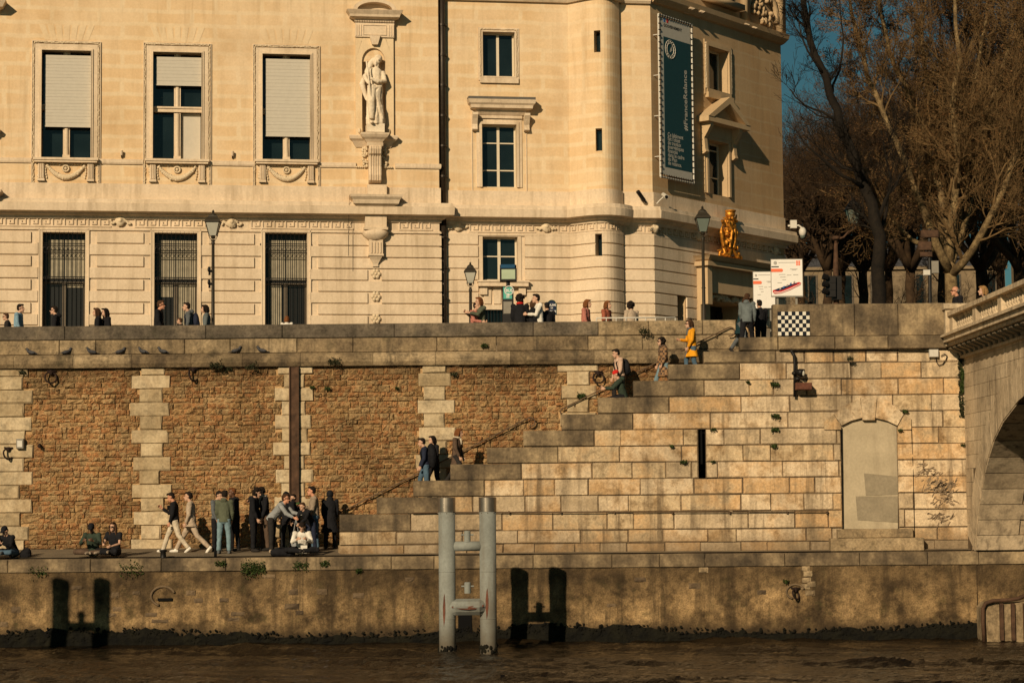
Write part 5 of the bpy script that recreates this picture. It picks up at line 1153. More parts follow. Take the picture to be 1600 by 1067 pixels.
# ------- niche with canopy, pedestal column below
def niche(sc, full):
    f = Fr(None, iL); nm = mb = MB()
    S = lambda px: sc + (px - 585) * kx
    kx = (sl_(625, 200)[0] - sl_(545, 200)[0]) / 80
    Z = lambda py: sl_(585, py)[1]
    a, b = S(565.5), S(602); r = (b - a) / 2; m_ = (a + b) / 2; zs = Z(97); d1 = .10; L, Rr = S(555.5), S(615)
    # panel with arched opening
    q = lambda x, z: f.q(x, z, d1)
    mb.quad(q(L, Z(213)), q(a, Z(213)), q(a, zs), q(L, zs)); mb.quad(q(b, Z(213)), q(Rr, Z(213)), q(Rr, zs), q(b, zs))
    n = 12; arc = [(m_ - r * cos(pi * i / n), zs + r * 1.15 * sin(pi * i / n)) for i in range(n + 1)]; zt = Z(38)
    def outer(x, z, i):
        if i <= n / 2: t = i / (n / 2); return (L + (m_ - L) * t, zs + (zt - zs) * min(1, t * 1.6)) 
        t = (n - i) / (n / 2); return (Rr + (m_ - Rr) * t, zs + (zt - zs) * min(1, t * 1.6))
    for i in range(n):
        o1, o2 = outer(*arc[i], i), outer(*arc[i + 1], i + 1); mb.quad(q(*arc[i]), q(*arc[i + 1]), q(*o2), q(*o1))
    mb.quad(q(L, zs), q(L + (m_ - L) * .01, zs + .01), q(L + (m_ - L) * .667, zt), q(L, zt)); mb.quad(q(Rr, zs), q(Rr, zt), q(Rr + (m_ - Rr) * .667, zt), q(Rr + (m_ - Rr) * .01, zs + .01))
    for x, s_ in ((L, -1), (Rr, 1)): mb.quad(f.q(x, Z(213), 0), f.q(x, Z(213), d1), f.q(x, zt, d1), f.q(x, zt, 0))
    w = mb.build('niche', 'facade', bld); mb = MB()
    # inner half cylinder and half dome
    dep = .52; m8 = 10
    def ip(th, z, k=1.0): return f.q(m_ - r * cos(th) * k, z, d1 - dep * sin(th) * k - .0)
    for i in range(m8):
        t0, t1 = pi * i / m8, pi * (i + 1) / m8; mb.quad(ip(t0, Z(213)), ip(t1, Z(213)), ip(t1, zs), ip(t0, zs))
        for j in range(6):
            p0, p1 = pi / 2 * j / 6, pi / 2 * (j + 1) / 6
            mb.quad(ip(t0, zs + r * 1.15 * sin(p0), cos(p0)), ip(t1, zs + r * 1.15 * sin(p0), cos(p0)), ip(t1, zs + r * 1.15 * sin(p1), cos(p1) + 1e-4), ip(t0, zs + r * 1.15 * sin(p1), cos(p1) + 1e-4))
    mb.build('niche_recess', 'dress', w, True)
    mb = MB(); corn(f, mb, S(541), S(629), [(.10, Z(38)), (.20, Z(34.5)), (.24, Z(33)), (.40, Z(30.5)), (.42, Z(27)), (.50, Z(22)), (.52, Z(20.5))]) if full else None
    if full:
        BP.strip(mb, S(555), S(616), [(0, Z(60)), (.16, Z(60)), (.16, Z(35)), (0, Z(35))])
        for k in range(24): x = S(554) + (S(617) - S(554)) * k / 24; f.box(mb, x, x + .03, Z(37), Z(34.5), .16, .22)
        c = S(585); A = [(c - r_ * cos(t), Z(20) + .38 * sin(t)) for r_ in (.75,) for t in [pi * i / 16 for i in range(17)]]
        B = [(c + .60 * cos(t), Z(20) + .27 * sin(t)) for t in [pi * i / 16 for i in range(17)]]; f.poly(mb, A + B, 0, .4); f.poly(mb, A, 0, .12)
        f.poly(mb, [(S(577), Z(58)), (S(594), Z(58)), (S(590), Z(72)), (S(581), Z(72))], .1, .24)
        for x in (556, 559.5, 563, 607, 610.5, 614): f.box(mb, S(x), S(x + 1.5), Z(58), Z(41), .16, .185)
        frame_ring(f, mb, S(568), S(603), Z(56), Z(42), .02, .16, .185)
        mb.build('canopy', 'dress', w)
    else:
        mb = MB(); corn(f, mb, S(541), S(629), [(.14, Z(36)), (.24, Z(33)), (.40, Z(30)), (.52, Z(20.5))]); mb.build('canopy', 'dress', w)
    mb = MB()     # corbel table
    corn(f, mb, S(545), S(621), [(.04, Z(231)), (.08, Z(228)), (.16, Z(222)), (.24, Z(219)), (.27, Z(215)), (.27, Z(213.5))])
    corn(f, mb, S(561.5), S(606), [(.34, Z(226)), (.42, Z(221)), (.50, Z(218)), (.56, Z(214)), (.57, Z(211.5))])
    BP.strip(mb, S(572), S(597), [(.0, Z(231)), (.38, Z(231)), (.40, Z(226)), (0, Z(226))])
    con = [(.0, Z(231)), (.40, Z(231)), (.46, Z(236)), (.42, Z(243)), (.34, Z(246)), (.30, Z(262)), (.34, Z(276)), (.30, Z(284)), (.2, Z(287)), (0, Z(287))]
    BP.strip(mb, S(575), S(594.5), con)
    for k in range(5): x = S(576.5 + 3.7 * k); BP.strip(mb, x, x + .04, [(d + .035, z) for d, z in con[1:-1]] + [(.1, Z(285)), (.1, Z(232))])
    mb.build('console', 'dress', w); mb = MB()
    for k in range(60):
        sg = random.choice((-1, 1)); mb.ell(f.q(S(585 + sg * U(12, 19)), Z(U(230, 262)), .06), .05, .06, .05, f.ax(), 6, 4)
    for sx_ in (561, 607): mb.ell(f.q(S(sx_), Z(206), .12), .06, .06, .10, f.ax(), 7, 5)
    for x in (557, 560, 563, 566, 603, 606, 609, 612): mb.ell(f.q(S(x), Z(262), .05), .035, .04, .035, f.ax(), 6, 4)
    mb.build('carved_foliage', 'carved', w, True)
    mb = MB()     # box cornice and column on the ground floor
    BP.strip(mb, S(573), S(603), [(0, Z(309)), (.22, Z(309)), (.22, Z(290)), (0, Z(290))])
    corn(f, mb, S(544), S(626), [(.42, Z(330)), (.50, Z(325)), (.62, Z(322)), (.66, Z(316)), (.74, Z(312)), (.76, Z(308.5))])
    corn(f, mb, S(567), S(604), [(.32, Z(360)), (.32, Z(330)), (.36, Z(329.5))])
    BP.strip(mb, S(567), S(604), [(0, Z(361)), (.40, Z(361)), (.40, Z(357)), (0, Z(357))])
    BP.strip(mb, S(575), S(596.5), [(0, Z(399)), (.26, Z(399)), (.26, Z(376)), (0, Z(376))])
    for k in range(4): f.box(mb, S(577.5 + 4.6 * k), S(577.5 + 4.6 * k) + .045, Z(397), Z(380), .26, .29)
    BP.strip(mb, S(574), S(597.5), [(0, Z(401)), (.29, Z(401)), (.29, Z(398)), (0, Z(398))])
    rings = []
    for py, hw, dd in ((401, 10.5, .26), (407, 7, .18), (413, 4, .13), (417, 4.5, .12)): rings.append([f.q(S(585.5 - hw), Z(py), 0), f.q(S(585.5 - hw), Z(py), dd), f.q(S(585.5 + hw), Z(py), dd), f.q(S(585.5 + hw), Z(py), 0)])
    mb.loft(rings); mb.build('wall_pedestal', 'dress', w)
    mb = MB(); rings = []
    for py, hw, dd in ((361, 19, .42), (365, 21, .46), (370, 19, .42), (374, 14, .34), (377, 11, .28)): rings.append([f.q(S(585.5 - hw * cos(pi * i / 10)), Z(py), dd * sin(pi * i / 10) ** .6 if 0 < i < 10 else 0) for i in range(11)])
    mb.loft(rings); mb.build('bowl', 'dress', w, True)
    for py in (428, 463.5, 498):
        mb = MB(); c = f.q(S(586), Z(py), .05); ax = f.ax(); mb.ell(c, .06, .07, .06, ax)
        for k in range(6): an = 2 * pi * k / 6; mb.ell(c + f.u * cos(an) * .11 + Vector((0, 0, sin(an) * .11)), .07, .045, .07, ax, 8, 6)
        mb.build('rosette', 'carved', w, True)
    return S, Z, f
S_, Z_, f_ = niche(sl_(585, 200)[0], True)
niche(sl_(-37, 200)[0], False)
# bits at the frame's top left: lamps on the wall
for px, py, lab in ((190, 241, 'small cream wall spotlight between the first and second upper windows'), (363, 242, 'small cream wall spotlight between the second and third upper windows')):
    f = Fr(None, iL); s, z = sl_(px, py); t = thing('wall_spotlight', lab, 'spotlight', f.q(s, z, 0), 'small wall spotlights'); mb = MB()
    mb.tube([f.q(s, z + .10, .10), f.q(s, z - .06, .10)], [.055, .045], 10); mb.build('casing', 'dress', t); mb = MB(); mb.tube([f.q(s, z - .06, .1), f.q(s, z - .12, .06), f.q(s, z - .12, 0)], .02, 6); mb.build('arm', 'drain', t)
# thin cables
mb = MB(); f = Fr(None, iL)
for px, y0, y1 in ((544, 309, 400), (551, 340, 424)): mb.tube([f.q(sl_(px, y)[0], sl_(px, y)[1], d) for y, d in ((y0, .6 if px == 544 else .07), ((y0 + y1) / 2, .08), (y1, .07))], .007, 4)
mb.build('cable', 'drain', bld)
# ------- stone woman with staff and veil
def statue():
    f = f_; sm = S_(585); t = thing('stone_statue', 'carved stone woman in draped robes holding a staff, standing in the arched facade niche', 'statue', f.q(sm, Z_(212), .3))
    zb = Z_(210); zh = Z_(88); Hh = zh - zb - .28; c0 = f.q(sm, zb + .28, .22); u, n = f.u, f.n; k = Hh / 1.83
    def q(x, y, z): return c0 + (u * x + n * y + Vector((0, 0, z))) * k
    ax = f.ax(); mb = MB(); f.box(mb, S_(571.5), S_(599), zb, zb + .29, -.1, .46); mb.build('plinth', 'statue', t)
    mb = MB(); rings = []; NN = 40
    for z, cx, cy, rx, ry, fold in ((0.0, .02, 0, .27, .22, .10), (.15, .01, 0, .27, .22, .13), (.4, 0, .0, .24, .20, .13), (.65, -.01, .0, .235, .19, .10), (.88, .02, 0, .22, .17, .07), (1.0, .04, 0, .19, .14, .04), (1.15, .04, 0, .175, .13, .03), (1.3, .02, .0, .20, .14, .03), (1.42, 0.02, .0, .18, .12, .0), (1.5, .03, 0, .07, .07, 0)):
        rings.append([q(cx + cos(a) * rx * .86 * (1 + fold * sin(9 * a + z * 3)), cy + sin(a) * ry * (1 + fold * sin(9 * a + z * 3)), z) for a in [2 * pi * i / NN for i in range(NN)]])
    mb.loft(rings)
    mb.tube([q(-.09, .13, .98), q(-.12, .26, .55), q(-.10, .22, .12)], [.12 * k, .105 * k, .07 * k], 12)     # bent knee under cloth
    for j in range(9):    # swinging drape folds from the hip
        t_ = j / 8; mb.tube([q(.15 - .05 * t_, .14, 1.0 - .02 * j), q(.0 + .1 * t_, .21, .78 - .05 * j), q(.16 + .03 * t_, .16, .45 - .04 * j), q(.20, .12, .05 + .04 * j)], [.028 * k, .034 * k, .03 * k, .02 * k], 6)
    mb.tube([q(-.16, .12, 1.02), q(-.02, .19, .92), q(.16, .13, 1.0)], [.04 * k, .05 * k, .04 * k], 8)
    mb.tube([q(.03, .01, 1.42), q(.07, .03, 1.57)], .055 * k, 10)
    hc = q(.09, .05, 1.68); mb.ell(hc, .075 * k, .095 * k, .115 * k, ax @ Matrix.Rotation(.25, 3, 'Y')); mb.tube([hc + n * .09 * k + Vector((0, 0, .01)), hc + n * .13 * k - Vector((0, 0, .02))], [.015 * k, .022 * k], 6)
    mb.ell(hc + Vector((0, 0, .05)) * k - n * .03 * k, .11 * k, .11 * k, .10 * k, ax); mb.ell(hc - u * .07 * k - Vector((0, 0, .06)) * k, .05 * k, .09 * k, .12 * k, ax)
    mb.tube([q(.0, .0, 1.72), q(-.10, -.02, 1.60), q(-.20, .0, 1.38), q(-.24, .03, 1.20)], [.07 * k, .08 * k, .07 * k, .03 * k], 10)      # veil
    mb.tube([q(.20, .0, 1.38), q(.25, .10, 1.12), q(.05, .24, 1.08), q(-.12, .26, 1.16)], [.07 * k, .065 * k, .05 * k, .035 * k], 12)
    mb.tube([q(-.15, .02, 1.38), q(-.27, .12, 1.22), q(-.18, .26, 1.02)], [.065 * k, .06 * k, .035 * k], 12)
    for j in range(4): mb.tube([q(-.19 + .01 * j, .27, 1.02 + .025 * j), q(-.15, .31, 1.01 + .025 * j), q(-.13, .28, 1.0 + .025 * j)], .012 * k, 6); mb.tube([q(-.12, .26, 1.13 + .022 * j), q(-.17, .29, 1.14 + .022 * j), q(-.18, .25, 1.14 + .022 * j)], .011 * k, 6)
    mb.tube([q(-.26, .06, 1.30), q(-.33, .02, 1.05), q(-.26, .02, .80), q(-.22, .04, .62)], [.04 * k, .08 * k, .06 * k, .02 * k], 10)
    for sx2 in (-.10, .03): mb.ell(q(sx2, .24 if sx2 < 0 else .16, .02), .045 * k, .09 * k, .035 * k, ax)
    remesh(mb.build('figure', 'statue', t, True), .018, 1, .02, .08)
    mb = MB(); mb.tube([q(-.24, .30, 1.60), q(-.17, .31, 1.0), q(-.09, .31, .42)], [.022 * k, .024 * k, .018 * k], 8); mb.build('staff', 'statue', t, True)
statue()
# ------- gilded emblem over the door
def gold():
    f = Fr(None, iS); s = ss_(1123, 400)[0]; zb = zc + .36; t = thing('gilded_sculpture', 'gilded sculpture of draped shields and scrolls standing on the entrance canopy', 'sculpture', f.q(s, zb, .4)); H = (ss_(1131, 330, .4)[1] - zb) * 1.05
    ax = f.ax(); q = lambda x, y, z: f.q(s + x, zb + z * H, .35 + y)
    mb = MB(); mb.loft([[q(w * cos(a) + o, .16 * sin(a) * (1.3 if sin(a) > 0 else .6) * (1 + .10 * sin(5 * a + 9 * z) + .08 * sin(11 * a - 6 * z)), z) for a in [2 * pi * i / 30 for i in range(30)]] for z, w, o in ((.08, .12, 0), (.2, .30, 0), (.4, .42, 0), (.6, .46, .02), (.75, .42, .04), (.84, .25, .06))])
    for (xa, xb, xc, rr_) in ((-.30, -.05, -.2, .07), (.30, .12, .18, .06), (.02, .3, .05, .05)): mb.tube([q(xa, .18, .80), q(xb, .27, .55), q(xc, .24, .22)], [rr_ * .6, rr_, rr_ * .7], 8)
    for k in range(16): mb.ell(q(U(-.36, .36), .2, U(.15, .8)), U(.05, .11), .10, U(.05, .14), ax, 7, 5)
    mb.tube([q(-.45, .05, .72), q(-.55, .12, .5), q(-.42, .12, .25), q(-.25, .15, .15)], [.05, .08, .07, .04], 8); mb.tube([q(-.52, .1, .75), q(-.40, .1, .66)], [.1, .09], 8)
    remesh(mb.build('shield', 'gold', t, True), .022, 1, .02, .1)
    mb = MB(); mb.ell(q(.10, .1, .90), .19, .19, .15, ax); mb.tube([q(.10 + .17 * cos(a), .12 + .17 * sin(a), .97) for a in [2 * pi * i / 14 for i in range(14)]], .04, 6, closed=True)
    mb.tube([q(.22, .1, .82), q(.45, .12, .84), q(.52, .12, .92)], [.06, .05, .03], 8)
    for k in range(7): mb.ell(q(U(-.25, .35), .22, U(.70, .84)), .08, .06, .06, ax)
    remesh(mb.build('crest', 'gold', t, True), .02, 1)
    mb = MB()
    for sg in (-1, 1): mb.tube([q(sg * .05, .2, .2), q(sg * .3, .25, .06), q(sg * .5, .2, .10), q(sg * .52, .18, .18), q(sg * .42, .18, .16)], [.05, .08, .07, .05, .03], 8)
    for k in range(9): mb.ell(q(U(-.9, .9), U(0, .2), .05), U(.06, .14), .08, U(.05, .10), ax)
    mb.tube([q(-.7, .1, .03), q(-.62, .1, .16), q(-.8, .1, .14)], [.05, .08, .03], 7)
    remesh(mb.build('scrollwork', 'gold', t, True), .02, 1)
gold()
# ------- banner
def banner():
    f = Fr(None, iS); d = .22; s0, z1 = ss_(1028.5, 22, d); s1, z0 = ss_(1084, 289, d); z0 = (z0 + ss_(1031, 274, d)[1]) / 2
    z1 = (z1 + ss_(1082, 40, d)[1]) / 2
    t = thing('banner', 'tall grey and teal printed banner laced to a frame on the corner facade', 'banner', f.q(s0, z0, 0)); mb = MB(); W = s1 - s0; Hh = z1 - z0
    f.box(mb, s0 + .12, s1 - .10, z0 + .10, z1 - .06, d - .02, d); mb.build('cloth', 'bannergrey', t)
    mb = MB(); z_t = ss_(1036, 57, d)[1]; z_b = ss_(1036, 260, d)[1]; sA = ss_(1036.5, 60, d)[0]; sBb = s1 - .11; f.box(mb, sA, sBb, z_b, z_t, d, d + .006); mb.build('teal_field', 'bannerteal', t)
    mb = MB()
    for x in (s0, s1): mb.tube([f.q(x, z0, d), f.q(x, z1, d)], .035, 8)
    for z in (z0, z1): mb.tube([f.q(s0, z, d), f.q(s1, z, d)], .035, 8)
    for x in (s0, s1):
        for k in range(4): z = z0 + Hh * (k + .5) / 4; mb.tube([f.q(x, z, d), f.q(x, z, 0)], .02, 5)
    mb.build('tube_frame', 'offwhite', t); mb = MB()
    for k in range(26):
        z = z0 + Hh * (k + .5) / 26
        mb.tube([f.q(s0 - .04, z, d + .03), f.q(s0 + .13, z + .02, d + .02)], .018, 5); mb.tube([f.q(s1 + .04, z, d + .03), f.q(s1 - .11, z + .02, d + .02)], .018, 5)
    for k in range(14): x = s0 + W * (k + .5) / 14; mb.tube([f.q(x, z1 + .04, d + .03), f.q(x, z1 - .08, d + .02)], .018, 5); mb.tube([f.q(x, z0 - .04, d + .03), f.q(x, z0 + .12, d + .02)], .012, 5)
    mb.build('lacing', 'ink', t)
    up, rt_ = Vector((0, 0, 1)), f.u; e = d + .008
    sx_ = ss_(1072, 150, d)[0]; zt0, zt1 = ss_(1070, 204, d)[1], ss_(1070, 93, d)[1]
    text(t, 'lettering', '#FranceRelance', .98 * (zt1 - zt0) / 7.45, f.q(sx_ + .05, zt0, e), up, -rt_, 'bannergrey')
    for k, s in enumerate(('Ce bâtiment', "fait l'objet", 'de travaux', 'énergétiques', 'financés', 'dans le cadre', 'du Plan', 'de relance.')):
        text(t, 'small_lettering', s, .20, f.q(ss_(1043, 215, d)[0], ss_(1043, 213 + 6.3 * k, d)[1], e), rt_, up, 'bannergrey')
    text(t, 'small_lettering', 'GOUVERNEMENT', .15, f.q(sA + .02, ss_(1038, 42, d)[1], e - .004), rt_, up, 'ink')
    mb = MB(); z = ss_(1038, 35, d)[1]; f.box(mb, sA + .02, sA + .12, z, z + .16, d, d + .006); mb.build('flag_blue', 'blueink', t); mb = MB(); f.box(mb, sA + .22, sA + .32, z, z + .16, d, d + .006); mb.build('flag_red', 'redink', t)
    cs, cz = ss_(1047, 78, d); mb = MB()
    for r in (.33, .22): mb.tube([f.q(cs + r * 1.0 * cos(a), cz + r * sin(a), e) for a in [2 * pi * i / 24 for i in range(24)]], .014, 4, closed=True)
    for k in range(16): a = 2 * pi * k / 16; mb.tube([f.q(cs + .25 * cos(a), cz + .25 * sin(a), e), f.q(cs + .30 * cos(a), cz + .30 * sin(a), e)], .014, 4)
    f.poly(mb, [(cs - .02, cz - .1), (cs + .12, cz - .02), (cs + .10, cz + .12), (cs + .02, cz + .03)], e - .004, e); mb.build('round_seal', 'bannergrey', t)
banner()
# ------- cameras
def cctv(p, dirv, label, dark):
    t = thing('security_camera', label, 'security camera', p); mb = MB(); d = dirv.normalized(); tip = p + Vector((0, 0, .12)) + d * .35
    mb.tube([p, p + Vector((0, 0, .05)) + d * .1, tip], .025, 6); mb.build('arm', 'iron' if dark else 'offwhite', t); mb = MB(); q = d.cross(Vector((0, 0, 1))).normalized(); h2 = (d * .6 + q * .6 + Vector((0, 0, -.5))).normalized() if not dark else (-d * .9 + Vector((0, 0, -.35)))
    mb.tube([tip - h2 * .22, tip + h2 * .22], .075, 8); mb.build('housing', 'iron' if dark else 'offwhite', t)
    mb = MB(); mb.tube([tip + h2 * .22, tip + h2 * .24], .06, 8); mb.build('lens', 'ink', t)
pc = BP.at(BP.c[iS] - .05, .1, zc1 + .05)
cctv(BP.at(BP.c[iS] - .25, .1, zc1 + .12), Vector((-.6, -.8, .3)), 'dark security camera on the cornice at the building corner', True)
cctv(BP.at(BP.c[iS] + .1, .1, zc1 + .12), Vector((.8, -.5, .4)), 'white security camera on the cornice under the banner', False)
e = BP.c[iS + 1]; c = BP.at(e - .02, .3, ss_(1245, 362)[1]); t = thing('security_camera', 'white dome security camera hanging off the far end of the side facade', 'security camera', c)
mb = MB(); mb.tube([c + Vector((-.1, 0, .1)), c + Vector((.3, -.1, .1)), c + Vector((.42, -.1, 0))], .035, 7); mb.box(c.x - .02, c.x + .22, c.y - .15, c.y + .05, c.z, c.z + .3); mb.build('bracket', 'offwhite', t)
mb = MB(); mb.ell(c + Vector((.44, -.1, -.15)), .14, .14, .19); mb.build('dome', 'offwhite', t, True); mb = MB(); mb.ell(c + Vector((.44, -.1, -.30)), .10, .10, .11); mb.build('lens', 'lampglassdark', t, True)
# ------------------------------------------------------------------ bridge
def bridge():
    t = thing('stone_bridge', 'pale stone arch bridge with balustrade and dark bracketed cornice at the right edge', 'bridge', (XB, 0, ZC))
    arch = [(-0.05, 2.38), (-0.2, 2.7), (-0.55, 3.35), (-1.0, 4.0), (-1.7, 4.7), (-2.6, 5.3), (-3.8, 5.8), (-5.6, 6.25), (-8, 6.6), (-11, 6.75), (-14, 6.6), (-17, 6.1), (-19.5, 5.2), (-21, 4.2), (-21.8, 3.0), (-22, 0)]
    def bz(px, py): q = PX(px, py, XB); return q.y, q.z
    zc_b = 7.78; zc_t = PX(1510, 541, XB).z; zr_t = 0
    # spandrel as vertical strips above the arch, ashlar courses as real blocks, cut by the arch
    WT = 12.0
    mb = MB(); fine = []
    ys = [1.5]; y = 1.5
    def az(y):
        if y >= -0.05: return -2.0
        for (a, za), (b, zb) in zip(arch, arch[1:]):
            if b <= y <= a: return za + (zb - za) * (a - y) / (a - b)
        return -2.0
    # ring stones (archivolt) follow the arch
    nrm = []
    P2 = [(a, b) for a, b in arch]
    pts_ = []
    for (a, za), (b, zb) in zip(P2, P2[1:]):
        n = max(1, int(hypot(b - a, zb - za) / 0.45))
        for k in range(n): pts_.append((a + (b - a) * k / n, za + (zb - za) * k / n))
    pts_.append(P2[-1])
    def off(i, w):
        p, q = pts_[max(i - 1, 0)], pts_[min(i + 1, len(pts_) - 1)]; dx, dz = q[0] - p[0], q[1] - p[1]; L = hypot(dx, dz); nx, nz = dz / L, -dx / L
        return pts_[i][0] + nx * w, pts_[i][1] + nz * w
    rw_ = .85
    mr = MB()
    for i in range(len(pts_) - 1):
        o1, o2 = off(i, rw_), off(i + 1, rw_)
        poly = [Vector((XB - .03, *pts_[i])), Vector((XB - .03, *pts_[i + 1])), Vector((XB - .03, *o2)), Vector((XB - .03, *o1))]
        g = .012; c = sum(poly, Vector()) / 4; poly = [p + (c - p).normalized() * g for p in poly]
        mr.prism(poly, Vector((0.4, 0, 0)))
    mr.build('arch_ring', 'bridge', t)
    # courses
    z = 2.38; zt_all = zc_b; mb = MB()
    while z < zt_all - .01:
        z2 = min(z + .38, zt_all); y = 1.4 - U(0, .6)
        while y > -24:
            L = U(.8, 1.5); y2 = y - L
            zlo = max(az(y), az(y2)) if y2 > -22 else -2
            zmin = min(az(y), az(y2)) if y2 > -22 else -2
            if z >= zlo: mb.bbox_x = None; mb.box8([(XB - .0 + U(-.004, .004), y2 + .006, z + .006), (XB + .35, y2 + .006, z + .006), (XB + .35, y - .006, z + .006), (XB, y - .006, z + .006), (XB, y2 + .006, z2 - .004), (XB + .35, y2 + .006, z2 - .004), (XB + .35, y - .006, z2 - .004), (XB, y - .006, z2 - .004)])
            y = y2
        z = z2
    mb.build('spandrel_courses', 'bridge', t)
    # core: extruded profile behind the face
    top = zc_b
    prof = [(1.4, -2), (1.4, top)] + [(-30, top), (-30, -2), (-22, -2)] + [(a, b) for a, b in arch[::-1]] + [(-0.05, -2)]
    mb = MB(); x0, x1 = XB + .012, XB + WT; n = len(prof); base = 0
    # faces as strips between arch and top
    ys_ = sorted({a for a, b in arch} | {1.4, -30, -22})
    for a, b in zip(ys_, ys_[1:]):
        za = az(a) if a > -22 else az(a + 1e-6); zb_ = az(b - 1e-6) if b <= -0.05 else -2
        if b > -0.05 + 1e-6 or a < -22 - 1e-6: za = zb_ = -2
        for x in (x0, x1): mb.quad((x, a, za), (x, b, zb_), (x, b, top), (x, a, top))
        mb.quad((x0, a, za), (x1, a, za), (x1, b, zb_), (x0, b, zb_)); mb.quad((x0, a, top), (x1, a, top), (x1, b, top), (x0, b, top))
    mb.quad((x0, -30, -2), (x1, -30, -2), (x1, -30, top), (x0, -30, top)); mb.quad((x0, -22, -2), (x1, -22, -2), (x1, -22, 0), (x0, -22, 0))
    mb.build('core', 'joint', t)
    # abutment face inside the arch and soffit stones with stepped ends
    def ay(z):
        for (a, za), (b, zb) in zip(arch, arch[1:]):
            if za <= z <= zb: return a + (b - a) * (z - za) / (zb - za)
        return arch[0][0]
    mb = MB(); z = 2.40; k = 0
    while z < 5.9:
        h = .42; x = XB - .02; first = True; y_here, y_next = ay(z), ay(z + h)
        while x < XB + WT - 1:
            L = (1.75 if k % 2 == 0 else 1.15) if first else U(1.0, 1.6); pr = -.09 if first else -.02
            a, b = x + .008, x + L - .008; mb.box8([(a, y_here + pr, z + .008), (b, y_here + pr, z + .008), (b, y_here + .4, z + .008), (a, y_here + .4, z + .008), (a, y_next + pr, z + h - .008), (b, y_next + pr, z + h - .008), (b, y_next + .4, z + h - .008), (a, y_next + .4, z + h - .008)])
            x += L; first = False
        z += h; k += 1
    mb.build('abutment_blocks', 'bridge', t)
    # cornice and brackets
    def bar(mb, x0, x1, z0, z1, y0=-30, y1=0.98): mb.box(x0, x1, y0, y1, z0, z1)
    h = zc_t - zc_b; zc2 = PX(1508, 541, XB - .5).z
    zb0 = zc_b; mb = MB(); bar(mb, XB - .10, XB + .3, zb0 - 0.012, zb0 + 0.062); bar(mb, XB - .48, XB + .3, zb0 + 0.322, zb0 + 0.422); bar(mb, XB - .58, XB + .3, zb0 + 0.428, zb0 + 0.570); bar(mb, XB - .66, XB + .3, zb0 + 0.574, zb0 + 0.639); c_ = mb.build('cornice', 'bridge', t)
    for k in range(26):
        y = .55 - k * .62; mb = MB(); pr = [(0.0, zb0 + 0.322), (-.42, zb0 + 0.322), (-.44, zb0 + 0.248), (-.30, zb0 + 0.186), (-.16, zb0 + 0.136), (-.14, zb0 + 0.062), (0, zb0 + 0.062)]
        mb.prism([Vector((XB + a, y, b)) for a, b in pr], Vector((0, .30, 0))); mb.build('bracket', 'bridge_dark', t)
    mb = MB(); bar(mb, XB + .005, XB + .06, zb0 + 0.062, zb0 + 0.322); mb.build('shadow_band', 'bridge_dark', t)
    zb = zb0 + 0.639; zr = PX(1535, 462, XB - .2).z; xf = XB - .42
    zr = 9.06
    mb = MB(); mb.box(xf - .02, xf + .36, -30, .7, zb, zb + .10); mb.build('plinth_course', 'bridge', t)
    mb = MB(); mb.box(xf - .06, xf + .40, -30, 1.0, zr - .12, zr); mb.build('rail_coping', 'bridge', t)
    ped = [(.98, .35)] ; y = .35; 
    mb = MB(); mb.box(xf, xf + .34, .30, .98, zb, zr - .125); mb.build('pedestal', 'bridge', t)
    for j in range(6):
        y0 = .28 - j * 3.0; bal = MB()
        for k in range(9):
            yc = y0 - .22 - k * .275; b0 = MB(); hh = zr - .12 - zb - .10; b0.lathe((xf + .17, yc, zb + .10), [(.085, 0), (.085, .05), (.05, .08), (.10, hh * .32), (.085, hh * .48), (.045, hh * .72), (.05, hh * .8), (.08, hh * .9), (.08, hh)], 12); b0.build('baluster', 'bridge', t, True)
        mb = MB(); mb.box(xf + .01, xf + .33, y0 - 3.0 + .02, y0 - 2.58, zb + .10, zr - .125); mb.build('pedestal', 'bridge', t)
    # end pilaster facing the camera over the stair wall
    a, b = P(1478, 540, .75), P(1512, 475, .75); mb = MB(); mb.bbox(a.x, XB - .03, .72, 1.38, lz0 + .05, b.z - .16, .02); mb.build('end_pier', 'bridge', t)
    mb = MB(); mb.bbox(a.x - .05, XB + .1, .66, 1.42, b.z - .155, b.z + .02, .03); mb.build('end_pier_cap', 'bridge', t)
    a2, b2 = P(1483, 512, .7), P(1503, 488, .7); mb = MB(); mb.bbox(a2.x, b2.x, .68, .74, a2.z, b2.z, .03); mb.build('sunk_panel', 'bridge', t)
    mb = MB(); mb.box(XB + .3, XB + WT, -30, 1.3, zb0, PZ); mb.build('deck', 'road', t)
    return PZ
DECK = bridge()
mb = MB()
for k in range(240):
    z = U(6.1, 8.1); c = Vector((XB - .06 + U(-.09, .03), YS - .05, z)); s = .05; d = Vector((U(-1, 1), U(-1, 0), U(-1, 1))).normalized() * s; e = d.orthogonal().normalized() * s * .6; mb.quad(c - d, c - e, c + d, c + e)
t = thing('creeper', 'narrow dark creeper hanging down the corner between stair wall and bridge', 'creeper', (XB - .06, YS - .05, 6.1)); mb.build('leaves', 'weeddark', t)
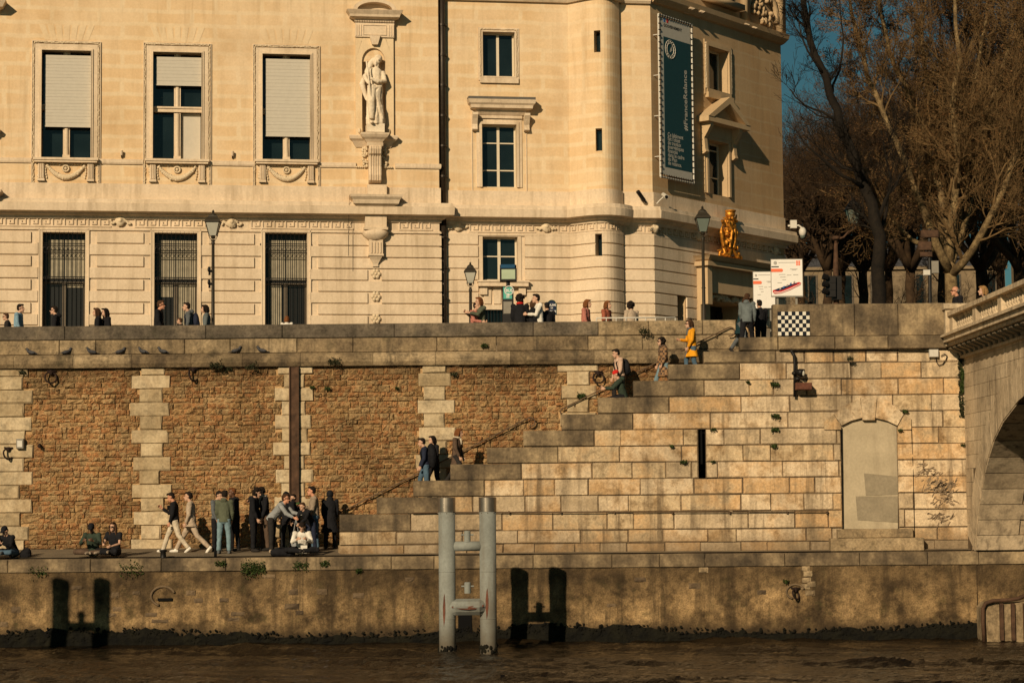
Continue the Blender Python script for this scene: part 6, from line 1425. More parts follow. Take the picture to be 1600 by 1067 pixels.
# rusted fender at the right water edge
t = thing('quay_fender', 'rusty curved steel fender frame against the river wall at the right edge', 'fender', (13, -1.2, 0))
pts_ = [P(a, b, -1.2) for a, b in [(1538, 1003), (1536, 970), (1536, 950), (1540, 942), (1552, 938), (1575, 937), (1590, 935), (1605, 928), (1640, 925)]]
mb = MB(); mb.tube(pts_, .055, 8); mb.tube([p + Vector((.07, .12, -.02)) for p in pts_], .03, 6); mb.build('rim_pipe', 'rust', t, True)
mb = MB(); q = [P(a, b, -1.1) for a, b in [(1540, 1010), (1538, 950), (1545, 942), (1640, 938), (1640, 1010)]]; mb.prism(q, Vector((0, 1.0, 0))); mb.build('plate', 'course', t)
mb = MB()
for px in (1563, 1581, 1600): a = P(px, 1000, -1.15); b = P(px + 4, 942, -1.15); mb.box(a.x, b.x, -1.2, -1.1, a.z, b.z)
mb.build('rib', 'rust', t)
# ------------------------------------------------------------------ street lamps
def lantern(parent, c, s, glass, m='lampgreen'):   # c = bottom of lantern
    def sq(w, z, rot=pi / 4): return [c + Vector((w * cos(rot + pi / 2 * i) * 1.414, w * sin(rot + pi / 2 * i) * 1.414, z)) for i in range(4)]
    mb = MB(); mb.lathe(c, [(.05 * s, -.10 * s), (.09 * s, -.04 * s), (.06 * s, 0), (.10 * s, .02 * s)], 10); mb.tube([c + Vector((-.16 * s, 0, .02)), c + Vector((-.1 * s, 0, -.1 * s)), c + Vector((0, 0, -.16 * s))], .012 * s, 5); mb.tube([c + Vector((.16 * s, 0, .02)), c + Vector((.1 * s, 0, -.1 * s)), c + Vector((0, 0, -.16 * s))], .012 * s, 5)
    for i in range(4):
        a = sq(.12 * s, .0)[i]; b = sq(.24 * s, .48 * s)[i]; mb.tube([a, b], .014 * s, 5)
    r = sq(.25 * s, .48 * s)
    for i in range(4): mb.tube([r[i], r[(i + 1) % 4]], .02 * s, 5)
    mb.build('lantern_frame', m, parent)
    mb = MB(); mb.loft([sq(.115 * s, .01), sq(.23 * s, .475 * s)]); mb.build('lantern_glass', glass, parent)
    mb = MB(); mb.loft([sq(.27 * s, .485 * s), sq(.25 * s, .53 * s), sq(.15 * s, .66 * s), sq(.15 * s, .69 * s)]); mb.lathe(c + Vector((0, 0, .69 * s)), [(.15 * s, 0), (.13 * s, .05 * s), (.07 * s, .10 * s), (.03 * s, .13 * s), (.05 * s, .16 * s), (.01 * s, .22 * s)], 12); mb.build('lantern_roof', m, parent)
def lamp(px, pytop, Y, pyb, label, s, glass, bands=()):
    top = P(px, pytop, Y); lb = P(px, pyb, Y); x = lb.x; t = thing('street_lamp', label, 'street lamp', (x, Y, PZ), 'street lamps along the parapet'); c = Vector((x, Y, lb.z))
    mb = MB(); mb.lathe((x, Y, PZ), [(.17, 0), (.17, .12), (.13, .25), (.12, .55), (.085, .62), (.075, .9), (.055, 1.0), (.045, lb.z - PZ - .25), (.06, lb.z - PZ - .22), (.035, lb.z - PZ - .12)], 12); mb.build('post', 'lampgreen', t, True)
    lantern(t, c, s, glass)
    for z in bands: mb = MB(); mb.lathe((x, Y, P(px, z, Y).z), [(.04, -.03), (.075, 0), (.04, .03)], 10); mb.build('collar', 'lampgreen', t, True)
    return t, x
t, x = lamp(333, 334, 5.0, 369, 'tall lantern post between the second and third barred windows, with small loudspeakers', 0.88, 'lampglass', (376,))
for py in (424, 444): z = P(333, py, 5).z; mb = MB(); mb.tube([(x - .02, 4.95, z + .02), (x - .10, 4.95, z - .03), (x - .10, 4.95, z - .12)], .035, 6); mb.ell((x - .11, 4.93, z + .05), .05, .06, .09); mb.build('loudspeaker', 'iron', t, True)
lamp(735, 413, 7.0, 443, 'short lantern post left of the bus stop', .74, 'lampglass', ())
lamp(1098, 327, 4.6, 363, 'lantern post beside the gilded sculpture at the building corner', 0.88, 'lampglassdark', (372, 450))
# tall bracket lamp among the trees
Y = 22.0; b = P(1305, 470, Y); t = thing('street_lamp', 'tall dark bracket lamp with hanging lantern before the trees', 'street lamp', (b.x, Y, PZ)); q = lambda px, py: P(px, py, Y)
mb = MB(); mb.tube([(b.x, Y, PZ), q(1306, 420), q(1306, 380)], [.14, .11, .07], 10); mb.tube([q(1306, 380), q(1307, 374), q(1318, 371), q(1326, 362), q(1340, 358)], [.07, .05, .045, .04, .03], 8); mb.lathe(q(1306, 375), [(.12, 0), (.16, .08), (.1, .15)], 10); mb.build('post', 'rust', t, True)
tp_ = q(1333, 336); lantern(t, tp_ + Vector((0, 0, -.35)), 1.15, 'lampglassdark', 'iron'); mb = MB(); mb.tube([q(1333, 358), q(1333, 342)], .05, 6); mb.build('hanger', 'iron', t)
t = thing('traffic_light', 'dark traffic signal seen from behind, on the bracket lamp post among the trees', 'traffic light', (b.x, Y - .2, PZ + 1.8)); 
for py in (437, 448, 459): c = P(1298, py, Y - .3); mb = MB(); mb.box(c.x - .17, c.x + .17, c.y - .15, c.y + .15, c.z - .13, c.z + .13); mb.tube([c + Vector((-.15, -.2, .05)), c + Vector((-.32, -.25, .1))], [.11, .12], 8); mb.build('signal_housing', 'iron', t)
mb = MB(); c = P(1308, 448, Y - .2); mb.box(c.x - .2, c.x + .16, c.y - .1, c.y + .1, c.z - .5, c.z + .4); mb.build('backplate', 'iron', t)
# direction sign and street sign post near the main tree
Y = 12.0; b = P(1452, 470, Y); t = thing('sign_post', 'sign post with brown direction panels in front of the main tree', 'sign post', (b.x, Y, PZ)); q = lambda px, py: P(px, py, Y)
mb = MB(); mb.tube([(b.x, Y, PZ), q(1452, 358)], .06, 8); mb.build('post', 'iron', t)
for (x0, y0, x1, y1, m_) in ((1438, 360, 1466, 372, 'rust'), (1434, 378, 1455, 392, 'rust'), (1437, 394, 1456, 402, 'rust'), (1442, 422, 1453, 431, 'offwhite'), (1455, 408, 1466, 428, 'grey')):
    mb = MB(); a, c = q(x0, y1), q(x1, y0); mb.bbox(a.x, c.x, Y - .12, Y - .06, a.z, c.z, .02); mb.build('sign_panel', m_, t)
# ------------------------------------------------------------------ bus stop
Y = 6.2; b = P(793, 490, Y); t = thing('bus_stop', 'bus stop totem with blue topped light box and jade BUS panel', 'bus stop', (b.x, Y, PZ)); q = lambda px, py, e=0: P(px, py, Y + e)
def pbox(x0, y0, x1, y1, ya, yb, nm, m_, par=None, bev=.015):
    a, c = P(x0, (y0 + y1) / 2, Y).x, P(x1, (y0 + y1) / 2, Y).x; z0, z1 = P((x0 + x1) / 2, y1, Y).z, P((x0 + x1) / 2, y0, Y).z
    mb = MB(); mb.bbox(a, c, Y + ya, Y + yb, z0, z1, bev); return mb.build(nm, m_, par or t)
pbox(781, 420, 807.5, 440, -.14, .14, 'light_box', 'iron'); pbox(783.5, 421.5, 805.5, 437.5, -.155, -.135, 'light_panel', 'buspale'); pbox(782, 413.5, 805, 420, -.10, .10, 'top', 'bustop')
mb = MB(); mb.tube([q(794, 440), q(794, 448)], .06, 8); mb.tube([q(782, 440), q(782, 414)], .02, 5); mb.tube([q(806, 440), q(806, 414)], .02, 5); mb.build('neck', 'iron', t)
mb = MB(); a, c = q(784.5, 470).x, q(802.5, 470).x; mb.bbox(a, c, Y - .08, Y + .08, PZ, P(793, 447.5, Y).z, .015); mb.build('body', 'iron', t)
pbox(786.5, 449, 800.5, 468, -.10, -.075, 'jade_panel', 'busgreen'); pbox(786.5, 471.5, 800.5, 491, -.10, -.075, 'map_panel', 'grey')
cc = q(795.5, 454.5); cc.y = Y - .108; mb = MB(); mb.tube([cc + Vector((.135 * cos(a), 0, .135 * sin(a))) for a in [2 * pi * i / 24 for i in range(24)]], .014, 5, closed=True); mb.build('ring_mark', 'white', t)
text(t, 'lettering', 'BUS', .13, cc + Vector((0, 0, -.045)), (1, 0, 0), (0, 0, 1), 'white', 'CENTER')
mb = MB()
for k in range(3): c = q(793.5, 460 + 2.6 * k); mb.box(c.x - .05, c.x + .05, Y - .11, Y - .098, c.z - .012, c.z + .012)
mb.build('stop_name_marks', 'white', t)
# street name sign on the wall by the bus stop
f = Fr(None, iM); s, z = sm_(862, 481); t = thing('street_sign', 'dark green arched street name sign beside the standing friends at the bus stop', 'street sign', f.q(s, z, .3))
Y = 8.5; a, c = P(855, 480, Y), P(869.5, 480, Y); zt1, zt0 = P(862, 474, Y).z, P(862, 492, Y).z; m_x = (a.x + c.x) / 2; r = (c.x - a.x) / 2
WL[t.name] = Vector((m_x, Y, PZ)); t.location = (m_x, Y, PZ)
pl = [Vector((a.x, Y, zt0)), Vector((c.x, Y, zt0)), Vector((c.x, Y, zt1))] + [Vector((m_x + r * .8 * cos(q_), Y, zt1 + .10 * sin(q_))) for q_ in [pi * i / 8 for i in range(9)]] + [Vector((a.x, Y, zt1))]
mb = MB(); mb.prism(pl, Vector((0, .04, 0))); mb.build('plate', 'signblue', t); mb = MB(); mb.tube(pl, .014, 5, closed=True); mb.build('border', 'signgreen', t)
mb = MB(); mb.tube([(m_x, Y + .06, PZ), (m_x, Y + .06, zt1)], .03, 6); mb.build('post', 'iron', t)
for s_, zz, sz in (('QUAI', .28, .11), ('DE', .20, .06), ('GESVRES', .08, .09)): text(t, 'lettering', s_ if s_ != 'GESVRES' else 'CORSE', sz, (m_x, Y - .008, zt0 + zz), (1, 0, 0), (0, 0, 1), 'white', 'CENTER')
# pedestrian railing on the parapet edge near the stairs
t = thing('pedestrian_railing', 'low pale metal railing on the parapet behind the three women at the corner', 'railing', P(935, 496, 4.6)); mb = MB(); a, b = P(932, 497, 4.6), P(1055, 496, 4.6); mb.tube([a, b], .022, 6); mb.tube([a + Vector((0, 0, -.12)), b + Vector((0, 0, -.12))], .018, 6)
mb.build('rail', 'offwhite', t, True)
for k in range(9): mb = MB(); p = a + (b - a) * k / 8; mb.tube([p, (p.x, p.y, PZ)], .018, 5); mb.build('upright', 'offwhite', t)
# ------------------------------------------------------------------ tour boards
def board(x0, y0, x1, y1, Y, label, boat):
    t = thing('notice_board', label, 'notice board', (P((x0 + x1) / 2, y1, Y).x, Y, PZ), 'white river cruise notice boards'); cy = (y0 + y1) / 2; a, c = P(x0, cy, Y).x, P(x1, cy, Y).x; z0, z1 = P((x0 + x1) / 2, y1, Y).z, P((x0 + x1) / 2, y0, Y).z
    W, H = c - a, z1 - z0; mb = MB(); mb.bbox(a, c, Y - .03, Y + .03, z0, z1, .01); mb.build('panel', 'white', t); e = Y - .036
    def bx(u0, v0, u1, v1, nm, m_, k=0.0): mb = MB(); mb.box(a + W * u0, a + W * u1, e - .002 - k, e + .008, z1 - H * v1, z1 - H * v0); return mb.build(nm, m_, t)
    mb = MB(); mb.tube([(a, e, z0), (c, e, z0), (c, e, z1), (a, e, z1)], .010, 5, closed=True); mb.build('edging', 'grey', t)
    cx, cz = a + W * .14, z1 - H * .10; mb = MB(); mb.prism([Vector((cx + W * .055 * cos(q_), e - .002, cz + W * .055 * sin(q_))) for q_ in [2 * pi * i / 20 for i in range(20)]], Vector((0, .01, 0))); mb.build('round_badge', 'greyink', t)
    bx(.02, .19, .25, .215, 'black_strip', 'ink'); bx(.01, .255, .33, .34, 'orange_label', 'orangeink'); mb = MB(); mb.prism([Vector((a + W * .33 + H * .042 * cos(q_), e - .002, z1 - H * .2975 + H * .042 * sin(q_))) for q_ in [-pi / 2 + pi * i / 10 for i in range(11)]], Vector((0, .01, 0))); mb.build('orange_label', 'orangeink', t)
    mb = MB()
    for v0, u0, u1 in [(.085, .24, .78)] + [(v, u, u + w_) for v, u, w_ in ((.26, .60, .24), (.285, .66, .14), (.40, .25, .2), (.42, .5, .14), (.47, .28, .18), (.41, .70, .16), (.54, .35, .12), (.62, .2, .14))]: mb.box(a + W * u0, a + W * min(.97, u1), e - .002, e + .008, z1 - H * (v0 + .012), z1 - H * v0)
    mb.build('printed_lines', 'greyink', t)
    mb = MB()
    for i in range(3):
        for j in range(2): mb.box(a + W * (.80 + .07 * j), a + W * (.855 + .07 * j), e - .002, e + .008, z1 - H * (.08 + .045 * i), z1 - H * (.045 + .045 * i))
    if boat: mb.build('orange_marks', 'orangeink', t)
    if boat:
        B = lambda u, v: Vector((a + W * u, e - .004, z1 - H * v)); mb = MB(); mb.prism([B(.04, .86), B(.10, .92), B(.30, .91), B(.60, .82), B(.92, .69), B(.95, .64), B(.88, .61), B(.5, .70), B(.15, .80), B(.06, .82)][::-1], Vector((0, .01, 0))); mb.build('printed_boat', 'redink', t)
        mb = MB(); mb.prism([B(.09, .82), B(.20, .845), B(.38, .81), B(.60, .73), B(.84, .65), B(.80, .635), B(.5, .705), B(.2, .78)][::-1] , Vector((0, -.004, 0))); mb.build('printed_cabin', 'signblue', t)
        mb = MB(); mb.prism([B(.08, .865), B(.3, .875), B(.6, .78), B(.93, .655), B(.93, .665), B(.6, .80), B(.3, .895), B(.09, .885)][::-1], Vector((0, -.006, 0))); mb.build('printed_stripe', 'white', t)
        for k in range(5): mb = MB(); u = .26 + .11 * k; v = .805 - .042 * k; mb.prism([B(u, v + .01), B(u + .05, v - .012), B(u + .05, v - .055), B(u, v - .035)], Vector((0, -.008, 0))); mb.build('printed_window', 'blueink' if k % 2 else 'greyink', t)
        bx(.0, .965, 1, .985, 'lower_edge', 'greyink')
    mb = MB()
    for u in (.2, .8): mb.box(a + W * u - .03, a + W * u + .03, Y + .03, Y + .08, PZ, z0 + .3)
    mb.build('leg', 'grey', t)
board(1204.5, 405, 1254, 464, 2.6, 'white notice board with a red boat picture, standing above the tile panel', True)
board(1176.5, 424.5, 1211, 482, 4.2, 'white notice board half hidden behind the boat poster, lower and to its left', False)
# left edge ------------------------------------------------------------------
# distant buildings beyond the trees
def block(name, label, x0, x1, y0, y1, h, bays, floors, group='distant houses beyond the trees'):
    t = thing(name, label, 'building', ((x0 + x1) / 2, y0, PZ), group); mb = MB(); mb.box(x0, x1, y0, y1, PZ - .5, PZ + h); w = mb.build('wall', 'facade_far', t)
    mb = MB(); mb.prism([Vector((x0 - .2, y0 - .2, PZ + h)), Vector((x0 - .2, y0 + 2.5, PZ + h + 2.2)), Vector((x0 - .2, y1, PZ + h + 2.2)), Vector((x0 - .2, y1, PZ + h))], Vector((x1 - x0 + .4, 0, 0))); r = mb.build('roof', 'roof_far', t)
    for i in range(3): xx = x0 + (x1 - x0) * (i + .5) / 3; mb = MB(); mb.box(xx - .8, xx + .8, y0 + 3, y0 + 4, PZ + h + 3.9, PZ + h + 6); mb.build('chimney', 'facade_far', r)
    fh = h / floors
    for fl in range(floors):
        mb = MB(); mb.box(x0 - .15, x1 + .15, y0 - .25, y0 - .005, PZ + fh * (fl + 1) - .25, PZ + fh * (fl + 1) - .02); mb.build('string_course', 'facade_far', t)
        for b in range(bays):
            xc = x0 + (x1 - x0) * (b + .5) / bays; mb = MB(); mb.box(xc - .75, xc + .75, y0 - .08, y0 - .003, PZ + fh * fl + .5, PZ + fh * fl + fh * .82); o = mb.build('window', 'darkframe', t)
            mb = MB(); mb.box(xc - .6, xc - .04, y0 - .11, y0 - .085, PZ + fh * fl + .6, PZ + fh * fl + fh * .8); mb.box(xc + .04, xc + .6, y0 - .11, y0 - .085, PZ + fh * fl + .6, PZ + fh * fl + fh * .8); mb.build('pane', 'glass', o)
block('apartment_building', 'distant cream apartment house glimpsed between trunks, left of the main tree', 22, 39, 110, 122, 14, 6, 4)
block('apartment_building', 'distant cream apartment house behind the main tree, taller than its neighbour', 39.5, 76, 96, 110, 15, 9, 4)
# ------------------------------------------------------------------ people
def dirv(flex, abd=0, sgn=1):      # flex forward, abd outwards (degrees); local (right, forward, up)
    f, a = radians(flex), radians(abd); return Vector((sgn * sin(a) * cos(f * .3), sin(f) * cos(a), -cos(f) * cos(a)))
C_ = dict(black=(.012, .012, .014), navy=(.02, .025, .045), dark=(.025, .022, .02), grey=(.10, .11, .115), ltgrey=(.25, .26, .26), cream=(.55, .47, .35), beige=(.42, .33, .24), taupe=(.28, .22, .16), olive=(.09, .10, .065), green=(.035, .05, .035), white=(.68, .64, .56),
          blue=(.20, .32, .40), jean=(.07, .12, .17), ljean=(.16, .24, .27), yellow=(.70, .30, .015), pink=(.42, .16, .12), rust=(.30, .09, .05), brown=(.095, .062, .042), red=(.50, .02, .015), slate=(.12, .14, .14), teal=(.01, .03, .035), pinkw=(.55, .38, .28))
HAIR = dict(dark=(.015, .010, .007), brown=(.06, .03, .015), auburn=(.16, .06, .02), blond=(.32, .18, .07), grey=(.20, .18, .15))
PEOPLE = []
def person(label, x, y, z, H=1.72, face=-90, lean=3, legs='stand', arms=((8, 6, 15), (4, 6, 18)), top='black', coat=0.0, leg='navy', shoe='dark', hair='dark', hstyle='short', skin='skin', head=(0, 0), short=False, glasses=False, shoe2=None, hood=False, detail=True, group=None, topmat=None, sit=None, scarf=None, tilt=0, backup=True):
    """face: 0 = to the camera, 90 = picture right, -90 = picture left"""
    t = thing('person', label, 'person', (x, y, z), group); k = H / 1.68
    a = radians(face); F = Vector((sin(a), -cos(a), 0)); Rt = Vector((F.y, -F.x, 0)); O = Vector((x, y, z)); UP = Vector((0, 0, 1))
    def g(v): return O + Rt * v.x + F * v.y + UP * v.z
    def gd(v): return Rt * v.x + F * v.y + UP * v.z
    th, sh = .43 * k, .43 * k
    LEGS = {'stand': [(4, 4, -4), (-2, 4, -3)], 'walk': [(26, 2, -8), (-16, 2, -22)], 'walk2': [(-14, 2, -28), (24, 2, -6)], 'climb': [(48, 3, -58), (-6, 3, -8)], 'down': [(22, 3, -24), (-2, 3, -20)], 'stride': [(30, 2, -2), (-24, 2, -22)]}
    dirs = []
    if legs in LEGS:
        for s, (f, ab, kn) in zip((1, -1), LEGS[legs]): dirs.append((dirv(f, ab, s), dirv(f + kn, ab * .5, s)))
    elif legs == 'cross': dirs = [(Vector((.75, .66, -.02)).normalized(), Vector((-.93, .25, -.05)).normalized()), (Vector((-.75, .66, -.02)).normalized(), Vector((.93, .36, -.05)).normalized())]
    elif legs == 'side': dirs = [(Vector((.55, .82, .05)).normalized(), Vector((-.85, .30, -.06)).normalized()), (Vector((-.35, .93, .0)).normalized(), Vector((.80, .3, -.05)).normalized())]
    elif legs == 'sitstep': dirs = [(dirv(82, 8, 1), dirv(-4, 3, 1)), (dirv(78, 8, -1), dirv(10, 3, -1))]
    elif legs == 'lounge': dirs = [(dirv(80, 10, 1), dirv(74, 6, 1)), (dirv(84, 6, -1), dirv(80, 3, -1))]
    ends = []
    hipw = .09 * k
    low = min(d[0].z * th + d[1].z * sh for d in dirs) - .075 * k
    if sit is None: hz = -low if legs in LEGS else .13 * k
    else: hz = sit
    if legs in ('cross', 'side', 'lounge'): hz = (.15 if legs != 'lounge' else .115) * k
    hip = Vector((0, 0, hz)); L = radians(lean); sd = Vector((sin(radians(tilt)), sin(L), cos(L))).normalized(); fw = Vector((0, cos(L), -sin(L)))
    R_ = Vector((1, 0, -sin(radians(tilt)))).normalized()
    sp = lambda h, f=0: hip + sd * (h * k) + fw * (f * k)
    J = {}
    for i, s in ((0, 1), (1, -1)):
        h = hip + Vector((s * hipw, 0, 0)); kn = h + dirs[i][0] * th; an = kn + dirs[i][1] * sh; J[s] = (h, kn, an)
    shw = .185 * k; shz = .46; SH = {}
    for i, s in ((0, 1), (1, -1)):
        f, ab, el = arms[i][:3]; inw = arms[i][3] if len(arms[i]) > 3 else 10; S = sp(shz) + R_ * (s * shw); u = dirv(f, ab, s); e = S + u * (.29 * k)
        w_ = dirv(f + el, 0, s) + Vector((-s * sin(radians(inw)), 0, 0)); w_.normalize(); w = e + w_ * (.25 * k); SH[s] = (S, e, w, w_)
    vox = .0125 if detail else .018
    # ---- body
    mb = MB(); nb = sp(.50, 0); hy, hp = head; hh = sp(.50, .03) + Vector((0, .035 * k + sin(radians(hp)) * .05 * k, .155 * k - abs(sin(radians(hp))) * .02 * k)); hh = Vector(hh)
    ya = radians(hy); Mh = Matrix.Rotation(-ya, 3, 'Z') @ Matrix.Rotation(-radians(hp), 3, 'X'); Mb = Matrix((Rt, F, UP)).transposed(); MH = Mb @ Mh
    hc = g(hh); k = k * 1.0; q = lambda x_, y_, z_: hc + MH @ (Vector((x_, y_, z_)) * k * 1.06)
    mb.ell(q(0, -.012, .028), .076 * k, .092 * k, .092 * k, MH, 16, 12); mb.ell(q(0, .022, -.045), .055 * k, .066 * k, .070 * k, MH, 14, 10)
    mb.tube([q(0, .082, .015), q(0, .108, -.022), q(0, .088, -.032)], [.008 * k, .017 * k, .012 * k], 6); mb.ell(q(0, .075, -.058), .025 * k, .018 * k, .010 * k, MH); mb.ell(q(0, .066, -.092), .026 * k, .024 * k, .022 * k, MH)
    for s in (1, -1): mb.ell(q(s * .077, -.01, -.005), .010 * k, .022 * k, .030 * k, MH, 8, 6)
    mb.tube([g(sp(.45)), g(sp(.52, .01)), q(0, -.01, -.05)], [.062 * k, .056 * k, .052 * k], 10)
    def ell_ring(c, ax_r, ax_f, rx, ry, n=18): return [g(c + ax_r * (rx * k * cos(2 * pi * i / n)) + ax_f * (ry * k * sin(2 * pi * i / n))) for i in range(n)]
    mb.loft([ell_ring(sp(h, f), R_, fw, rx, ry) for h, rx, ry, f in ((-.08, .13, .09, 0), (.0, .15, .10, 0), (.15, .125, .085, 0), (.32, .15, .10, .0), (.44, .16, .085, 0), (.49, .07, .06, 0))])
    for s in (1, -1):
        h, kn, an = J[s]; mb.tube([g(h), g(h.lerp(kn, .5)), g(kn), g(kn.lerp(an, .4)), g(an)], [.075 * k, .065 * k, .05 * k, .048 * k, .032 * k], 10)
        S, e, w, wd = SH[s]; mb.tube([g(S), g(S.lerp(e, .5)), g(e), g(e.lerp(w, .4)), g(w)], [.048 * k, .042 * k, .035 * k, .034 * k, .025 * k], 10)
        # hand: palm, four curled fingers, thumb
        d = wd; side = Vector((s, 0, 0)); side = (side - d * side.dot(d)).normalized(); nrm = d.cross(side) * s; pal = w + d * .05 * k
        Mq = Matrix((gd(side), gd(nrm), gd(d))).transposed(); mb.ell(g(pal), .016 * k, .040 * k, .052 * k, Mq, 10, 8)
        for j, fl in enumerate((.070, .080, .074, .058)):
            b0 = w + d * .085 * k + nrm * ((j - 1.5) * .019 * k); b1 = b0 + (d * .8 - side * .45).normalized() * fl * .5 * k; b2 = b1 + (d * .3 - side * .9).normalized() * fl * .5 * k; mb.tube([g(b0 - d * .02), g(b0), g(b1), g(b2)], [.011 * k, .0105 * k, .010 * k, .008 * k], 6)
        b0 = w + d * .03 * k + nrm * (-.035 * k); b1 = b0 + (d * .7 - nrm * .7).normalized() * .035 * k; mb.tube([g(b0), g(b1), g(b1 + (d - side * .3).normalized() * .03 * k)], [.014 * k, .012 * k, .009 * k], 6)
    remesh(mb.build('body', skin, t, True), vox, 1)
    # ---- eyes
    mb = MB()
    for s in (1, -1): mb.ell(q(s * .030, .083, .012), .013 * k, .008 * k, .007 * k, MH, 8, 6)
    mb.build('eye', 'ink', t)
    if glasses:
        mb = MB()
        for s in (1, -1): mb.ell(q(s * .033, .092, .010), .030 * k, .010 * k, .020 * k, MH, 10, 6); mb.tube([q(s * .06, .085, .014), q(s * .082, 0, .012)], .005 * k, 5)
        mb.build('sunglasses', 'ink', t)
    # ---- hair
    hm = cloth(HAIR.get(hair, C_.get(hair, (.02, .015, .01))), 'hair'); mb = MB()
    if hstyle in ('short', 'long', 'bob', 'bun', 'curly', 'curlylong', 'pony'):
        kk = 1.0 if hstyle == 'short' else 1.06
        mb.ell(q(0, -.030, .045), .085 * k * kk, .092 * k * kk, .088 * k * kk, MH, 16, 10); mb.ell(q(0, -.052, .0), .078 * k * kk, .066 * k, .075 * k, MH, 14, 8); mb.ell(q(0, .035, .098), .060 * k, .050 * k, .028 * k, MH, 12, 8)
        for j in range(10): mb.ell(q(U(-.05, .05), U(-.02, .07), U(.09, .115)), .022 * k, .026 * k, .016 * k, MH, 7, 5)
    if hstyle in ('long', 'bob'):
        low = -.26 if hstyle == 'long' else -.12
        for s in (1, -1): mb.tube([q(s * .07, .01, .06), q(s * .088, .0, -.03), q(s * .085, -.01, low * .8)], [.026 * k, .032 * k, .024 * k], 8)
        mb.tube([q(0, -.07, .05), q(0, -.085, -.06), q(0, -.085, low)], [.07 * k, .075 * k, .05 * k], 10); mb.tube([q(.05, -.06, 0), q(.055, -.07, low * .9)], [.05 * k, .035 * k], 8); mb.tube([q(-.05, -.06, 0), q(-.055, -.07, low * .9)], [.05 * k, .035 * k], 8)
    if hstyle == 'bun': mb.ell(q(0, -.12, .04), .045 * k, .045 * k, .045 * k, MH)
    if hstyle == 'pony': mb.tube([q(0, -.10, .06), q(0, -.15, .0), q(0, -.13, -.15)], [.03 * k, .04 * k, .015 * k], 8)
    if hstyle in ('curly', 'curlylong'):
        for j in range(46):
            a_ = U(0, 6.28); b_ = U(-.9, 1.4); r_ = .10; yy = cos(b_) * sin(a_) * r_
            if yy > .045 and b_ < .6: continue
            mb.ell(q(cos(b_) * cos(a_) * r_, yy - .03, .03 + sin(b_) * r_ * (1.25 if b_ < 0 else .95)), .035 * k, .035 * k, .035 * k, MH, 7, 5)
    if hstyle in ('short', 'long', 'bob', 'bun', 'curly', 'curlylong', 'pony'): remesh(mb.build('hair', hm, t, True), vox, 0, .012, .05)
    if hstyle == 'bald':
        mb.ell(q(0, -.05, .01), .081 * k, .07 * k, .06 * k, MH, 14, 8); remesh(mb.build('hair', cloth(HAIR['grey'], 'hair'), t, True), vox, 0)
    if hstyle in ('beanie', 'cap'):
        m0 = MB(); m0.ell(q(0, -.04, .0), .080 * k, .075 * k, .07 * k, MH); remesh(m0.build('hair', cloth(HAIR['dark'], 'hair'), t, True), vox)
        mb.ell(q(0, -.018, .062), .088 * k, .102 * k, .080 * k, MH, 16, 10); 
        if hstyle == 'cap': mb.loft([[q(-.06, .06, .065), q(.06, .06, .065), q(.06, .06, .05), q(-.06, .06, .05)], [q(-.045, .15, .05), q(.045, .15, .05), q(.045, .15, .04), q(-.045, .15, .04)]])
        remesh(mb.build('hat', cloth(C_['red'] if hair == 'red' else C_['black'], 'hat'), t, True), vox)
    # ---- top
    tm = topmat or cloth(C_[top], 'jacket'); mb = MB(); e0 = .018
    n0 = -.10 - coat
    prof = [(.505, .085, .078, 0), (.47, .15, .10, 0), (.42, .185, .118, 0), (.30, .178, .128, .005), (.15, .158, .118, .0), (.0, .170, .125, 0), (-.09, .172, .128, 0)]
    rings = [ell_ring(sp(h, f), R_, fw, rx, ry) for h, rx, ry, f in prof]
    if coat > 0:
        for j in range(1, 4):
            h = -.09 - coat * j / 3; c = hip + Vector((0, sum(J[s][1].y for s in (1, -1)) * .12 * j / 3, h * k)); rings.append([g(c + Vector(((.172 + .03 * j) * k * cos(q_), (.13 + .022 * j) * k * sin(q_), 0))) for q_ in [2 * pi * i / 18 for i in range(18)]])
    mb.loft(rings)
    for s in (1, -1):
        S, e, w, wd = SH[s]; end = e.lerp(w, .92) if not short else S.lerp(e, .62)
        if short: mb.tube([g(S), g(end)], [.072 * k, .060 * k], 12)
        else: mb.tube([g(S - R_ * s * .02), g(S.lerp(e, .5)), g(e), g(e.lerp(w, .5)), g(end)], [.074 * k, .064 * k, .056 * k, .050 * k, .040 * k], 12)
        mb.ell(g(S), .075 * k, .07 * k, .07 * k)
        if not short: mb.ell(g(e), .058 * k, .058 * k, .058 * k)
    mb.tube([g(sp(.49)), g(sp(.53, .01))], [.078 * k, .066 * k], 12)
    if hood == 'up': mb.ell(q(0, -.035, .02), .105 * k, .115 * k, .125 * k, MH, 16, 10); mb.tube([q(0, -.05, -.08), g(sp(.45))], [.10 * k, .11 * k], 12)
    elif hood: mb.ell(g(sp(.50, -.075)), .095 * k, .065 * k, .075 * k)
    o = remesh(mb.build('jacket' if not short else 'shirt', tm, t, True), vox, 1, .022, .09)
    if scarf: mb = MB(); mb.tube([g(sp(.53, .0) + Vector((.075 * k * cos(q_), .075 * k * sin(q_) + .01, -.012 * sin(q_)))) for q_ in [2 * pi * i / 14 for i in range(14)]], .032 * k, 8, closed=True); mb.tube([g(sp(.50, .10)), g(sp(.33, .14))], [.04 * k, .03 * k], 7); mb.build('scarf', cloth(C_[scarf], 'scarf'), t, True)
    # ---- trousers
    mb = MB(); mb.loft([ell_ring(sp(h), R_, fw, rx, ry) for h, rx, ry in ((.06, .15, .11), (-.02, .162, .118), (-.09, .158, .115), (-.13, .10, .08))])
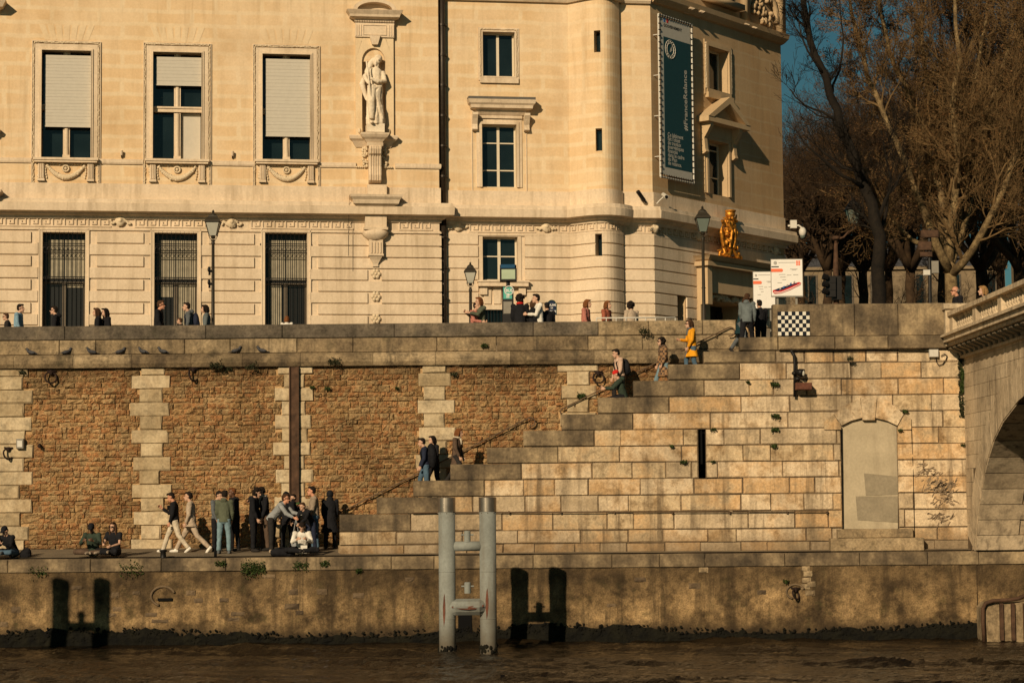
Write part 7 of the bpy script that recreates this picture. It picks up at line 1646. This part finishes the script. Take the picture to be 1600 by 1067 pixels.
    for s in (1, -1):
        h, kn, an = J[s]; mb.tube([g(h), g(h.lerp(kn, .5)), g(kn), g(kn.lerp(an, .5)), g(kn.lerp(an, .97))], [.098 * k, .088 * k, .070 * k, .066 * k, .060 * k], 12); mb.ell(g(kn), .07 * k, .07 * k, .07 * k)
    remesh(mb.build('trousers', cloth(C_[leg], 'trousers'), t, True), vox, 1, .02, .09)
    # ---- shoes
    for s in (1, -1):
        h, kn, an = J[s]; sdv = dirs[0 if s > 0 else 1][1]; mb = MB()
        ft = Vector((0, 1, 0)) if legs not in ('cross', 'side') else (sdv * .5 + Vector((0, .9, 0))).normalized()
        if legs in LEGS or legs == 'sitstep':
            back = -atan2(sdv.y, -sdv.z); p = max(0, back) if back > .2 else 0
            ft = Vector((0, cos(p), -sin(p)))
        dn = Vector((0, -ft.z, ft.y)) * -1 if legs in LEGS else Vector((0, 0, -1))
        if dn.z > 0: dn = -dn
        he = an + dn * (.035 if legs in LEGS or legs == 'sitstep' else .0) * k; mb.tube([g(he - ft * .055 * k), g(he + ft * .05 * k), g(he + ft * .12 * k + dn * .008), g(he + ft * .175 * k + dn * .012)], [(.040 * k, .036 * k), (.045 * k, .040 * k), (.038 * k, .042 * k), (.02 * k, .028 * k)], 10); mb.tube([g(an + Vector((0, 0, .03))), g(he)], [.045 * k, .045 * k], 10)
        remesh(mb.build('shoe', cloth(C_[shoe], 'shoe'), t, True), .012)
    PEOPLE.append(t)
    return dict(t=t, g=g, gd=gd, sp=sp, q=q, SH=SH, R=R_, fw=fw, k=k, J=J)
def prop(name, label, cat, p0): return thing(name, label, cat, p0)
def backpack(pr, label, col, size=1.0, patch=None):
    g, sp, R_, fw, k = pr['g'], pr['sp'], pr['R'], pr['fw'], pr['k']; c = sp(.24, -.20); t = prop('backpack', label, 'backpack', g(c)); mb = MB()
    ax = Matrix((pr['gd'](R_), pr['gd'](fw), pr['gd'](pr['fw'].cross(R_) * -1))).transposed()
    mb.ell(g(c), .155 * k * size, .10 * k * size, .24 * k * size, ax, 16, 12); mb.ell(g(sp(.14, -.25)), .125 * k * size, .07 * k * size, .12 * k * size, ax, 12, 8); remesh(mb.build('bag_body', cloth(C_[col], 'bag'), t, True), .014, 1, .02, .09)
    for s in (1, -1): mb = MB(); mb.tube([g(sp(.40, -.12) + R_ * s * .10), g(sp(.50, 0) + R_ * s * .11), g(sp(.38, .125) + R_ * s * .12), g(sp(.16, .10) + R_ * s * .15)], .018 * k, 7); mb.build('strap', cloth(C_[col], 'bag'), t, True)
    if patch: mb = MB(); mb.ell(g(sp(.27, -.30)), .08 * k, .02, .10 * k, ax); mb.build('patch', cloth(C_[patch], 'patch'), t, True)
    return t
def street(px, pyh, H, label, **kw):     # someone on the upper pavement, placed by the height of the head top
    if kw.get('lean', 3) > 12: pass
    d = ray(px, pyh); tt = (PZ + H - CAM.z) / d.z; q = CAM + d * tt
    Yc = max(4.35, min(10.2, q.y)); q = P(px, pyh, Yc); Hn = max(1.0, min(1.92, q.z - PZ)); kw.setdefault('detail', True)
    return person(label, q.x, Yc, PZ, Hn, **kw)
WH = ((20, 8, 60, 25), (15, 8, 70, 25))
street(28, 473.5, 1.72, 'man in a pale blue jacket walking right at the left edge of the parapet', face=85, top='blue', leg='jean', legs='walk', hair='dark')
street(13, 491, 1.25, 'child with sunglasses walking behind the man in pale blue, at the left edge', face=-80, top='dark', glasses=True, hair='brown')
street(89, 477, 1.70, 'man in black jacket and sunglasses passing the first barred window', face=-85, top='black', hood=True, glasses=True, legs='walk')
street(155, 480, 1.66, 'long haired brunette in black walking left, in front of her companion', face=-80, top='black', hstyle='long', hair='brown', legs='walk')
street(168, 480.5, 1.66, 'brunette in black following close behind another brunette, before the pale courses', face=-60, top='black', hstyle='long', hair='dark', legs='walk')
street(247, 468, 1.80, 'tall man in black with sunglasses walking right past the second barred window', face=85, top='black', glasses=True, hair='brown', skin='skinred', legs='walk')
p_ = street(296, 474.5, 1.72, 'man in grey hoodie facing left beside the lantern post, wearing a backpack', face=-80, top='grey', hood=True, hair='dark'); backpack(p_, 'dark backpack on the man in grey hoodie beside the lantern post', 'navy')
street(284, 498, 1.22, 'small child whose head barely shows over the parapet left of the grey hoodie', face=-90, top='dark', hair='brown')
street(324, 478, 1.66, 'woman with dark bob and pale grey jacket just left of the lantern post', face=-85, top='slate', hstyle='bob', hair='dark')
street(448, 495, 1.25, 'child with auburn hair, only the head top showing below the last barred window', face=180, top='white', hstyle='bob', hair='auburn')
street(741, 474, 1.60, 'person in pink behind the lantern post left of the bus stop, hugged by a companion', face=60, top='pink', hair='dark', arms=WH)
street(752, 466.5, 1.72, 'auburn haired woman in grey olive coat embracing someone left of the bus stop', face=-60, top='olive', coat=.3, hstyle='bob', hair='auburn', arms=((50, 10, 60, 30), (50, 10, 50, 30)))
street(812, 462, 1.80, 'person in dark coat with red scarf standing right of the bus stop', face=170, top='black', scarf='red', coat=.3, hstyle='curly')
street(831, 470, 1.68, 'brown haired woman in black listening to the man in white sweater', face=95, top='black', hstyle='bob', hair='brown')
street(842, 461.5, 1.78, 'dark haired man in white sweater with hands clasped near the street sign', face=-75, top='white', leg='dark', arms=((25, 5, 70, 40), (25, 5, 70, 40)))
street(856, 474, 1.62, 'figure in black with a teal bag beside the green street sign', face=200, top='black', hstyle='beanie', hair='dark')
street(914, 470, 1.70, 'woman with auburn hair and salmon pink jacket, left of three women near the railing', face=70, top='pink', hstyle='bob', hair='auburn')
street(946, 472, 1.68, 'woman in rust jumper, middle of three women near the railing', face=60, top='rust', hstyle='bob', hair='auburn')
street(987, 473, 1.68, 'woman with dark curly hair and beige top, right of three women near the railing', face=-150, top='beige', hstyle='curlylong', hair='dark')
for px, pyh, lab, kw in ((1497, 441, 'bald man in dark jacket with reddish sunglasses on the street before the bridge', dict(face=-80, top='black', hstyle='bald', skin='skinred', glasses=True)), (1540, 443, 'blond person in dark coat behind the bridge balustrade', dict(face=-85, top='black', hstyle='bob', hair='blond')), (1590, 430, 'person in dark clothes on the bridge at the right edge of the picture', dict(face=-80, top='dark', hstyle='short', hair='brown'))):
    Y = 3.0; q = P(px, pyh, Y); person(lab, q.x, Y, PZ if px < 1520 else DECK, max(1.5, min(1.9, q.z - (PZ if px < 1520 else DECK))), legs='walk', **kw)
q = P(1262, 452, 3.4); person('seated vendor in beige and black jacket behind the boat poster', q.x, 3.4, PZ, 1.5, face=150, top='black', hair='dark', lean=18, scarf='beige')
def onstairs(px, pyh, H, label, Y=2.5, **kw): q = P(px, pyh, Y); z = max(stair_z(q.x), q.z - H * 1.06) if kw.pop('clamp', True) else q.z - H; z = q.z - H; return person(label, q.x, Y, z, H, **kw)
p_ = onstairs(1166, 456, 1.66, 'person in grey quilted jacket climbing onto the street at the top of the stairs', Y=2.0, face=160, top='slate', leg='black', hair='brown', lean=8, legs='walk', hood=True, shoe='dark')
onstairs(1157, 463, 1.62, 'person in grey trousers and dark green coat, stepping up behind the quilted jacket', Y=2.7, face=60, top='teal', coat=.25, leg='grey', hair='brown', lean=14, legs='walk', shoe='dark')
p_ = onstairs(1188, 470, 1.60, 'person in black at the stair head beside the tile panel', Y=3.0, face=200, top='black', leg='black', hair='dark')
p_ = onstairs(1081, 500, 1.66, 'woman in mustard yellow coat and sunglasses coming down the stairs', face=-80, top='yellow', coat=.22, leg='jean', hair='brown', hstyle='bob', glasses=True, scarf='grey', legs='down', arms=((18, 6, 75, 20), (8, 6, 20)))
onstairs(1037, 526, 1.62, 'woman with curly hair in brown plaid coat walking down the stairs', face=-75, topmat=M['plaid'], coat=.30, leg='ljean', hair='dark', hstyle='curlylong', legs='walk', scarf='brown', glasses=True)
p_ = onstairs(969, 545, 1.72, 'man in pinkish jumper with a backpack descending behind the red beanie', Y=2.9, face=-75, top='pinkw', leg='dark', hair='dark', legs='down', lean=6, head=(0, 15)); backpack(p_, 'black backpack of the man in the pinkish jumper on the stairs', 'black')
q = P(968, 575, 1.75); person('person in red beanie and dark green jacket sitting on the stair edge', q.x + .1, 1.75, q.z - .98, 1.68, face=-85, top='green', leg='black', hair='red', hstyle='beanie', legs='sitstep', lean=14, sit=.16, arms=((45, 8, 50, 20), (45, 8, 40, 20)), hood=True, head=(0, 25))
onstairs(713, 668, 1.66, 'long haired woman in brown coat climbing the lower stairs', Y=2.3, face=70, top='brown', coat=.4, leg='dark', hair='auburn', hstyle='bob', legs='walk', head=(-10, 5), scarf='cream')
p_ = onstairs(665, 684, 1.68, 'man in black quilted jacket descending the stairs with a big backpack', Y=2.0, face=-85, top='navy', leg='jean', hair='dark', legs='down', lean=5, head=(0, 10)); backpack(p_, 'big black backpack on the man in quilted jacket, lower stairs', 'black', 1.55)
onstairs(679, 681, 1.68, 'dark haired person in black half hidden behind the man with the big backpack', Y=2.9, face=-60, top='black', leg='black', hair='dark', hstyle='bob', legs='down')
# ---- lower quay
def onquay(px, Y, H, label, **kw): q = P(px, 820, Y); return person(label, q.x, Y, quay_z(Y), H, **kw)
PH_ = ((30, 4, 95, 15), (6, 6, 12))
onquay(273, 2.1, 1.74, 'bearded man in black jumper and white trousers looking at his phone, leading walker', face=-85, top='black', leg='cream', shoe='white', hair='dark', legs='walk', arms=PH_, head=(0, 22), skin='skinred')
onquay(299, 2.0, 1.80, 'man in beige jacket and pale trousers striding left, second walker', face=-88, top='beige', leg='beige', shoe='white', hair='dark', legs='stride', coat=.05)
onquay(338, 2.2, 1.70, 'young man in grey sweater and black trousers standing left of the olive jacket', face=60, top='grey', leg='black', hair='dark', head=(0, 20))
onquay(350, 1.4, 1.76, 'person in olive hooded jacket with printed back and light jeans, back to the river', face=172, top='olive', leg='ljean', hair='dark', hood=True, shoe='grey')
onquay(367, 2.3, 1.78, 'man in black with reddish cap behind the olive jacket', face=-60, top='black', leg='black', hair='auburn', hstyle='short', skin='skindark')
onquay(396, 2.0, 1.78, 'young man in black hoodie facing right in the standing group', face=80, top='black', leg='black', hair='dark', hood=True, head=(0, 18), hstyle='curly')
onquay(414, 2.3, 1.80, 'young man in black jacket with pale collar facing left in the standing group', face=-70, top='black', leg='brown', hair='dark', scarf='cream', head=(0, 15), arms=PH_)
p_ = onquay(425, 1.6, 1.78, 'bending man in grey sweater holding out a paper and a tote bag', face=75, top='ltgrey', leg='dark', hair='brown', hstyle='short', lean=42, head=(0, 5), arms=((38, 6, 25, 0), (45, 6, 30, 0)), glasses=True, skin='skinred', shoe='beige')
w_ = p_['SH'][1][2]; c = p_['g'](w_ + Vector((0, .06, -.06))); t = prop('tote_bag', 'pale grey tote bag hanging from the hand of the bending man', 'tote bag', c); mb = MB()
for s in (-1, 1): mb.tube([c + Vector((0, 0, .02)), c + Vector((s * .04, 0, -.18)), c + Vector((s * .07, -.01, -.38))], .012, 6)
mb.build('handle', cloth(C_['ltgrey'], 'canvas'), t); mb = MB(); mb.loft([[c + Vector((w2 * cos(a), .05 * sin(a), z)) for a in [2 * pi * i / 14 for i in range(14)]] for z, w2 in ((-.36, .10), (-.5, .13), (-.7, .14), (-.76, .11))]); remesh(mb.build('bag_body', cloth(C_['ltgrey'], 'canvas'), t, True), .012, 1, .02, .09)
w_ = p_['SH'][-1][2]; c = p_['g'](w_ + Vector((0, .12, 0))); mb = MB(); mb.box8([c + Vector(v) for v in ((-.12, -.1, -.01), (.14, -.1, .03), (.14, .1, .03), (-.12, .1, -.01), (-.12, -.1, 0), (.14, -.1, .04), (.14, .1, .04), (-.12, .1, 0))]); tag(mb.build('paper_sheet', 'offwhite'), 'crumpled pale paper held out by the bending man in grey sweater', 'paper')
onquay(449, 2.4, 1.64, 'person in black hooded jacket standing behind the tote bag', face=-20, top='black', leg='black', hood='up', hstyle='none', head=(0, 15))
onquay(461, 2.9, 1.55, 'person in black leaning by the iron channel, mostly in shadow', face=-40, top='black', leg='black', hair='dark')
p_ = onquay(492, 2.2, 1.80, 'man in taupe sweater and jeans holding a green snack, right of the iron channel', face=-82, top='taupe', leg='jean', hair='dark', arms=((25, 5, 80, 20), (10, 5, 30)), skin='skinred', shoe='grey')
c = p_['g'](p_['SH'][1][2] + Vector((0, .08, .06))); mb = MB(); mb.ell(c, .06, .05, .05); mb.ell(c + Vector((.03, 0, .03)), .035, .03, .03); tag(remesh(mb.build('snack', cloth((.03, .07, .02), 'snack'), None, True), .01), 'green wrapped snack in the hand of the man in taupe sweater', 'snack')
onquay(486, 1.7, 1.50, 'person in dark jacket bending forward in front of the taupe sweater', face=-40, top='black', leg='navy', hair='brown', lean=40, head=(0, 10), arms=((30, 6, 30), (35, 6, 20)), shoe='grey')
onquay(516, 2.7, 1.66, 'person all in black with hood up beside the end of the stair wall', face=-170, top='black', coat=.35, leg='black', hood='up', hstyle='none')
def seat(px, label, Y=.75, **kw): q = P(px, 860, Y); return person(label, q.x, Y, quay_z(Y), 1.74, **kw)
SA = ((38, 14, 70, 35), (38, 14, 70, 35))
seat(472, 'man in white sweatshirt sitting cross legged, head bowed over a book', face=5, lean=20, legs='cross', top='white', leg='black', hair='dark', head=(0, 45), arms=SA, shoe='dark')
q = P(440, 868, .6); t = prop('duffel_bag', 'long black bag lying on the quay beside the seated reader', 'bag', (q.x, .6, ZC)); mb = MB(); mb.tube([(q.x - .3, .6, ZC + .11), (q.x - .1, .58, ZC + .14), (q.x + .25, .6, ZC + .13), (q.x + .38, .62, ZC + .10)], [.08, .13, .13, .08], 14); remesh(mb.build('bag_body', cloth(C_['black'], 'bag'), t, True), .014, 1, .02, .09)
mb = MB(); mb.tube([(q.x - .1, .5, ZC + .2), (q.x, .44, ZC + .30), (q.x + .15, .48, ZC + .2)], .012, 6); mb.build('handle', cloth(C_['black'], 'bag'), t)
seat(146, 'man in dark green sweater and black cap sitting cross legged on the quay edge', face=-5, lean=16, legs='cross', top='green', leg='brown', hair='dark', hstyle='cap', head=(0, 28), arms=SA, skin='skindark', shoe='taupe')
seat(180, 'woman in black t-shirt and sunglasses sitting cross legged on the quay edge', face=-20, lean=8, legs='side', top='black', leg='black', hair='brown', hstyle='long', short=True, glasses=True, arms=((30, 10, 55, 30), (25, 10, 50, 30)), shoe='taupe')
seat(21, 'person in black sweater and jeans sitting on the quay edge at the far left', face=-30, lean=30, legs='side', top='black', leg='jean', hair='dark', hstyle='cap', head=(0, 35), arms=SA, shoe='grey')
seat(-14, 'person in black sitting at the left picture edge, mostly cut off', face=10, lean=20, legs='cross', top='black', leg='jean', hair='dark', head=(0, 30), arms=SA)
q = P(40, 868, .7); t = prop('bag', 'dark crumpled bag on the quay right of the far left sitter', 'bag', (q.x, .7, ZC)); mb = MB(); mb.ell((q.x, .7, ZC + .13), .17, .13, .15); mb.ell((q.x + .06, .65, ZC + .22), .10, .09, .09); remesh(mb.build('bag_body', cloth(C_['black'], 'bag'), t, True), .014, 1, .03, .09)
mb = MB(); mb.tube([(q.x - .1, .66, ZC + .22), (q.x, .62, ZC + .33), (q.x + .1, .64, ZC + .24)], .012, 6); mb.build('handle', cloth(C_['black'], 'bag'), t)
# book of the reader, phones
def slab(nm, label, cat, c, w_, h_, col, rz=0): mb = MB(); mb.box8([Vector(c) + Matrix.Rotation(rz, 3, 'Z') @ Vector(v) for v in ((-w_, -.01, -h_), (w_, -.01, -h_), (w_, .01, -h_), (-w_, .01, -h_), (-w_, .01, h_), (w_, .01, h_), (w_, .03, h_), (-w_, .03, h_))]); return tag(mb.build(nm, col), label, cat)
q = P(473, 861, .0); slab('book', 'small pale book in the lap of the man in white sweatshirt', 'book', (q.x, .34, ZC + .27), .09, .05, 'offwhite')
q = P(263, 793, 2.05); slab('phone', 'dark phone held up by the man in black jumper and white trousers', 'phone', (q.x, 2.05, q.z), .035, .07, 'ink')
# dark glass bottle standing near the olive jacket
q = P(337, 864, .5); t = prop('bottle', 'dark bottle standing on the quay edge before the olive jacket', 'bottle', (q.x, .45, ZC)); mb = MB(); mb.lathe((q.x, .45, ZC), [(.04, 0), (.042, .16), (.018, .22), (.016, .30)], 12); mb.build('bottle_body', 'ink', t, True)
q = P(1263, 612, 1.0)
print('people', len(PEOPLE))
# ------------------------------------------------------------------ trees
from math import exp
def tree(label, name, Y, limbs, bark, seed, twig=1.0, leaf=0, group=None, maxlev=4, leafmat='deadleaf', dens=1.0, crownmat=None):
    """limbs: list of (points [(px,py,dy)], r0, r1); twigs grow from every limb"""
    rnd = random.Random(seed); base = P(limbs[0][0][0][0], 470, Y); t = thing(name, label, 'tree', (base.x, Y, PZ - .1), group)
    trunk = MB(); crown = MB(); lv = MB(); leaves = []
    def tri(mb, a, b, ra, rb):
        d = (b - a); L = d.length
        if L < 1e-5: return
        d /= L; u = d.orthogonal().normalized(); v = d.cross(u); i = len(mb.v)
        for c, r in ((a, ra), (b, rb)):
            for k in range(3): an = 2.094 * k; q = c + u * (r * cos(an)) + v * (r * sin(an)); mb.v.append((q.x, q.y, q.z))
        for k in range(3): k2 = (k + 1) % 3; mb.f.append((i + k, i + k2, i + 3 + k2, i + 3 + k)); mb.uv.append(((0, 0),) * 4)
    def grow(p, d, L, r, lev):
        n = 5 if lev < 3 else (3 if lev < maxlev else 2); pts = [p]; rs = [r]; dd = d.copy(); st = L / n
        for k in range(n):
            dd = (dd + Vector((rnd.gauss(0, .16), rnd.gauss(0, .16), rnd.gauss(0.05, .14)))).normalized(); p = p + dd * st; pts.append(p); rs.append(max(.006, r * (1 - .75 * (k + 1) / n)))
        if lev <= 2 and r > .03: crown.tube(pts, rs, 5, False)
        else:
            for k in range(n): tri(crown, pts[k], pts[k + 1], rs[k], rs[k + 1])
        if lev >= maxlev:
            if leaf and rnd.random() < leaf: leaves.append(pts[-1]); leaves.append(pts[1])
            return
        m = {1: 7, 2: 6, 3: 5}.get(lev, 4) * dens; m = int(m) + (rnd.random() < m - int(m))
        for k in range(m):
            f_ = rnd.uniform(.2, 1.0); i = min(n - 1, int(f_ * n)); q = pts[i].lerp(pts[i + 1], f_ * n - i); ax = (pts[i + 1] - pts[i]).normalized()
            sd = ax.cross(Vector((rnd.gauss(0, 1), rnd.gauss(0, 1), rnd.gauss(0, 1)))).normalized(); an = rnd.uniform(.35, 1.0)
            nd = (ax * cos(an) + sd * sin(an) + Vector((0, 0, .12))).normalized(); grow(q, nd, L * rnd.uniform(.38, .66), max(.006, rs[i] * .55), lev + 1)
    for pts2, r0, r1, nb, bl in limbs:
        W = [P(px, py, Y + dy) for px, py, dy in pts2]
        if pts2[0][1] >= 465: W[0] = Vector((W[0].x, W[0].y, PZ - .1))
        # resample with slight wiggle
        fine = [W[0]]; 
        for a, b in zip(W, W[1:]):
            n = max(2, int((b - a).length / .8))
            for k in range(1, n + 1): q = a.lerp(b, k / n); fine.append(q + Vector((rnd.gauss(0, .05), rnd.gauss(0, .08), 0)) * (1 if k < n else 0))
        N_ = len(fine); rr = [r0 + (r1 - r0) * (i / (N_ - 1)) ** .8 for i in range(N_)]
        if pts2[0][1] >= 465: rr[0] *= 1.35
        trunk.tube(fine, rr, 10)
        for k in range(int(nb * dens)):
            f_ = rnd.uniform(.12 if pts2[0][1] < 465 else .3, 1.0); i = min(N_ - 2, int(f_ * (N_ - 1))); q = fine[i].lerp(fine[i + 1], rnd.random()); ax = (fine[i + 1] - fine[i]).normalized()
            sd = ax.cross(Vector((rnd.gauss(0, 1), rnd.gauss(0, 1), rnd.gauss(0, 1)))).normalized(); an = rnd.uniform(.5, 1.15); nd = (ax * cos(an) + sd * sin(an) + Vector((0, 0, .15))).normalized()
            grow(q, nd, bl * rnd.uniform(.6, 1.25) * (1.15 - .45 * f_), min(rr[i] * .5, .09) * rnd.uniform(.6, 1.1), 1 if bl > 1.6 else 2)
    trunk.build('trunk', bark, t, True); crown.build('crown', crownmat or bark, t)
    if leaf:
        for p in leaves:
            for k in range(2):
                c = p + Vector((rnd.gauss(0, .06), rnd.gauss(0, .06), rnd.gauss(0, .06))); s = rnd.uniform(.018, .04); d = Vector((rnd.gauss(0, 1), rnd.gauss(0, 1), rnd.gauss(0, 1))).normalized() * s; e = d.orthogonal().normalized() * s; lv.quad(c - d, c - e, c + d, c + e)
        lv.build('dead_leaves', leafmat, t, kind='stuff')
    return len(crown.f)
TG_ = 'bare plane trees behind the building'
nf = 0
nf += tree('large sunlit bare plane tree with pale mottled stems, standing right of the dark leaning tree', 'plane_tree', 24, [
    ([(1487, 470, 0), (1486, 440, 0), (1482, 410, 0)], .34, .22, 3, 1.2),
    ([(1484, 425, 0), (1462, 380, -.5), (1440, 320, -1), (1415, 255, -1.5), (1385, 190, -1.5), (1355, 120, -1), (1330, 20, 0), (1322, -60, 0)], 0.194, .05, 20, 2.0),
    ([(1483, 410, 0), (1478, 340, .5), (1458, 260, 1), (1440, 190, 1), (1400, 110, 0), (1375, 20, -1), (1370, -60, -1)], 0.187, .05, 22, 2.2),
    ([(1484, 410, 0), (1490, 330, 0), (1498, 250, -.5), (1488, 170, -1), (1500, 90, -1), (1492, 0, -1), (1500, -70, 0)], 0.202, .05, 26, 2.8),
    ([(1486, 410, 0), (1512, 330, 1), (1530, 250, 1.5), (1545, 170, 1), (1575, 80, .5), (1590, -20, 0)], 0.180, .05, 26, 2.8),
    ([(1486, 430, 0), (1520, 390, -1), (1552, 330, -2), (1580, 260, -2), (1610, 180, -2), (1640, 80, -2)], .19, .05, 32, 3.0),
    ([(1488, 400, 1), (1500, 330, 2), (1515, 240, 2), (1520, 150, 2), (1535, 60, 1), (1545, -40, 1)], .15, .04, 18, 2.2),
    ([(1478, 400, 1), (1468, 330, 2), (1472, 250, 2), (1455, 160, 2), (1440, 70, 1), (1445, -40, 1)], .15, .04, 18, 2.0),
    ([(1470, 398, 0), (1425, 375, -1), (1392, 345, -1), (1370, 310, -1)], .12, .04, 12, 2.2)], 'bark', 11, leaf=.35, group=TG_, dens=1.0, crownmat='twig')
nf += tree('dark leaning bare tree, nearest the building corner', 'plane_tree', 20, [
    ([(1371, 470, 0), (1371, 420, 0), (1375, 370, 0), (1363, 320, 0), (1338, 255, 0), (1312, 195, 0), (1297, 150, 0), (1275, 90, 0), (1262, 40, 0), (1250, -30, 0)], .33, .10, 16, 2.0),
    ([(1345, 268, 0), (1318, 262, .5), (1284, 236, .5), (1255, 210, 1)], .09, .02, 9, 1.4),
    ([(1348, 292, 0), (1310, 272, -.5), (1275, 240, -1), (1246, 205, -1)], .08, .02, 9, 1.4),
    ([(1310, 190, 0), (1285, 175, 0), (1258, 165, 0), (1235, 140, 0)], .07, .02, 9, 1.4),
    ([(1300, 155, 0), (1312, 110, .5), (1318, 60, 1), (1312, 0, 1)], .06, .02, 10, 1.5),
    ([(1290, 120, 0), (1262, 80, -.5), (1248, 30, 0)], .06, .02, 8, 1.4),
    ([(1374, 370, 0), (1385, 330, 1), (1392, 280, 1), (1380, 220, 1)], .10, .03, 10, 1.8)], 'barkdark', 5, leaf=.0, group=TG_, maxlev=4, dens=.85)
far = [(1290, 64, 9, .12, 'first', 'brown bare tree far behind, close against the building side'), (1345, 70, 10, .2, '', 'distant brown bare tree behind the bracket lamp'), (1420, 58, 7, .6, '', 'distant brown bare tree between the dark tree and the main tree'),
       (1530, 36, 3, .8, '', 'dense brown bare tree behind the main tree on the right'), (1590, 30, 4, .9, '', 'dense brown bare tree at the right edge behind the bridge'), (1470, 76, 8, .8, '', 'far brown bare tree directly behind the main tree'),
       (1248, 84, 12, .12, '', 'far low brown tree showing just past the corner of the building'), (1312, 88, 13, .12, '', 'far low brown tree behind the bracket lamp, lowest of the group'), (1385, 90, 14, .5, '', 'far brown tree behind the trunk of the dark leaning tree'), (1560, 80, 15, .7, '', 'far brown tree over the bridge balustrade')]
for i, (px, Y, sd, hi, _, lab) in enumerate(far):
    top = 230 if hi < .3 else (-40 if hi > .7 else 100)
    if i == 0: top = 262
    if i == 1: top = 240
    if i == 2: top = 190
    if i == 5: top = 130
    if i == 8: top = 280
    if i == 6: top = 300
    if i == 7: top = 290
    L = []
    L.append(([(px, 470, 0), (px + 3, 420, 0)], .35, .26, 2, 2))
    rr_ = random.Random(sd)
    for k in range(6):
        a = (k - 2.5) * (34 if Y < 45 else 28); 
        if i == 0: a = (k - 2.0) * 20
        L.append(([(px + 3, 425, 0), (px + a * .5, 370 + rr_.uniform(-10, 10), rr_.uniform(-2, 2)), (px + a * .9, (370 + top) / 2, rr_.uniform(-3, 3)), (px + a * 1.25 + rr_.uniform(-10, 10), top + abs(a) * .3, rr_.uniform(-3, 3))], .17, .03, 30, 3.2))
    if Y > 50: L = [(p_, r_ * 1.3, s_, n_ + 6, b_ * 1.35) for p_, r_, s_, n_, b_ in L]
    nf += tree(lab, 'plane_tree', Y, L, 'barkfar', sd * 7 + 1, leaf=.35 if hi > .5 else .12, group=TG_, maxlev=4, dens=.78 if hi > .5 else .7)
print('tree faces', nf)
